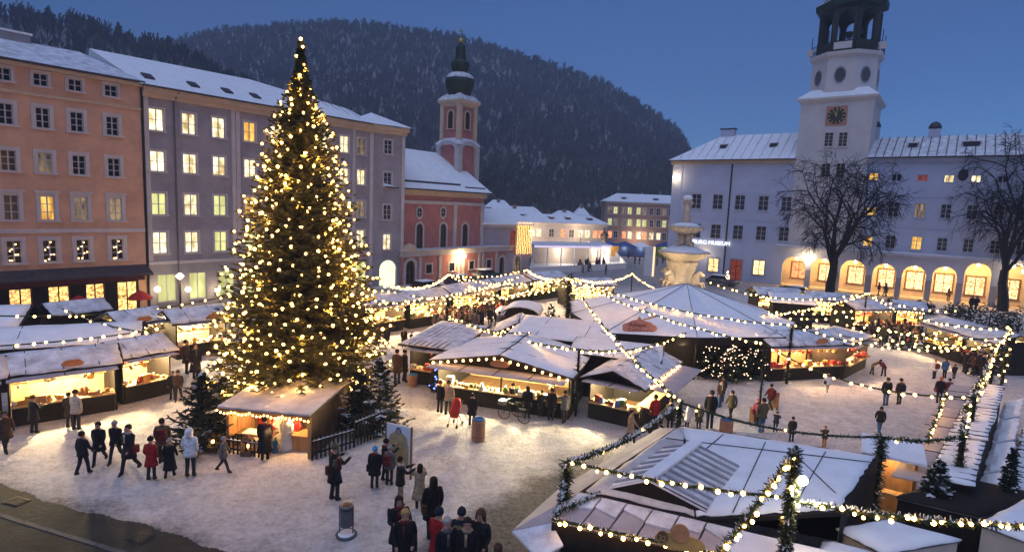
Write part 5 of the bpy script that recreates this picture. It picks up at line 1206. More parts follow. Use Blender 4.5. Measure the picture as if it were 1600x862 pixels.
# --- row behind the tree
for i, (a_, c_, lb) in enumerate((((570, 525), (632, 515), 'blazing lit stall just right of the big tree'), ((640, 514), (700, 504), 'blazing lit stall in the back row, second from the tree'), ((707, 500), (777, 484), 'wide blazing stall in the back row behind the crowd'), ((782, 482), (826, 472), 'lit stall in the back row behind the small white canopy'), ((832, 470), (882, 463), 'lit stall at the far end of the back row'))):
    stall(lb, gp(*a_), gp(*c_), 2.6, bulbs=8, pal='food', power=330, seed=20+i, battens=0, flap=.9, col=(1, .66, .28), group='back row stalls')
stall('blazing lit stall behind the tall garland post', gp(888, 480), gp(958, 478), 2.6, bulbs=8, pal='food', power=330, seed=26, battens=0, flap=.8)
# --- middle block
M1A, M1B = (-3.6, 28.45), (2.95, 26.4)
M1 = stall('large gabled food stall with a long lit counter in the middle', M1A, M1B, 4.6, fh=2.15, rise=.65, roof='front', bulbs=18, pal='food', power=420, seed=30, sign=(.1, 2.45, 1.1), flap=1.35, col=(1, .80, .40), battens=3, snowm='snow')
for u, z in ((.35, 1.75),):
    b = MB(); b.box(3.45, .9, 1.0, 3.47, 1.45, 1.7, 0); b.build('poster', 'paper', M1)
M2A, M2B = gp(918, 652), gp(1000, 672)
M2 = stall('small gabled stall with bottles and a red-clad seller', M2A, M2B, 5.4, fh=2.1, rise=.5, roof='front', pal='mixed', power=190, seed=31, flap=.9, col=(1, .80, .40), battens=5, snowm='snow_thin', side_open=True)
h2 = M2['wd']/2
b = MB(); b.slab([(h2+.02, .1, 2.02), (h2+1.4, .1, 1.95), (h2+1.4, 5.2, 1.95), (h2+.02, 5.2, 2.02)], .04); b.build('side_flap', 'flap_grey', M2)
b = MB(); b.box(h2-.3, .2, 1.0, h2+.3, 5.1, 1.06); b.build('side_counter', 'wood_inner', M2)
for i in range(12): ob('bulb', bulb_mesh('bulb_string', .055, 8, 6), M2, (h2+.34, .2+i*.42, 2.06-.05*(i % 2)))
light('stall_light', M2, (h2-.5, 2.6, 1.8), 120)
for o in (LA, M1, M2): pass
stall('dark stall with a broad snowy roof behind the middle food stall', (.2, 33.9), (5.6, 32.3), 4.0, fh=2.3, rise=.4, roof='mono', open_=False, seed=33, battens=2, snowm='snow', ov=.4)
stall('dark stall with a flat snowy roof behind the bottle stall', (3.4, 30.2), (7.6, 28.9), 2.4, fh=2.3, rise=.25, roof='mono', open_=False, seed=34, battens=1, snowm='snow', ov=.3)
# open-sided stall with lean-to roof left of the middle stall
M0 = stall('stall with a plank-ribbed snowy roof and red wares, left of centre', gp(640, 598), gp(700, 607), 4.6, fh=2.2, rise=.3, roof='mono', pal='red', power=25, seed=35, flap=.9, battens=7, ov=.5)
stall('dark hut with an arched snow-filled roof window left of the garland post', gp(787, 533), gp(836, 537), 2.6, fh=2.1, rise=.55, roof='arch', open_=False, seed=36, ov=.2)
stall('dark green gabled hut behind the plank-ribbed roof', gp(775, 562), gp(842, 566), 2.6, fh=1.9, rise=.7, roof='front', open_=False, bulbs=9, seed=37, battens=0, snowm='snow_thin')
# --- right of the tent
T1 = stall('lit stall full of red wares at the right end of the tent', gp(1200, 596), gp(1312, 590), 2.6, bulbs=9, pal='red', power=150, col=(1, .55, .25), seed=40, sign=(.7, 2.5, 1.0), battens=6, flap=.8)
stall('small side counter stall with a red roof board, right of the red wares', gp(1318, 592), gp(1352, 574), 2.0, pal='red', power=90, col=(1, .6, .3), seed=41, fh=2.2, rise=.2, roof='mono', flap=.6, battens=0)
RB = [((1182, 494), (1250, 497), 'blazing lit stall behind the right side of the tent', 'white', 220), ((1262, 503), (1325, 507), 'golden lit stall in front of the bare tree', 'food', 160), ((1332, 522), (1392, 520), 'lit stall with orange wares below the peak of the light strings', 'red', 110), ((1396, 519), (1440, 524), 'reddish lit stall at the back right', 'red', 80)]
for i, (a_, c_, lb, pl, pwr) in enumerate(RB): stall(lb, gp(*a_), gp(*c_), 2.5, bulbs=8, pal=pl, power=pwr, seed=44+i, battens=0, flap=.9, group='right back stalls')
stall('golden lit stall with pumpkins-like wares at the right', gp(1442, 548), gp(1500, 568), 2.5, bulbs=8, pal='food', power=150, seed=50, battens=0, flap=1.0)
stall('lit stall with orange lanterns beside the right corner post', gp(1503, 570), gp(1552, 586), 2.5, bulbs=6, pal='red', power=110, seed=51, battens=0, flap=1.0)
stall('snowy lean-to stall behind the tent, right side', gp(1205, 512), gp(1268, 518), 3.0, fh=2.3, rise=.5, roof='mono', open_=False, seed=52, battens=0, snowm='snow')
# --- row along the right edge (seen from behind and above, fronts facing the open square)
A_, B_ = gp(1488, 598, 1.95), gp(1394, 742, 1.95); A_.z = B_.z = 0; _d = (B_-A_).normalized(); _o = Vector((-_d.y, _d.x, 0))*.95; A_, B_ = A_+_o, B_+_o
for i, lb in enumerate(('farthest grey-flapped stall of the row on the right', 'middle grey-flapped stall of the row on the right', 'nearest grey-flapped stall of the row on the right')):
    stall(lb, A_.lerp(B_, i/3+.005), A_.lerp(B_, (i+1)/3-.005), 1.0, fh=2.1, rise=.15, roof='mono', pal='mixed', power=40, seed=60+i, flap=.95, flap_z=1.9, battens=9, snowm='snow', ov=.08, group='row on the right')
# snow-laden tarpaulin sheets hanging behind that row
dR_ = (B_-A_).normalized(); nR_ = Vector((-dR_.y, dR_.x, 0))
for i in range(4):
    c_ = A_.lerp(B_, .12+.25*i)+nR_*1.45; b = MB(); snow_quad(b, [(-1.75, -.32, -.25), (1.75, -.32, -.3), (1.75, .32, .12), (-1.75, .32, .08)], 10, 4, .08, .02, 400+i); b.slab([(-1.75, -.32, -.25), (1.75, -.32, -.3), (1.75, .32, .12), (-1.75, .32, .08)], .06, 1)
    t = b.build('tarpaulin_sheet', ['snow', 'tarp_white'], None, (c_.x, c_.y, 1.75), math.atan2(dR_.y, dR_.x))
    t2 = MB(); t2.box(-1.3, .2, -1.75, -1.2, .3, .0); t2.build('support', 'wood_dark', t); t2 = MB(); t2.box(1.2, .2, -1.75, 1.3, .3, .0); t2.build('support', 'wood_dark', t)
    tag(t, ['farthest snowy tarpaulin sheet behind the right row', 'second snowy tarpaulin sheet behind the right row from the far end', 'third snowy tarpaulin sheet behind the right row from the far end', 'nearest snowy tarpaulin sheet behind the right row'][i], 'tarpaulin', 'tarpaulin sheets')
# stepped stand under snow at the right edge
so_ = B_+nR_*1.9+dR_*.5; fx_ = Vector((math.cos(R_(-32)), math.sin(R_(-32)), 0)); fy_ = -dR_
st = thing('stepped_stand', 'low stepped stand covered with ridged snow at the right edge', 'stand', so_)
for i in range(26):
    p = fy_*(i*.62); b = MB(); snow_quad(b, [p+Vector((0, 0, .3)), p+fx_*9+Vector((0, 0, .3)), p+fx_*9+fy_*.5+Vector((0, 0, .3)), p+fy_*.5+Vector((0, 0, .3))], 12, 2, .08, .012, 300+i, jit=.12); b.slab([p+Vector((0, 0, .29)), p+fx_*9+Vector((0, 0, .29)), p+fx_*9+fy_*.5+Vector((0, 0, .29)), p+fy_*.5+Vector((0, 0, .29))], .28, 1); b.build('tread', ['snow', 'wood_dark'], st, smooth=False)
# ================================================================== the near stall at the bottom right
NZ = 3.0
def n3(x, y, z=NZ): return gp(x, y, z)
nx_ = thing('near_stall', 'large snowy stall in the foreground with a corrugated gable on its roof', 'stall', n3(1060, 780, 0))
O = nx_.location.copy()
def loc_(pts): return [Vector(p)-O for p in pts]
b = MB(); b.slab(loc_([n3(1062, 664), n3(1372, 712), n3(1312, 800), n3(1090, 812), n3(905, 768)]), .10); b.build('main_roof', 'wood_dark', nx_)
b = MB(); snow_quad(b, loc_([n3(1090, 806, 3.01), n3(1309, 796, 3.01), n3(1367, 713, 3.01), n3(1066, 667, 3.01)]), 22, 16, .10, .018, 71); ms_ = b.build('main_roof_snow', 'snow', nx_, smooth=True)
b = MB(); snow_quad(b, loc_([n3(914, 766, 3.01), n3(1088, 806, 3.01), n3(1066, 668, 3.01), n3(1062, 668, 3.01)]), 10, 14, .09, .014, 72); b.build('main_roof_snow', 'snow_dirty', nx_, smooth=True)
for p, q in (((1040, 684), (1366, 722)), ((1196, 690), (1145, 800)), ((1130, 678), (1104, 700)), ((1290, 705), (1236, 798)), ((1245, 712), (1306, 770))):
    b = MB(); b.bar(n3(*p, 3.13)-O, n3(*q, 3.13)-O, .022, .02); b.build('batten', 'roof_dark', nx_)
# gabled roof piece: ridge runs back to the right
ap0, ap1 = n3(1013, 748, 3.55), n3(1088, 692, 3.55)
lf0, lf1 = n3(952, 760, 3.12), n3(1040, 697, 3.12)
rt0, rt1 = n3(1104, 796, 3.12), n3(1156, 727, 3.12)
for nm, P4, lines in (('roof_left', [lf0, ap0, ap1, lf1], 7), ('roof_right', [ap0, rt0, rt1, ap1], 9)):
    b = MB(); b.slab(loc_(P4), .06); r = b.build(nm, 'snow' if nm == 'roof_left' else 'snow_thin', nx_)
    a0, a1, a2, a3 = P4
    for i in range(lines):
        f_ = (i+.6)/lines; b = MB(); e0, e1 = a0.lerp(a3, f_), a1.lerp(a2, f_); b.bar(e0-O+Vector((0, 0, .03)), e1-O+Vector((0, 0, .03)), .07, .05); b.build('rib', 'palace_stone', r)
b = MB(); b.bar(ap0-O+Vector((0, 0, .04)), ap1-O+Vector((0, 0, .04)), .30, .08); b.build('ridge', 'snow', nx_)
b = MB(); b.slab(loc_([lf0, rt0, ap0]), .9, dz=(ap1-ap0).normalized()*.06); b.build('gable', 'wood_dark', nx_)
b = MB(); P4 = loc_([lf0, rt0, rt0, lf0]); b.poly([P4[0], P4[1], P4[1]-Vector((0, 0, .7)), P4[0]-Vector((0, 0, .7))]); b.build('gable_base', 'wood_dark', nx_)
# lower front roof of grey panels with the fascia garland
fa, fb = n3(862, 815, 2.75), n3(1130, 872, 2.75); ra, rb_ = n3(906, 768, 3.02), n3(1150, 826, 3.02)
rb2, fb2 = n3(1330, 868, 3.02), n3(1260, 930, 2.75)
for i in range(6):
    f0, f1 = i/6, (i+1)/6; b = MB(); A1, A2 = ra.lerp(rb_, f0+.006), ra.lerp(rb_, f1-.006); C1, C2 = fa.lerp(fb, f0+.006), fa.lerp(fb, f1-.006); b.slab(loc_([C1, C2, A2, A1]), .05); b.build('roof_panel', 'flap_grey', nx_)
    b = MB(); q = [A1.lerp(C1, .08), A2.lerp(C2, .08), A2.lerp(C2, .45+.1*(i % 2)), A1.lerp(C1, .5-.12*(i % 3))]; b.slab([p+Vector((0, 0, .055)) for p in loc_(q)][::-1], .045); b.build('roof_snow', 'snow_thin', nx_)
b = MB(); b.slab(loc_([fb, fb2, rb2, rb_]), .06); b.build('roof_extension', 'snow', nx_)
b = MB(); p4 = loc_([fa, fb]); b.poly([p4[0], p4[1], p4[1]-Vector((0, 0, .5)), p4[0]-Vector((0, 0, .5))]); b.build('fascia', 'wood_dark', nx_)
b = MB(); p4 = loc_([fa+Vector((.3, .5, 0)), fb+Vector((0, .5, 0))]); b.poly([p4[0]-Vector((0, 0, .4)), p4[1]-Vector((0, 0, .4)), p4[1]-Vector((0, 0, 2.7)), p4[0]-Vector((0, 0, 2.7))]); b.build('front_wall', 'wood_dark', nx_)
# left flank: long flap, counter edge and wall
b = MB(); b.slab(loc_([n3(800, 828, 2.35), n3(862, 815, 2.6), n3(906, 768, 2.85), n3(885, 752, 2.5)]), .05); b.build('corner_flap', 'flap_grey', nx_)
b = MB(); b.slab(loc_([n3(800, 829, 2.34), n3(842, 872, 2.34), n3(880, 850, 2.5), n3(862, 816, 2.6)]), .05); b.build('corner_flap', 'snow_thin', nx_)
b = MB(); b.slab(loc_([n3(885, 756, 2.5), n3(906, 769, 2.85), n3(1058, 668, 2.9), n3(1030, 668, 2.5)]), .05); fl = b.build('side_flap', 'flap_grey', nx_)
b = MB(); b.slab(loc_([n3(930, 733, 2.55), n3(944, 742, 2.87), n3(1054, 671, 2.93), n3(1032, 672, 2.57)]), .05); b.build('flap_snow', 'snow_dirty', fl)
b = MB(); p4 = loc_([n3(910, 768, 2.9), n3(1062, 666, 2.9)]); b.poly([p4[0]-Vector((0, 0, .1)), p4[1]-Vector((0, 0, .1)), p4[1]-Vector((0, 0, 2.9)), p4[0]-Vector((0, 0, 2.9))]); b.build('side_wall', 'wood_dark', nx_)
b = MB(); p4 = loc_([n3(1062, 666, 2.9), n3(1372, 714, 2.9), n3(1314, 802, 2.9)]); b.poly([p4[0], p4[1], p4[1]-Vector((0, 0, 2.9)), p4[0]-Vector((0, 0, 2.9))]); b.poly([p4[1], p4[2], p4[2]-Vector((0, 0, 2.9)), p4[1]-Vector((0, 0, 2.9))]); b.build('back_wall', 'wood_dark', nx_)
# numbered oval sign on the fascia roof
sq = n3(1062, 846, 3.0); sn = thing('stall_sign', 'golden oval wooden sign numbered 32 on the near stall', 'sign', sq, math.atan2(fb.y-fa.y, fb.x-fa.x))
b = MB(); n = 22; pts = [(math.copysign(abs(math.cos(a_))**.7, math.cos(a_))*.52, math.sin(a_)*.16) for a_ in [k*math.tau/n for k in range(n)]]
b.v = [(x, y, z) for y in (-.03, .03) for x, z in pts]; b.f = [tuple(range(n)), tuple(range(2*n-1, n-1, -1))]+[(k, n+k, n+(k+1) % n, (k+1) % n) for k in range(n)]; b.m = [0]*len(b.f); o = b.build('board', 'sign_gold', sn); o.rotation_euler = (R_(-14), 0, 0)
b = MB(); b.lathe([(.19, -.035), (.19, .035)], 18); o2 = b.build('emblem', 'sign_wood', sn, (0, 0, .2)); o2.rotation_euler = (R_(76), 0, 0)
b = MB(); b.lathe([(.12, -.04), (.12, .04)], 16); o3 = b.build('number_disc', 'wood_brown', sn, (-.36, -.04, .06)); o3.rotation_euler = (R_(76), 0, 0)
text_obj('number', '32', .16, 'sign_gold', sn, (-.36, -.095, .05), (R_(76), 0, 0), .004)
# small wooden kiosk and cream boxes at the lower right
def crate_box(name, label, top, h, matn='cream_box', lid='snow'):
    O2 = sum((Vector(p) for p in top), Vector())/len(top); O2 = Vector((O2.x, O2.y, 0)); t = thing(name, label, 'box', O2); z = top[0].z
    b = MB(); b.slab([Vector(p)-O2-Vector((0, 0, .14)) for p in top], h); b.build('body', matn, t)
    b = MB(); c_ = sum((Vector(p)-O2 for p in top), Vector())/len(top); snow_quad(b, [c_+(Vector(p)-O2-c_)*1.04-Vector((0, 0, .13)) for p in top], 8, 8, .14, .015, len(bpy.data.objects), jit=.03); b.build('snow_cap', lid, t, smooth=True)
    b = MB(); b.slab([c_+(Vector(p)-O2-c_)*1.03-Vector((0, 0, .13)) for p in top], .05); b.build('lid', 'grey_metal', t); return t
crate_box('cream_container', 'cream container with a thick snow lid beside the lit garland', [gp(1311, 820, 2.3), gp(1381, 856, 2.3), gp(1498, 836, 2.3), gp(1386, 808, 2.3)], 2.1)
crate_box('cream_container', 'cream container with snow lid cut by the bottom edge', [gp(1262, 884, 2.3), gp(1340, 930, 2.3), gp(1420, 872, 2.3), gp(1290, 838, 2.3)], 2.1)
crate_box('cream_container', 'cream container at the lower right corner of the picture', [gp(1536, 812, 2.5), gp(1640, 850, 2.5), gp(1700, 800, 2.5), gp(1608, 772, 2.5)], 2.3)
crate_box('shade_block', 'added dark flat block in place of shade behind the firs at the lower right', [gp(1404, 770, 2.0), gp(1530, 800, 2.0), gp(1640, 770, 2.0), gp(1500, 742, 2.0)], 1.9, 'wood_dark', 'wood_dark')  # dark block added to stand in for the shadow behind the right row
q = gp(1383, 812); kz = thing('wooden_kiosk', 'little wooden kiosk with warm light behind the near stall', 'kiosk', q, R_(-30))
b = MB(); b.box(-.7, -.05, 0, -.6, .05, 2.2); b.box(.6, -.05, 0, .7, .05, 2.2); b.build('post', 'wood_light', kz); b = MB(); b.box(-.7, .8, 0, .7, .9, 2.2); b.build('back_wall', 'wood_light', kz); b = MB(); b.slab([(-.9, -.3, 2.3), (.9, -.3, 2.3), (.9, 1.1, 2.5), (-.9, 1.1, 2.5)], .08); b.build('roof', 'snow', kz); b = MB(); b.box(-.6, -.1, .9, .6, .3, .98); b.build('counter', 'wood_inner', kz); light('kiosk_light', kz, (0, .3, 1.9), 28, (1, .6, .25), .08)
# ================================================================== garlands, posts and strings of bulbs
GC = {}
def garland(label, P, Q, sag=.35, r=.10, sp=.5, bulb='bulb_string', br_=.06, dens=26, snow=.15, every=1, name='light_garland', group='strings of lights', skip=None, seed=None):
    P, Q = Vector(P), Vector(Q); L = (Q-P).length; rg = random.Random(seed or int(P.x*97+Q.y*31)); O = P.copy(); O.z = P.z
    t = thing(name, label, 'garland', O, 0, group)
    def at_(f_): p = P.lerp(Q, f_)-O; p.z -= sag*4*f_*(1-f_); return p
    n = max(6, int(L/.5)); b = MB(); b.tube([at_(i/n) for i in range(n+1)], .02+r*.22, 4, cap=False)
    for i in range(int(L*dens)):
        f_ = rg.random(); p = at_(f_); d = (at_(min(1, f_+.01))-at_(max(0, f_-.01))).normalized(); a_ = rg.uniform(0, math.tau); o_ = d.orthogonal().normalized(); o_ = Matrix.Rotation(a_, 3, d) @ o_
        v = (o_+d*rg.uniform(-.7, .7)).normalized(); e = p+v*r*rg.uniform(.8, 1.6); w_ = d.cross(v).normalized()*r*.22
        m_ = 1 if (v.z > .3 and rg.random() < snow*2.5) else 0
        b.poly([p-w_, p+w_, e+w_*.6, e-w_*.6], m_)
    b.build('greenery', ['garland_green', 'snow'], t)
    if bulb:
        me = bulb_mesh(bulb, br_, 8, 6); nb = int(L/sp)
        for i in range(nb):
            if every > 1 and i % every: continue
            f_ = min(1, max(0, (i+.5+rg.uniform(-.28, .28))/nb)); p = at_(f_); o_ = ob('bulb', me, t, (p.x+rg.uniform(-.03, .03), p.y-r*rg.uniform(.4, 1.1), p.z+r*rg.uniform(-1.0, .5))); o_.scale = (rg.uniform(.75, 1.12),)*3
    return t
def post(label, px, py, z, r=.06, wrap=.12, ground=None, dens=60, zbase=0.0, bulbs=0):
    T = gp(px, py, z) if ground is None else Vector((ground.x, ground.y, over(px, py, ground).z)); q = Vector((T.x, T.y, zbase)); t = thing('garland_post', label, 'post', q, 0, 'garland posts'); h = T.z-zbase
    b = MB(); b.tube([(0, 0, 0), (0, 0, h)], r, 8); b.build('pole', 'wood_dark', t)
    rg = random.Random(int(px*7+py)); b = MB()
    for i in range(int(h*dens)):
        zz = rg.uniform(.1, h+.05); a_ = rg.uniform(0, math.tau); c_, s_ = math.cos(a_), math.sin(a_); p = Vector((c_*r*.7, s_*r*.7, zz)); e = p+Vector((c_, s_, rg.uniform(-.7, .7))).normalized()*wrap*rg.uniform(.7, 1.4); w_ = Vector((-s_, c_, 0))*wrap*.22
        b.poly([p-w_, p+w_, e+w_*.6, e-w_*.6], 1 if rg.random() < .08 else 0)
    b.build('wrap', ['garland_green', 'snow'], t)
    for i in range(bulbs): a_ = i*2.1; ob('bulb', bulb_mesh('bulb_string', .05, 6, 4), t, (math.cos(a_)*wrap, math.sin(a_)*wrap, h*(.15+.85*i/bulbs)))
    return T
Pc = post('tall thick garland-wrapped post in the middle of the market', 886, 430, 0, .13, .28, gp(884, 546), 130)
P7 = post('slim post at the fork of strings before the red church', 700, 428, 0, .06, .12, gp(700, 480))
P69 = post('dark garland post standing in the plank-ribbed roof', 697, 466, 0, .07, .2, gp(697, 558), 90)
P82 = post('slim post at the back by the annex corner', 820, 421, 0, .06, .12, gp(820, 468))
P98 = post('slim post right of the tall garland post at the back', 985, 427, 0, .06, .12, gp(985, 470))
P90 = post('short garland post on the right eave of the food stall', 905, 546, 3.3, .06, .13)
P13 = post('slim post under the highest string peak on the right', 1347, 457, 0, .06, .12, gp(1347, 522))
P15 = post('corner post with bright strings at the far right', 1578, 512, 3.9, .08, .2, bulbs=10)
P155 = post('garland post next to the far right corner post', 1556, 540, 3.3, .08, .22)
P152 = post('garland post on the right row, farther one', 1523, 620, 3.3, .08, .2, bulbs=5)
P150 = post('garland post on the right row, nearer one', 1505, 682, 3.3, .08, .14, dens=140)
P137 = post('bushy garland post behind the near stall', 1378, 682, 3.3, .09, .16, dens=200)
P106 = post('garland post at the back corner of the near stall', 1063, 628, 3.4, .08, .16)
P88 = post('garland post at the front left of the near stall', 886, 722, 3.7, .07, .14, dens=140)
P124 = post('lit garland post rising from the near stall with a lamp', 1243, 704, 5.3, .07, .105, dens=420, bulbs=6)
P124b = post('dark post standing by the tent right corner', 1238, 508, 3.6, .08, .15)
P119 = post('dark post between the tent and the red stall', 1196, 538, 3.4, .06, .12)
Pt = Pc - Vector((0, 0, .15))
tree_top = lambda x, y: over(x, y, tq)
S = garland
S('string from the tall post down over the bottle stall to the near stall', Pt, P106, .55, .09, .42, dens=22)
S('string from the tall post across the tent front to the red stall', Pt, P119, .5, .08, .42, dens=18)
S('string from the tall post across the tent to its right corner', Pt, P124b, .6, .08, .45, dens=18)
S('string sagging from the red stall to the right row', P119, P152, .75, .08, .55, dens=22, br_=.065)
S('string sagging from the tent corner to the right corner posts', P124b, P155, .75, .08, .5, dens=18)
S('string from the tall post to the slim church post', Pt, P7, .7, .07, .62, dens=10, br_=.062)
S('string from the tall post to the annex corner post', Pt, P82, .5, .07, .62, dens=10, br_=.062)
S('string from the tall post to the slim post on its right', Pt, P98, .6, .07, .62, dens=10, br_=.062)
S('string from the church post to the annex post', P7, P82, .5, .07, .62, dens=10, br_=.065)
S('string from the big tree to the church post', tree_top(600, 446)+Vector((.5, 14, 0))*0+Vector((0, 0, 0)), P7, .6, .06, .55, dens=8, br_=.062)
S('lower string from the tall post to the big tree', Pt, gp(597, 482, 2.8), .8, .07, .62, dens=10, br_=.062)
S('middle string from the tall post to the back row', Pt, gp(572, 468, 3.0), .9, .07, .55, dens=10, br_=.062)
S('string along the back row roofs', gp(566, 478, 2.7), gp(800, 440, 2.7), .3, .07, .62, dens=8, br_=.065)
S('upper string along the back row', gp(590, 452, 3.2), gp(812, 432, 3.2), .8, .07, .62, dens=8, br_=.065)
S('string from the church post down to the back row stalls', P7, gp(782, 462, 2.6), .3, .07, .62, dens=8, br_=.062)
S('string running back from the slim post toward the fountain', P98, gp(1052, 456, 3.4), .4, .06, .62, dens=8, br_=.062)
S('string between the two middle posts over the food stall', P69-Vector((0, 0, 1.1)), P90, .35, .09, .5, dens=26)
S('string from the food stall to the tent front', P90, gp(1072, 520, 3.0), .45, .09, .5, dens=22)
S('string low over the dark huts', P69-Vector((0, 0, 1.2)), gp(830, 520, 2.7), .35, .08, .5, dens=20, br_=.045)
# right side
S('top string from the fountain to the peak post', gp(1108, 441, 3.9), P13, 1.0, .07, .55, dens=8, br_=.07)
S('second string from the fountain to the right', gp(1112, 462, 3.5), gp(1340, 484, 3.3), .8, .07, .62, dens=8, br_=.065)
S('string from the peak post to the corner post', P13, P15, .9, .08, .62, dens=12, br_=.07)
S('string from the peak post down toward the tent', P13, gp(1190, 492, 3.3), .35, .07, .62, dens=8, br_=.065)
S('string behind the right back stalls', gp(1290, 478, 3.3), gp(1566, 528, 3.5), .9, .08, .62, dens=12, br_=.065)
S('string before the right back stalls', gp(1300, 496, 3.0), P155, .8, .08, .62, dens=12, br_=.065)
S('lowest string over the right back stalls', gp(1250, 505, 3.0), gp(1500, 540, 2.9), .5, .08, .62, dens=12, br_=.062)
S('short bright string between the corner posts', P15, P155, .15, .08, .4, dens=20, br_=.07)
S('bright string from the corner posts to the right row', P155, P152, .25, .14, .38, dens=40, br_=.06)
S('bright garland along the right row roof', P152-Vector((.2, 0, .3)), P150, .2, .12, .5, dens=40, br_=.05)
S('garland lying along the flap edge of the right row', gp(1478, 612, 2.25), gp(1448, 690, 2.25), .05, .08, .5, dens=40, br_=.045)
S('extra string crossing above the back row crowd', gp(640, 462, 3.0), gp(870, 452, 3.0), .5, .07, .6, dens=8, br_=.062)
S('string from the annex post to the rear of the tent', P82, gp(960, 462, 3.0), .5, .07, .6, dens=8, br_=.062)
S('string behind the tent to the golden stall', gp(1120, 470, 3.1), gp(1300, 498, 3.1), .5, .07, .6, dens=8, br_=.062)
S('upper string from the peak post along the arcade shrubs', P13, gp(1500, 486, 3.4), .5, .07, .6, dens=8, br_=.062)
S('string over the orange wares stalls', gp(1330, 505, 2.7), gp(1470, 520, 2.7), .3, .07, .6, dens=8, br_=.062)
# near garlands
S('dark snowy garland from the near stall to the bushy post', P106, P137, .35, .085, .75, dens=110, br_=.045, every=4, snow=.25)
S('dark snowy garland from the bushy post to the right row', P137, P150, .12, .085, .7, dens=110, br_=.05, every=3, snow=.2)
S('dark snowy garland from the near stall back to its front post', P106, P88, .28, .085, .8, dens=130, br_=.04, every=3, snow=.25)
S('lit garland from the front post to the lamp post', P88+Vector((0, 0, .05)), P124-Vector((.1, 0, 1.0)), .12, .075, .30, dens=130, br_=.046, snow=.2)
S('thick lit garland slanting down from the lamp post', P124, gp(1110, 880, 3.7), .05, .095, .19, dens=190, br_=.046, snow=.2)
S('lit garland from the lamp post to the right edge', P124-Vector((0, 0, 1.05)), gp(1625, 822, 3.7), .12, .085, .29, dens=130, br_=.046, snow=.22)
S('lit garland along the front edge of the near stall', gp(862, 810, 2.86), gp(1125, 866, 2.86), .0, .085, .26, dens=140, br_=.044, snow=.25)
S('unlit garland from the front post to the stall corner', P88-Vector((.0, 0, .5)), gp(868, 806, 2.9), .0, .085, .5, bulb=None, dens=140, snow=.3)
S('short snowy garland over the corner of the near stall', gp(868, 800, 2.95), gp(938, 768, 3.15), .0, .10, .5, bulb=None, dens=140, snow=.45)
lp = over(1254, 750, Vector((P124.x, P124.y, 0))); t = thing('globe_lamp', 'very bright bare lamp on the near garland post', 'lamp', lp)
ob('globe', bulb_mesh('lamp_white', .10, 12, 8), t); b = MB(); b.tube([(0, 0, 0), (-.02, .02, .12)], .03); b.build('socket', 'dark_metal', t); light('lamp_light', t, (0, -.05, -.18), 60, (1, .8, .5), .09)
# left strings
S('string over the left stalls in front', gp(-40, 542, 2.7), gp(258, 512, 2.7), .15, .08, .55, dens=16, br_=.07)
S('string from the left edge to the big tree', gp(-40, 492, 3.2), gp(352, 463, 3.2), .5, .08, .7, dens=14, br_=.062)
S('dark string slanting down over the left stalls', gp(97, 482, 3.2), gp(240, 520, 2.9), .25, .08, .6, dens=18, br_=.05, every=2)
# ================================================================== small trees and bushes with tiny lights
def lit_bush(px, py, ytop, r, n, bulb, label, seed, br_=.045):
    q = gp(px, py); z = max(.8, over(px, ytop, q).z); t = thing('lit_fir', label, 'lit fir', q, 0, 'small lit firs'); rg = random.Random(seed)
    c, tp = conifer('lit_fir', t, z, r, .15, 90, seed, 'needle_dark', tw=.05, seg=.25, taper=.8, droop=.05); me = bulb_mesh(bulb, br_, 5, 3)
    for i in range(n): p, t_, an = tp[rg.randrange(len(tp))]; f_ = rg.uniform(.6, 1.05); ob('bulb', me, t, (p.x*f_+rg.uniform(-.1, .1), p.y*f_-.05, p.z+rg.uniform(-.1, .1)))
for i, a_ in enumerate(((1108, 590, 530, 1.1, 60, 'lit fir in front of the tent, left of three'), (1142, 594, 540, 1.3, 80, 'broad lit fir in front of the tent, middle'), (1176, 590, 522, 1.0, 55, 'lit fir in front of the tent by the red stall'), (1085, 578, 535, .8, 36, 'small lit fir at the tent front, nearest the sign'))): lit_bush(*a_[:5], 'bulb_pink', a_[5], 80+i, .03)
for i, a_ in enumerate(((858, 555, 476, 1.1, 60, 'tall lit fir left of the tall garland post'), (905, 552, 500, .9, 40, 'lit fir right of the tall garland post'), (915, 575, 510, .7, 26, 'small lit fir before the left corner of the tent'), (985, 568, 532, .5, 16, 'tiny lit fir below the tent sign'))): lit_bush(*a_[:5], 'bulb_pink', a_[5], 90+i, .034)
lit_bush(842, 548, 507, .55, 46, 'bulb_blue', 'small fir with blue lights between the huts', 99, .05)
lit_bush(683, 612, 572, .35, 30, 'bulb_blue', 'narrow bush with blue lights at the food stall corner', 100, .045)
lit_bush(800, 452, 425, .5, 30, 'bulb_far', 'golden lit fir at the annex wall', 101, .06)
lit_bush(1135, 447, 425, .4, 20, 'lamp_globe', 'pale lit snowman-like fir at the palace', 102, .09)
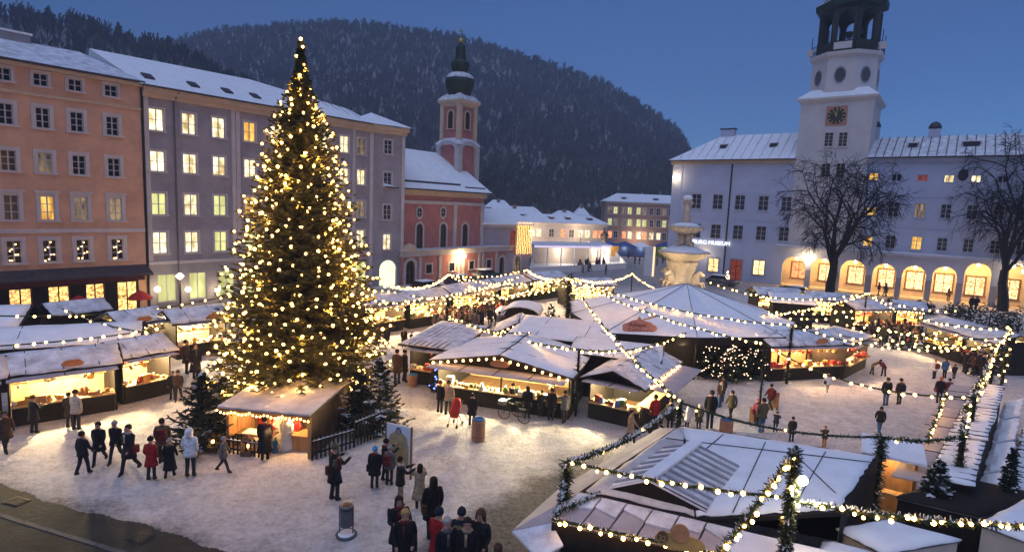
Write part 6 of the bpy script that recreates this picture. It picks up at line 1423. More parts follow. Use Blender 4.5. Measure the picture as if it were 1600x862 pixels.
# dark hedge and shrubs before the arcade
rg = random.Random(40)
for i, (x, y, r, h) in enumerate(((1440, 490, 1.3, 1.6), (1495, 496, 1.5, 1.7), (1545, 510, 2.2, 2.4), (1590, 520, 2.2, 2.6), (1225, 462, .9, 1.3), (1395, 482, 1.0, 1.3))):
    q = gp(x, y); t = thing('shrub', ['low dark shrub before the fourth palace arch', 'dark shrub before the sixth palace arch', 'large dark shrub at the foot of the right bare tree', 'large dark shrub at the right edge before the palace', 'dark shrub before the first palace arch', 'small dark shrub left of the right back stalls'][i], 'shrub', q, 0, 'shrubs before the arcade'); b = MB()
    for k in range(420):
        a_, f_ = rg.uniform(0, math.tau), rg.random()**.5; p = Vector((math.cos(a_)*r*f_, math.sin(a_)*r*f_*.8, rg.uniform(.05, h)*(1-.5*f_*f_))); v = Vector((rg.uniform(-1, 1), rg.uniform(-1, 1), rg.uniform(-.2, 1))).normalized()*.28; w_ = v.orthogonal().normalized()*.09
        b.poly([p-w_, p+w_, p+v+w_*.3, p+v-w_*.3], 1 if rg.random() < .012 else 0)
    b.build('foliage', ['needle_dark', 'snow'], t); b = MB(); b.tube([(0, 0, 0), (0, 0, h*.6)], [.08, .03], 5); b.build('stem', 'bark_dark', t)
# ================================================================== people
def person_mesh(key, J, E, root=0):
    """J: list of (x, y, z, radius, region); E: edges. One continuous skinned body"""
    me = bpy.data.meshes.new('p'); bm = bmesh.new(); sk = bm.verts.layers.skin.verify(); vs = []
    for i, (x, y, z, r, reg) in enumerate(J):
        v = bm.verts.new((x, y, z)); rr = r if isinstance(r, tuple) else (r, r); v[sk].radius = rr; v[sk].use_root = (i == root); vs.append(v)
    for a_, c_ in E: bm.edges.new((vs[a_], vs[c_]))
    bm.to_mesh(me); bm.free(); o = bpy.data.objects.new('p', me); COL.objects.link(o); o.modifiers.new('s', 'SKIN').use_smooth_shade = True; o.modifiers.new('u', 'SUBSURF').levels = 1
    dg = bpy.context.evaluated_depsgraph_get(); dg.update(); m2 = bpy.data.meshes.new_from_object(o.evaluated_get(dg)); bpy.data.objects.remove(o); bpy.data.meshes.remove(me)
    m2.name = 'body_'+key; m2.materials.clear()
    for x in ('coat', 'trousers', 'skin', 'shoe'): m2.materials.append(MATS[x])
    P = [Vector(j[:3]) for j in J]
    for p in m2.polygons:
        c = p.center; k = min(range(len(P)), key=lambda i: (P[i]-c).length_squared/(J[i][3][0] if isinstance(J[i][3], tuple) else J[i][3])); p.material_index = J[k][4]; p.use_smooth = True
    return m2
def pose(stride=0.0, arms=((0, 0), (0, 0)), lean=0.0, sit=0.0):
    """arms: per side (forward angle of upper arm, elbow bend); local -Y is the facing direction"""
    cl, sl_ = math.cos(lean), math.sin(lean)
    def tor(x, y, z): zz = z-.92; return (x, y*cl-zz*sl_, .92+zz*cl+y*sl_)
    J = []; E = []
    def j(p, r, reg): J.append((*p, r, reg)); return len(J)-1
    pel = j((0, 0, .94), (.15, .12), 1); sp = j(tor(0, 0, 1.14), (.155, .12), 0); chs = j(tor(0, 0, 1.34), (.175, .125), 0); nk = j(tor(0, -.005, 1.49), .06, 2); hb = j(tor(0, -.025, 1.575), (.078, .09), 2); hc = j(tor(0, -.02, 1.655), (.085, .10), 2); ht = j(tor(0, -.01, 1.72), (.06, .07), 2)
    E += [(pel, sp), (sp, chs), (chs, nk), (nk, hb), (hb, hc), (hc, ht)]
    nose = j(tor(0, -.115, 1.625), .016, 2); E.append((hb, nose))
    for s_, (fa_, eb) in zip((-1, 1), arms):
        sh = Vector(tor(s_*.20, 0, 1.41)); ua = Vector((s_*.05, -math.sin(fa_-lean*0)*.28, -math.cos(fa_)*.28)); el = sh+ua; f2 = fa_+eb; wr = el+Vector((-s_*.03*(1+eb), -math.sin(f2)*.24, -math.cos(f2)*.24)); hd = wr+(wr-el).normalized()*.07
        a0 = j(sh, .075, 0); a1 = j(el, .062, 0); a2 = j(wr, .048, 0); a3 = j(hd, (.036, .03), 2); E += [(chs, a0), (a0, a1), (a1, a2), (a2, a3)]
        d = (wr-el).normalized(); sd = Vector((1, 0, 0)) if abs(d.x) < .8 else Vector((0, 1, 0)); sd = (sd-d*sd.dot(d)).normalized()
        for q, ln in ((-.028, .055), (-.009, .068), (.010, .064), (.028, .05)): fj = j(hd+sd*q+d*ln+Vector((0, -.012, 0)), .010, 2); E.append((a3, fj))
        tj = j(hd-d*.01+Vector((-s_*.01, -.05, 0))+d*.02, .011, 2); E.append((a3, tj))
    for s_, ph in ((-1, stride), (1, -stride)):
        hip = Vector((s_*.095, 0, .88)); kn = hip+Vector((0, -math.sin(ph+.04)*.42, -math.cos(ph)*.42)); kb = .12+max(0, -ph)*.9; f2 = ph+.04-kb; an = kn+Vector((0, -math.sin(f2)*.40, -math.cos(f2)*.40))
        h0 = j(hip, .098, 1); k0 = j(kn, .072, 1); n0 = j(an, .058, 1); t0 = j(an+Vector((0, -.15, -.035)), (.045, .04), 3); b0 = j(an+Vector((0, .05, -.03)), .042, 3); E += [(pel, h0), (h0, k0), (k0, n0), (n0, t0), (n0, b0)]
    mz = min(p[2]-.045 for p in J); J = [(p[0], p[1], p[2]-mz, p[3], p[4]) for p in J]
    return J, E
POSES = {'stand': pose(.03, ((.05, .15), (.1, .2))), 'walk': pose(.32, ((-.3, .25), (.35, .3))), 'step': pose(.2, ((.25, .5), (-.15, .2))), 'pocket': pose(.05, ((-.1, .75), (-.1, .75))), 'fold': pose(.04, ((.35, 1.5), (.35, 1.5))), 'photo': pose(.06, ((.9, 1.1), (.9, 1.1))), 'reach': pose(.08, ((.1, .3), (1.2, .25)), .05), 'bend': pose(.10, ((.9, .2), (1.0, .3)), .85), 'hold': pose(.04, ((.6, 1.3), (.7, 1.2)), -.03)}
BODY = {k: person_mesh(k, *v) for k, v in POSES.items()}
BH = {k: max(v.co.z for v in BODY[k].vertices) for k in BODY}
def coat_mesh(long_, lean=0):
    b = MB(); hem = {0: .78, 1: .62, 2: .40}[long_]; cl, sl_ = math.cos(lean), math.sin(lean)
    prof = [(hem, .235+.03*long_, .175+.03*long_), (hem+.12, .225+.02*long_, .165+.02*long_), (.98, .195, .148), (1.15, .195, .15), (1.32, .212, .152), (1.42, .19, .13), (1.49, .105, .095), (1.53, .082, .085)]; n = 14; i0 = 0; rg = random.Random(long_)
    for z, rx, ry in prof:
        for k in range(n):
            a_ = k*math.tau/n; f_ = 1+.035*math.sin(a_*5+z*3); x, y = rx*math.cos(a_)*f_, ry*math.sin(a_)*f_
            zz = z-.92; b.v.append((x, y*cl-max(zz, 0)*sl_, .92+(zz*cl if zz > 0 else zz)) if lean else (x, y, z))
    for q in range(len(prof)-1):
        for k in range(n): b.f.append((q*n+k, q*n+(k+1) % n, (q+1)*n+(k+1) % n, (q+1)*n+k)); b.m.append(0)
    b.f.append(tuple(range(n-1, -1, -1))); b.m.append(0)
    return b.mesh('coat', ['coat'], True)
COATS = {(l, False): coat_mesh(l) for l in (0, 1, 2)}; COATS[(0, True)] = coat_mesh(0, .85)
for l in (1, 2): COATS[(l, True)] = COATS[(0, True)]
def head_mesh(kind):
    b = MB(); c = (0, -.012, 0)
    if kind == 'hat': b.lathe([(.108, 1.655), (.112, 1.69), (.107, 1.74), (.075, 1.79), (.02, 1.81)], 12, 0, c, sy=1.12); b.ball((0, -.01, 1.82), .028)
    elif kind == 'hood': b.lathe([(.13, 1.46), (.135, 1.56), (.13, 1.68), (.105, 1.76), (.05, 1.81), (.01, 1.82)], 12, 0, (0, .03, 0), sy=1.05)
    elif kind == 'long': b.lathe([(.10, 1.44), (.115, 1.52), (.112, 1.64), (.108, 1.72), (.075, 1.775), (.02, 1.795)], 12, 0, (0, .028, 0), sy=1.0)
    else: b.lathe([(.098, 1.62), (.107, 1.68), (.10, 1.74), (.065, 1.785), (.01, 1.795)], 12, 0, (0, .012, 0), sy=1.08)
    lim = 1.685 if kind == 'hat' else 1.715
    b.v = [(x, y, max(z, lim-max(0, (abs(x)-.07))*3) if y < -.035 else (max(z, min(lim, 1.60)) if y < .0 and kind != 'hat' else z)) for x, y, z in b.v]
    return b.mesh('hat' if kind == 'hat' else ('hood' if kind == 'hood' else 'hair'), ['coat'], True)
HEADS = {k: head_mesh(k) for k in ('hat', 'hood', 'long', 'short')}
b = MB(); 
for s_ in (-1, 1): b.ball((s_*.034, -.113, 1.655), .012, 1, n=6, k=4); b.box(s_*.034-.02, -.118, 1.675, s_*.034+.02, -.108, 1.682, 1); b.ball((s_*.088, -.015, 1.635), .022, 0, sx=.5, n=6, k=4)
b.box(-.024, -.116, 1.583, .024, -.106, 1.591, 2); FACE = b.mesh('face', ['skin', 'ink', 'church_red'], True)
C = dict(black=(.014, .013, .015), dark=(.022, .02, .023), navy=(.018, .022, .04), grey=(.12, .115, .115), brown=(.075, .045, .028), beige=(.36, .25, .16), olive=(.10, .085, .05), red=(.34, .02, .022), white=(.72, .70, .70), cream=(.50, .42, .34), blue=(.05, .12, .26), sky=(.06, .33, .55), pink=(.45, .12, .15), orange=(.5, .16, .04), maroon=(.12, .02, .022), blond=(.35, .22, .09), hair=(.025, .016, .012), ghair=(.30, .28, .27), khaki=(.27, .22, .15), green=(.04, .07, .035))
b = MB(); b.lathe([(.105, 1.44), (.125, 1.47), (.12, 1.52), (.095, 1.54)], 12, sy=.95); b.box(-.06, -.165, 1.16, .0, -.135, 1.46); SCARF = b.mesh('scarf', ['coat'], True)
b = MB(); b.box(.17, -.12, .78, .30, .14, 1.04); b.bar((.22, .0, 1.03), (-.12, -.06, 1.47), .03, .015); b.bar((.22, .04, 1.03), (-.12, .09, 1.47), .03, .015); BAG = b.mesh('bag', ['coat'])
b = MB(); b.box(-.15, .13, 1.0, .15, .30, 1.42); b.box(-.11, .30, 1.04, .11, .36, 1.22); PACK = b.mesh('backpack', ['coat'])
NP = 0
def person(label, px, py, yt, coat='black', face=180, ps='stand', long_=1, head='hair', hk='short', legs=None, group=None, h=None, at=None, faces=None):
    global NP
    q = at or gp(px, py); hh = h or min(2.0, max(1.0, over(px, yt, q).z)); sc_ = hh/1.80
    o = ob('person', BODY[ps], None, q, R_(face), sc_); tag(o, label, 'person', group); o.color = (*C[coat], 1)
    ln = ps == 'bend'
    c_ = ob('coat', COATS[(long_, ln)], o); c_.color = (*C[coat], 1)
    dz = BH[ps]-1.745
    hd = ob(HEADS[hk].name, HEADS[hk], o); hd.color = (*C[head], 1)
    fc = ob('face', FACE, o)
    if ln:
        for x in (hd, fc): x.matrix_local = Matrix.Translation((0, 0, .92)) @ Matrix.Rotation(.85, 4, 'X') @ Matrix.Translation((0, 0, -.92))
    for x in (c_, hd, fc): x.location.z += 0 if ps != 'walk' else -.02
    rr = random.Random(int(px*13+py*7)); k_ = rr.random()
    if not ln and k_ < .4: x_ = ob('scarf', SCARF, o); x_.color = (*C[rr.choice(['grey', 'maroon', 'beige', 'navy', 'cream', 'olive'])], 1)
    if not ln and .25 < k_ < .5: x_ = ob('bag', BAG, o); x_.color = (*C[rr.choice(['brown', 'black', 'maroon'])], 1)
    elif not ln and .8 < k_ < .93 and ps != 'hold': x_ = ob('backpack', PACK, o); x_.color = (*C[rr.choice(['navy', 'black', 'maroon', 'olive'])], 1)
    if legs:
        m_ = bpy.data.materials.get('tr_'+legs) or mat('tr_'+legs, C[legs], .85, .3, 9, .2)
        o.data = o.data.copy(); o.data.materials[1] = m_
    NP += 1; return o
p_ = person
G1 = 'walkers in the left foreground'
p_('person in a dark padded jacket at the left end of the walking group', 131, 741, 672, 'dark', 165, 'step', 0, 'hair', 'short', None, G1)
p_('tall person in a long dark coat, second from left in the walking group', 156, 725, 657, 'black', 10, 'walk', 1, 'hair', 'short', None, G1)
p_('dark-coated person with pale cap in the middle of the walking group', 182, 723, 655, 'black', 0, 'walk', 0, 'ghair', 'hat', None, G1)
p_('dark-coated man striding at the right of the walking group', 203, 739, 661, 'dark', -10, 'walk', 1, 'hair', 'short', None, G1)
p_('person in a bright red coat and black hat seen from behind', 237, 750, 681, 'red', 175, 'pocket', 1, 'black', 'hat')
p_('person in a long black coat with fair hair beside the red coat', 266, 746, 684, 'black', 185, 'step', 2, 'ghair', 'hat')
p_('person in a white hooded jacket seen from behind', 298, 745, 667, 'white', 180, 'pocket', 0, 'white', 'hood')
p_('person in a brown-grey jacket behind the red and black coats', 255, 724, 652, 'olive', 200, 'stand', 0, 'hair', 'short')
p_('person in a pale jacket leaning forward by the lanterns', 350, 738, 680, 'grey', 100, 'walk', 0, 'ghair', 'short')
p_('tall dark man looking into the crib hut', 414, 719, 650, 'black', 190, 'stand', 2, 'hair', 'short')
p_('person in brown at the far left edge by the dark stall', 10, 706, 640, 'brown', 60, 'walk', 1, 'hair', 'short')
p_('dark figure at the counter of the long left stall', 54, 677, 616, 'dark', 160, 'fold', 1, 'brown', 'hat')
p_('person in a pale jacket at the right part of the long left stall', 120, 672, 608, 'cream', 170, 'stand', 0, 'hair', 'hat')
p_('dark companion beside the pale jacket at the left stall', 110, 668, 611, 'brown', 190, 'stand', 1, 'hair', 'short')
p_('person in a brown jacket between the left stalls and the tree', 279, 626, 577, 'brown', 20, 'walk', 0, 'brown', 'hat')
p_('person in dark brown close to the brown jacket', 270, 624, 579, 'dark', 10, 'stand', 0, 'brown', 'short')
p_('dark figure standing behind the tree at the left stalls', 306, 592, 529, 'dark', 60, 'stand', 2, 'hair', 'long')
p_('second dark figure behind the tree, nearer the lit stall', 292, 584, 530, 'brown', 100, 'stand', 1, 'hair', 'short')
p_('man in dark clothes holding a child, alone in front of the hut', 523, 782, 691, 'black', 140, 'hold', 1, 'olive', 'hat')
p_('small child in red held by the dark man', 0, 0, 0, 'maroon', 140, 'stand', 0, 'hair', 'short', h=.95, at=gp(523, 782)+Vector((.18, -.22, .82)))
G2 = 'onlookers at the poster board'
p_('person in black coat with bright blue hat', 585, 763, 697, 'black', 175, 'stand', 1, 'sky', 'hat', None, G2)
p_('person with grey hat and blue scarf beside the board', 608, 758, 695, 'grey', 165, 'stand', 0, 'ghair', 'hat', None, G2)
p_('person in black raising both hands by the board', 602, 752, 685, 'black', 130, 'photo', 0, 'black', 'hat', None, G2)
p_('man with beige trousers holding up a phone', 625, 788, 712, 'dark', 105, 'photo', 0, 'hair', 'short', 'khaki', G2)
p_('long-haired person in a beige coat taking a picture', 655, 793, 723, 'beige', 190, 'photo', 2, 'hair', 'long', None, G2)
p_('tall person with long black hair in a dark coat behind the red scarf', 675, 842, 736, 'black', 200, 'stand', 1, 'hair', 'long', None, G2)
G3 = 'people at the bottom edge'
p_('woman in black with a camera at her hip', 622, 880, 774, 'black', 20, 'hold', 1, 'hair', 'long', None, G3)
p_('bald man in a long black coat at the bottom edge', 631, 905, 791, 'black', 10, 'pocket', 2, 'blond', 'short', None, G3)
p_('person with a bright red scarf and dark hat at the bottom', 683, 902, 790, 'red', 150, 'stand', 1, 'navy', 'hat', None, G3)
p_('grey-haired person in black next to the red scarf', 696, 920, 803, 'black', 30, 'stand', 2, 'ghair', 'short', None, G3)
p_('person in dark blue hat at the back of the bottom right group', 718, 902, 787, 'navy', 170, 'stand', 1, 'navy', 'hat', None, G3)
p_('person in black facing the camera in the bottom right group', 727, 920, 798, 'black', 5, 'stand', 2, 'hair', 'short', None, G3)
p_('person in dark brown with a fur hood at the right of the bottom group', 747, 905, 794, 'dark', -20, 'pocket', 1, 'brown', 'hood', None, G3)
p_('brown-haired head just showing at the bottom edge', 775, 950, 846, 'dark', 170, 'stand', 1, 'brown', 'long', None, G3)
G4 = 'customers at the middle food stall'
p_('dark person at the left end of the food stall', 687, 645, 594, 'black', 150, 'stand', 0, 'maroon', 'hat', None, G4)
p_('person in a beige jacket behind the red pushchair', 700, 648, 594, 'beige', 160, 'reach', 0, 'hair', 'hat', None, G4)
p_('dark man right of the red pushchair', 737, 665, 613, 'black', 170, 'stand', 1, 'hair', 'short', None, G4)
p_('dark customer left of the bicycle', 800, 643, 598, 'dark', 175, 'fold', 1, 'hair', 'hat', None, G4)
p_('customer in dark coat with pale bag behind the bicycle', 823, 654, 602, 'black', 180, 'stand', 1, 'hair', 'long', None, G4)
p_('small dark customer at the food stall', 845, 652, 609, 'dark', 185, 'stand', 1, 'brown', 'hat', None, G4)
p_('tall dark customer near the right end of the food stall', 860, 657, 605, 'black', 170, 'stand', 1, 'hair', 'short', None, G4)
p_('customer in a grey jacket at the right corner of the food stall', 881, 661, 609, 'grey', 200, 'reach', 0, 'hair', 'hat', None, G4)
p_('seller inside the right end of the food stall', 876, 648, 600, 'brown', 10, 'fold', 0, 'hair', 'short', None, G4, h=1.7, at=Vector((2.2, 27.9, .12)))
p_('man in a beige coat carrying a bag before the bottle stall', 984, 692, 638, 'beige', 70, 'walk', 1, 'hair', 'short')
p_('person in bright red jacket at the corner of the bottle stall', 1021, 672, 615, 'red', 200, 'stand', 0, 'hair', 'short')
p_('dark person bending over a pushchair by the near stall', 1014, 694, 646, 'dark', 60, 'bend', 0, 'hair', 'short')
p_('dark person standing beside the red jacket', 1046, 672, 622, 'dark', 150, 'stand', 1, 'hair', 'hat')
p_('child in a white hooded coat', 1073, 670, 634, 'white', 175, 'stand', 1, 'white', 'hood')
p_('person in an olive coat with white hood beside the white child', 1091, 672, 630, 'olive', 180, 'stand', 1, 'cream', 'hood')
p_('dark man with back turned beside the olive coat', 1108, 670, 608, 'black', 175, 'stand', 0, 'hair', 'short')
p_('dark person behind the couple by the lit firs', 1127, 628, 586, 'navy', 170, 'stand', 0, 'hair', 'short')
p_('person in blue jeans close to the lit firs', 1124, 636, 592, 'brown', 20, 'stand', 0, 'hair', 'short', 'blue')
p_('person in an olive-brown jacket walking alone near the barrel bin', 1141, 656, 608, 'olive', 185, 'walk', 0, 'hair', 'short')
G5 = 'people on the open snow at the right'
p_('person with red scarf and jeans left of the beige boards', 1189, 676, 620, 'olive', 190, 'stand', 0, 'hair', 'short', 'blue', G5)
p_('child in pink left of the red scarf', 1181, 664, 622, 'pink', 180, 'stand', 0, 'pink', 'hat', None, G5)
p_('man in maroon and black carrying a board', 1202, 640, 598, 'maroon', 200, 'walk', 0, 'hair', 'short', None, G5)
p_('dark person sitting low behind the near garland', 1211, 675, 640, 'navy', 150, 'bend', 0, 'hair', 'short', None, G5)
p_('dark person standing just right of the seated one', 1236, 690, 650, 'dark', 170, 'stand', 1, 'hair', 'hat', None, G5)
p_('person in an orange and brown striped jacket near the garland', 1287, 699, 665, 'brown', 175, 'hold', 0, 'orange', 'hat', 'orange', G5)
p_('lone dark walker with jeans in the middle of the open snow', 1373, 676, 633, 'black', 160, 'walk', 0, 'hair', 'short', 'blue', G5)
p_('left one of the pair standing behind the lit string, in jeans', 1383, 634, 588, 'dark', 175, 'stand', 0, 'brown', 'short', 'blue', G5)
p_('right one of the pair standing behind the lit string', 1404, 632, 590, 'brown', 180, 'stand', 0, 'hair', 'hat', None, G5)
p_('slim person in white near the red wares stall', 1292, 613, 582, 'white', 170, 'walk', 0, 'blond', 'long', 'cream', G5)
p_('left one of two people bending toward each other', 1362, 585, 555, 'olive', 70, 'bend', 0, 'brown', 'hat', None, G5)
p_('right one of two people bending toward each other', 1380, 588, 556, 'maroon', -70, 'bend', 0, 'hair', 'short', None, G5)
p_('dark person with brown hair near the right row', 1466, 630, 587, 'black', 165, 'stand', 0, 'orange', 'short', None, G5)
p_('dark companion nearest the flaps of the right row', 1480, 627, 590, 'maroon', 170, 'stand', 1, 'hair', 'hat', None, G5)
p_('person in a white jacket farther up by the right stalls', 1459, 592, 560, 'white', 185, 'stand', 0, 'blond', 'short', None, G5)
p_('person in a blue jacket beside the white one', 1475, 591, 558, 'blue', 175, 'stand', 0, 'hair', 'short', None, G5)
p_('small child beside the blue jacket', 1490, 592, 572, 'dark', 170, 'stand', 0, 'hair', 'hat', None, G5)
p_('brown-coated customer at the side counter stall', 1338, 578, 545, 'brown', 200, 'stand', 1, 'hair', 'short', None, G5)
p_('person in red by the wooden kiosk', 1384, 772, 700, 'red', 150, 'stand', 1, 'red', 'hat')
p_('person in dark brown beside the kiosk', 1372, 778, 712, 'brown', 120, 'stand', 1, 'hair', 'short')
G6 = 'pairs strolling behind the tree'
for i, (x, y, yt, cl, fc, lb) in enumerate(((590, 541, 508, 'dark', 170, 'left dark figure of the pair at the right edge of the tree'), (604, 542, 508, 'dark', 180, 'right dark figure of the pair at the right edge of the tree'), (631, 543, 512, 'black', 10, 'person with a pale hat in the lane behind the tree'), (643, 544, 518, 'black', -30, 'dark person leaning beside the pale hat'), (620, 600, 540, 'brown', 160, 'tall dark person left of the plank-ribbed stall'), (632, 597, 545, 'dark', 120, 'second dark person left of the plank-ribbed stall'))): p_(lb, x, y, yt, cl, fc, 'stand', 1, 'ghair' if 'pale' in lb else 'hair', 'hat' if 'pale' in lb else 'short', None, G6)
rg = random.Random(9); cols_ = ['black', 'dark', 'dark', 'brown', 'navy', 'maroon', 'grey', 'olive', 'black', 'beige']; pk = list(BODY)
USED = set()
def crowd(n, reg, label, group, far=False):
    for k in range(n):
        f_, g_ = rg.random(), rg.random(); (x0, y0), (x1, y1), (x2, y2), (x3, y3) = reg; x = (x0*(1-f_)+x1*f_)*(1-g_)+(x3*(1-f_)+x2*f_)*g_; y = (y0*(1-f_)+y1*f_)*(1-g_)+(y3*(1-f_)+y2*f_)*g_
        for _try in range(60):
         cc = rg.choice(cols_); hc = rg.choice(['hair', 'hair', 'brown', 'black', 'ghair', 'red', 'blond']); hk = rg.choice(['short', 'hat', 'hat', 'long', 'hood']); ll = rg.choice((0, 1, 1))
         hn = {'hair': 'dark', 'ghair': 'grey', 'blond': 'fair'}.get(hc, hc)+' '+{'short': 'hair', 'long': 'long hair'}.get(hk, hk)
         lb_ = label % (cc if cc != 'dark' else 'charcoal', 'jacket' if ll == 0 else 'coat', hn)
         if lb_ not in USED: break
        USED.add(lb_)
        p_(lb_, x, y, 0, cc, rg.uniform(0, 360), rg.choice(['stand', 'stand', 'pocket', 'walk', 'step', 'fold']), ll, hc, hk, None, group, h=rg.uniform(1.6, 1.85))
crowd(50, [(650, 522), (690, 530), (805, 505), (790, 488)], 'visitor in %s %s with %s, crowd before the back row', 'crowd at the back row')
crowd(12, [(770, 520), (800, 528), (815, 515), (800, 500)], 'visitor in %s %s with %s, huddled under the small canopy', 'huddle under the canopy')
crowd(26, [(1385, 545), (1470, 556), (1440, 528), (1340, 530)], 'visitor in %s %s with %s before the right back stalls', 'crowd at the right back stalls')
crowd(10, [(1500, 585), (1545, 596), (1540, 588), (1500, 578)], 'visitor in %s %s with %s at the lantern stall', 'crowd at the lantern stall')
crowd(14, [(900, 428), (950, 430), (945, 418), (905, 416)], 'small spectator in %s %s with %s by the ice rink', 'spectators at the rink')
crowd(14, [(975, 412), (1050, 416), (1050, 404), (980, 402)], 'tiny figure in %s %s with %s among the far stalls', 'far market visitors')
crowd(8, [(1200, 475), (1330, 500), (1320, 492), (1200, 470)], 'visitor in %s %s with %s behind the tent', 'visitors behind the tent')
crowd(3, [(1368, 462), (1395, 466), (1395, 464), (1368, 460)], 'shopper in %s %s with %s under the fourth arch', 'arcade shoppers'); crowd(1, [(1481, 470), (1483, 470), (1483, 471), (1481, 471)], 'shopper in %s %s with %s before the sixth arch', 'arcade shoppers')
p_('dark stroller left of the pair by the shrubs before the palace', 1517, 484, 0, 'black', 170, 'stand', 1, 'hair', 'short', h=1.75); p_('dark stroller right of the pair by the shrubs before the palace', 1524, 485, 0, 'black', 190, 'stand', 1, 'hair', 'short', h=1.75)

# ================================================================== smaller things
def barrel(px, py, yt, wpx, label, m_='wood_barrel'):
    q = gp(px, py); h = max(.6, min(1.15, over(px, yt, q).z)); D = q.y; r = wpx/2*D/F_PX*1.03; t = thing('litter_bin', label, 'litter bin', q, 0, 'wooden litter bins'); n = 16
    b = MB(); w_ = math.tau*r/n*.92; b.box(-w_/2, -.03, .05, w_/2, 0, h); me = b.mesh('stave', [m_])
    for k in range(n): a_ = k*math.tau/n; o = ob('stave', me, t, (math.sin(a_)*r, -math.cos(a_)*r, 0), a_)
    b = MB(); b.lathe([(r*.97, .03), (r*.97, h-.12)], 16); b.build('liner', 'dark_metal', t)
    for z in (h*.2, h*.9): b = MB(); b.lathe([(r+.025, z), (r+.035, z), (r+.035, z+.06), (r+.025, z+.06)], 16); b.build('hoop', 'wood_light' if z > .5 else 'wood_brown', t)
    b = MB(); b.lathe([(r*.99, h), (r*1.02, h+.04), (r*.85, h+.05), (r*.8, h-.1)], 16); b.build('bag_rim', 'cloth_blue', t)
barrel(747, 688, 655, 19, 'wooden barrel bin standing free on the snow in the middle'); barrel(1134, 677, 655, 18, 'wooden barrel bin beyond the near stall'); barrel(612, 663, 643, 22, 'wooden bin at the end of the picket fence'); barrel(645, 604, 585, 13, 'wooden bin beside the plank-ribbed stall')
q = gp(541, 836); t = thing('steel_bin', 'grey steel litter bin on a round foot in the foreground', 'litter bin', q)
h = over(541, 789, q).z; b = MB(); b.lathe([(.30, 0), (.32, .05), (.30, .07)], 20); b.build('foot', 'kerb', t); b = MB(); b.lathe([(.24, .072), (.2, .1)], 20); b.build('foot_snow', 'snow', t)
for x in (-.2, .2): b = MB(); b.tube([(x, 0, .07), (x, 0, h)], .025); b.build('leg', 'grey_metal', t)
b = MB(); b.lathe([(.165, .32), (.19, .34), (.19, h-.1), (.175, h-.1)], 20); b.build('bin_body', 'grey_metal', t, smooth=False); b = MB(); b.lathe([(.2, h-.06), (.2, h), (.19, h+.01)], 20); b.build('lid', 'grey_metal', t); b = MB(); b.box(-.09, -.07, h+.012, .09, .07, h+.03); b.build('ash_tray', 'dark_metal', t)
# poster board with a cloaked figure
q0, q1 = gp(604, 738), gp(641, 748); d = q1-q0; t = thing('poster_board', 'tall white board with a beige cloaked figure printed on it', 'poster board', (q0+q1)/2, math.atan2(d.y, d.x)); hw_ = d.length/2; hz = over(641, 668, q1).z; H0 = .35
b = MB(); b.box(-hw_, -.03, H0, hw_, .03, hz); b.build('panel', 'tarp_white', t); b = MB(); b.box(hw_, -.04, 0, hw_+.05, .04, hz+.02); b.build('post', 'wood_brown', t); b = MB(); b.box(-hw_-.05, -.04, 0, -hw_, .04, hz+.02); b.build('post', 'wood_brown', t)
def bp(pts): return [(x*hw_, -.034, H0+(hz-H0)*z) for x, z in pts]
b = MB(); b.poly(bp([(-.85, .03), (.85, .03), (.86, .5), (.7, .74), (.3, .84), (-.3, .84), (-.72, .74), (-.88, .5)])); b.build('print', mat('print_tan', (.46, .34, .17), .7, .2, 6, 0), t)
b = MB(); c_ = (0, .87); b.poly([(x, y-.003, z) for x, y, z in bp([(c_[0]+.24*math.cos(k*math.tau/14), c_[1]+.085*math.sin(k*math.tau/14)) for k in range(14)])]); b.build('print_head', 'cloth_blue', t)
b = MB(); b.poly([(x, y-.006, z) for x, y, z in bp([(.15*math.cos(k*math.tau/12), .855+.055*math.sin(k*math.tau/12)) for k in range(12)])]); b.build('print_face', 'skin', t)
for i, (x, y, yt) in enumerate(((1208, 640, 612), (1178, 663, 636))):
    q = gp(x, y); h = over(x, yt, q).z; t = thing('sandwich_board', ['beige board behind the man in maroon', 'beige board beside the child in pink'][i], 'board', q, R_(-20)); b = MB(); b.slab([(-.24, -.02, h), (.24, -.02, h), (.24, .02, h), (-.24, .02, h)], h-.12); b.build('panel', 'goods_wood', t); b = MB(); b.box(-.22, .0, 0, -.16, .3, .14); b.box(.16, 0, 0, .22, .3, .14); b.build('foot', 'wood_dark', t)
# small white canopy over the huddle
q = gp(792, 515); t = thing('small_canopy', 'small white canopy above the huddle by the dark hut', 'canopy', q); z = over(792, 488, q).z+.3
b = MB(); b.lathe([(1.35, z-.35), (1.3, z-.3), (.75, z+.15), (.7, z+.15)], 4, rot=.9); b.build('roof', 'tarp_white', t); b = MB(); b.tube([(0, 0, 0), (0, 0, z)], .05); b.build('pole', 'grey_metal', t); light('canopy_light', t, (0, 0, z-.55), 40)
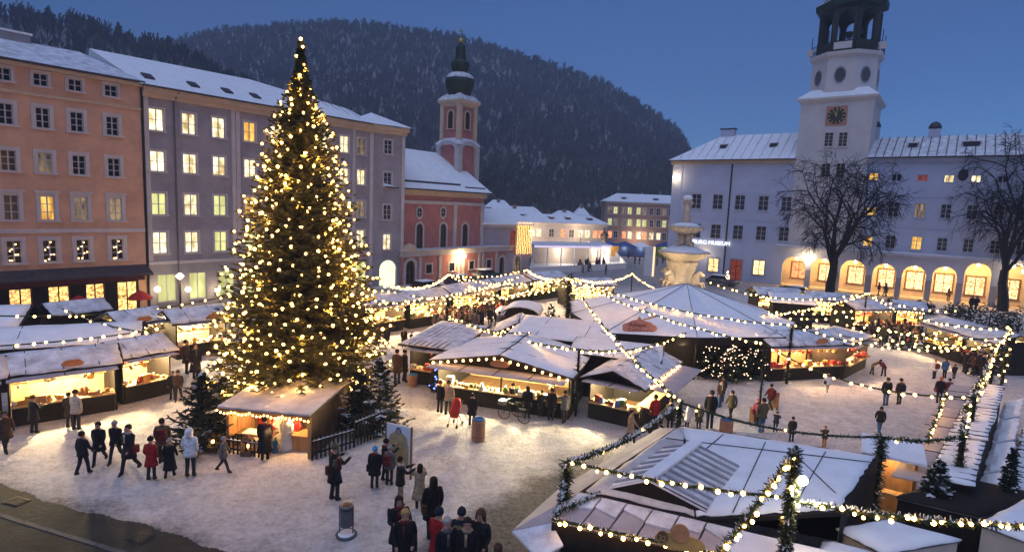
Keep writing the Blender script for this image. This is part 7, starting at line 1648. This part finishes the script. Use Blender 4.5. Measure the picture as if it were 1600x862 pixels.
# bicycle
q = gp(802, 658); t = thing('bicycle', 'black bicycle parked in front of the food stall', 'bicycle', q, R_(152)); R = .33
def ring_(x, y0, r, tk, m): 
    b = MB(); b.tube([(x+r*math.cos(k*math.tau/20), y0, R+r*math.sin(k*math.tau/20)) for k in range(21)], tk, 5, cap=False); return b
for x in (-.53, .53):
    wv = ring_(x, 0, R-.02, .02, 0).build('wheel', 'rubber', t); b = MB()
    for k in range(10): a_ = k*math.tau/10; b.bar((x, 0, R), (x+(R-.03)*math.cos(a_), 0, R+(R-.03)*math.sin(a_)), .006)
    b.build('spokes', 'grey_metal', wv)
b = MB(); bb = (-.08, 0, .28); st_ = (-.2, 0, .82); hd = (.36, 0, .86)
for p, q2 in ((bb, st_), (bb, (.40, 0, .66)), (st_, hd), (bb, (-.53, 0, R)), (st_, (-.53, 0, R))): b.tube([p, q2], .018, 6)
b.tube([(.53, 0, R), (.40, 0, .66), (.34, 0, .98)], .018, 6); b.build('frame', 'dark_metal', t)
b = MB(); b.tube([(.22, -.28, 1.0), (.34, -.1, 1.0), (.34, .1, 1.0), (.22, .28, 1.0)], .016, 6); b.build('handlebar', 'grey_metal', t); b = MB(); b.tube([(-.2, 0, .82), (-.22, 0, .92)], .015, 6); b.box(-.36, -.07, .92, -.08, .07, .97); b.build('saddle', 'rubber', t)
b = MB(); b.box(.46, -.17, .72, .78, .17, .92); b.build('basket', 'grey_metal', t); b = MB(); b.tube([(-.62, 0, .7), (-.3, 0, .68)], .05, 6); b.build('carrier', 'grey_metal', t)
# red pushchair
q = gp(712, 664); t = thing('pushchair', 'folded tall red pushchair before the food stall', 'pushchair', q, R_(160))
b = MB(); b.tube([(0, .22, .42), (0, .1, .72), (0, -.05, 1.05), (0, -.12, 1.25)], [.16, .23, .22, .12], 10); b.build('seat', 'red_cloth', t, smooth=True)
for x in (-.2, .2): b = MB(); b.tube([(x, .35, .08), (x, .1, .7), (x, -.3, 1.1)], .016, 6); b.build('frame_tube', 'grey_metal', t); b = MB(); b.tube([(x, -.25, .08), (x, .15, .6)], .016, 6); b.build('frame_tube', 'grey_metal', t)
for x in (-.22, .22):
    for y in (-.25, .35): b = MB(); b.tube([(x-.02, y, .08), (x+.02, y, .08)], .08, 10); b.build('wheel', 'rubber', t)
b = MB(); b.tube([(-.2, -.3, 1.1), (.2, -.3, 1.1)], .02, 6); b.build('handle', 'rubber', t)
# parked cars
def car(px, py, rz, label, m_='car_blue', snow=True):
    t = thing('parked_car', label, 'car', gp(px, py), rz, 'parked cars'); b = MB()
    def sec(pts, y0, y1, m2): b.slab([(x, y0, z) for x, z in pts], 1, m2, dz=Vector((0, y1-y0, 0)))
    sec([(-2.1, .35), (-2.15, .75), (-1.9, .95), (-.9, 1.0), (1.1, .98), (1.9, .85), (2.1, .6), (2.1, .35)], -.85, .85, 0); b.build('body', m_, t)
    b = MB(); b.v = [(-1.75, -.8, .98), (1.05, -.8, .98), (1.05, .8, .98), (-1.75, .8, .98), (-1.3, -.65, 1.42), (.3, -.65, 1.42), (.3, .65, 1.42), (-1.3, .65, 1.42)]; b.f = [(0, 1, 5, 4), (1, 2, 6, 5), (2, 3, 7, 6), (3, 0, 4, 7), (4, 5, 6, 7)]; b.m = [0]*5; b.build('cabin', 'glass_dark', t)
    b = MB(); b.slab([(-1.35, -.68, 1.50), (.38, -.68, 1.50), (.38, .68, 1.50), (-1.35, .68, 1.50)], .07); b.build('roof_snow', 'snow' if snow else m_, t)
    for x in (-1.35, 1.35):
        for y in (-.86, .86): b = MB(); b.tube([(x, y-.1, .32), (x, y+.1, .32)], .32, 14); b.build('wheel', 'rubber', t)
    for y in (-.6, .6): b = MB(); b.box(2.06, y-.16, .58, 2.13, y+.16, .74); b.build('headlight', 'glass_blue', t); b = MB(); b.box(-2.16, y-.16, .62, -2.12, y+.16, .78); b.build('tail_light', 'red_cloth', t)
    for s_ in (-1, 1): b = MB(); b.box(-1.2, s_*.855, .5, -.05, s_*.865, .93); b.build('door', m_, t); b = MB(); b.box(0, s_*.855, .5, 1.0, s_*.865, .93); b.build('door', m_, t)
car(668, 458, PC.rz, 'dark car with snowy roof parked before the church door'); car(720, 447, PC.rz, 'second dark car parked before the red church wall'); car(1128, 446, PR.rz, 'dark blue car parked left of the museum door'); car(1252, 466, PR.rz, 'dark car before the first palace arches'); car(760, 437, PC.rz, 'dark car parked near the annex')
# far canopies of the little market at the rink
for i, (x, y, cl, lb) in enumerate(((950, 400, 'goods_gold', 'yellow far stall right of the rink gate'), (975, 401, 'tarp_blue', 'blue far stall canopy, left'), (1000, 402, 'tarp_blue', 'blue far stall canopy, middle'), (1038, 402, 'goods_green', 'green far stall beside the stele'))):
    t = thing('far_stall', lb, 'stall', gp(x, y), R_(-5), 'far stalls'); b = MB(); b.box(-2.2, 0, 0, 2.2, 2, 2.4); b.build('body', cl, t); b = MB(); b.lathe([(3.4, 2.3), (3.3, 2.4), (.3, 3.3)], 4, rot=math.pi/4, c=(0, .6, 0), sy=.6); b.build('canopy', 'snow' if i == 2 else 'tarp_blue', t); light('stall_light', t, (0, -.7, 1.9), 60)
q = gp(942, 408); t = thing('statue', 'dark statue on a pale plinth beside the rink', 'statue', q); b = MB(); b.box(-1, -1, 0, 1, 1, 3.0); b.box(-1.2, -1.2, 3.0, 1.2, 1.2, 3.2); b.build('plinth', 'tarp_white', t); b = MB(); b.tube([(0, 0, 3.2), (.05, 0, 4.2), (0, 0, 5.2), (0, 0, 5.9)], [.55, .45, .55, .2], 9); b.ball((0, 0, 6.2), .3); b.tube([(.4, 0, 5.4), (.8, -.1, 4.9), (.4, -.3, 4.7)], [.18, .14, .1], 6); b.tube([(-.4, 0, 5.4), (-.7, -.1, 4.8), (-.6, -.2, 4.2)], [.18, .14, .1], 6); b.build('figure', 'bronze_dark', t, smooth=True)

# ================================================================== evening haze over the square and the hill
b = MB(); b.box(-412, -66, -5, 412, 912, 230); hz = b.build('haze', 'snow'); tag(hz, kind='stuff'); hz['label'] = 'thin blue evening haze over the square and the hill'
hm = bpy.data.materials.new('haze_air'); hm.use_nodes = True; ht_ = hm.node_tree; ht_.nodes.clear(); ho = ht_.nodes.new('ShaderNodeOutputMaterial'); pv = ht_.nodes.new('ShaderNodeVolumePrincipled')
pv.inputs['Color'].default_value = (.62, .76, 1, 1); pv.inputs['Density'].default_value = .0009; ht_.links.new(pv.outputs[0], ho.inputs['Volume']); hz.data.materials.clear(); hz.data.materials.append(hm)
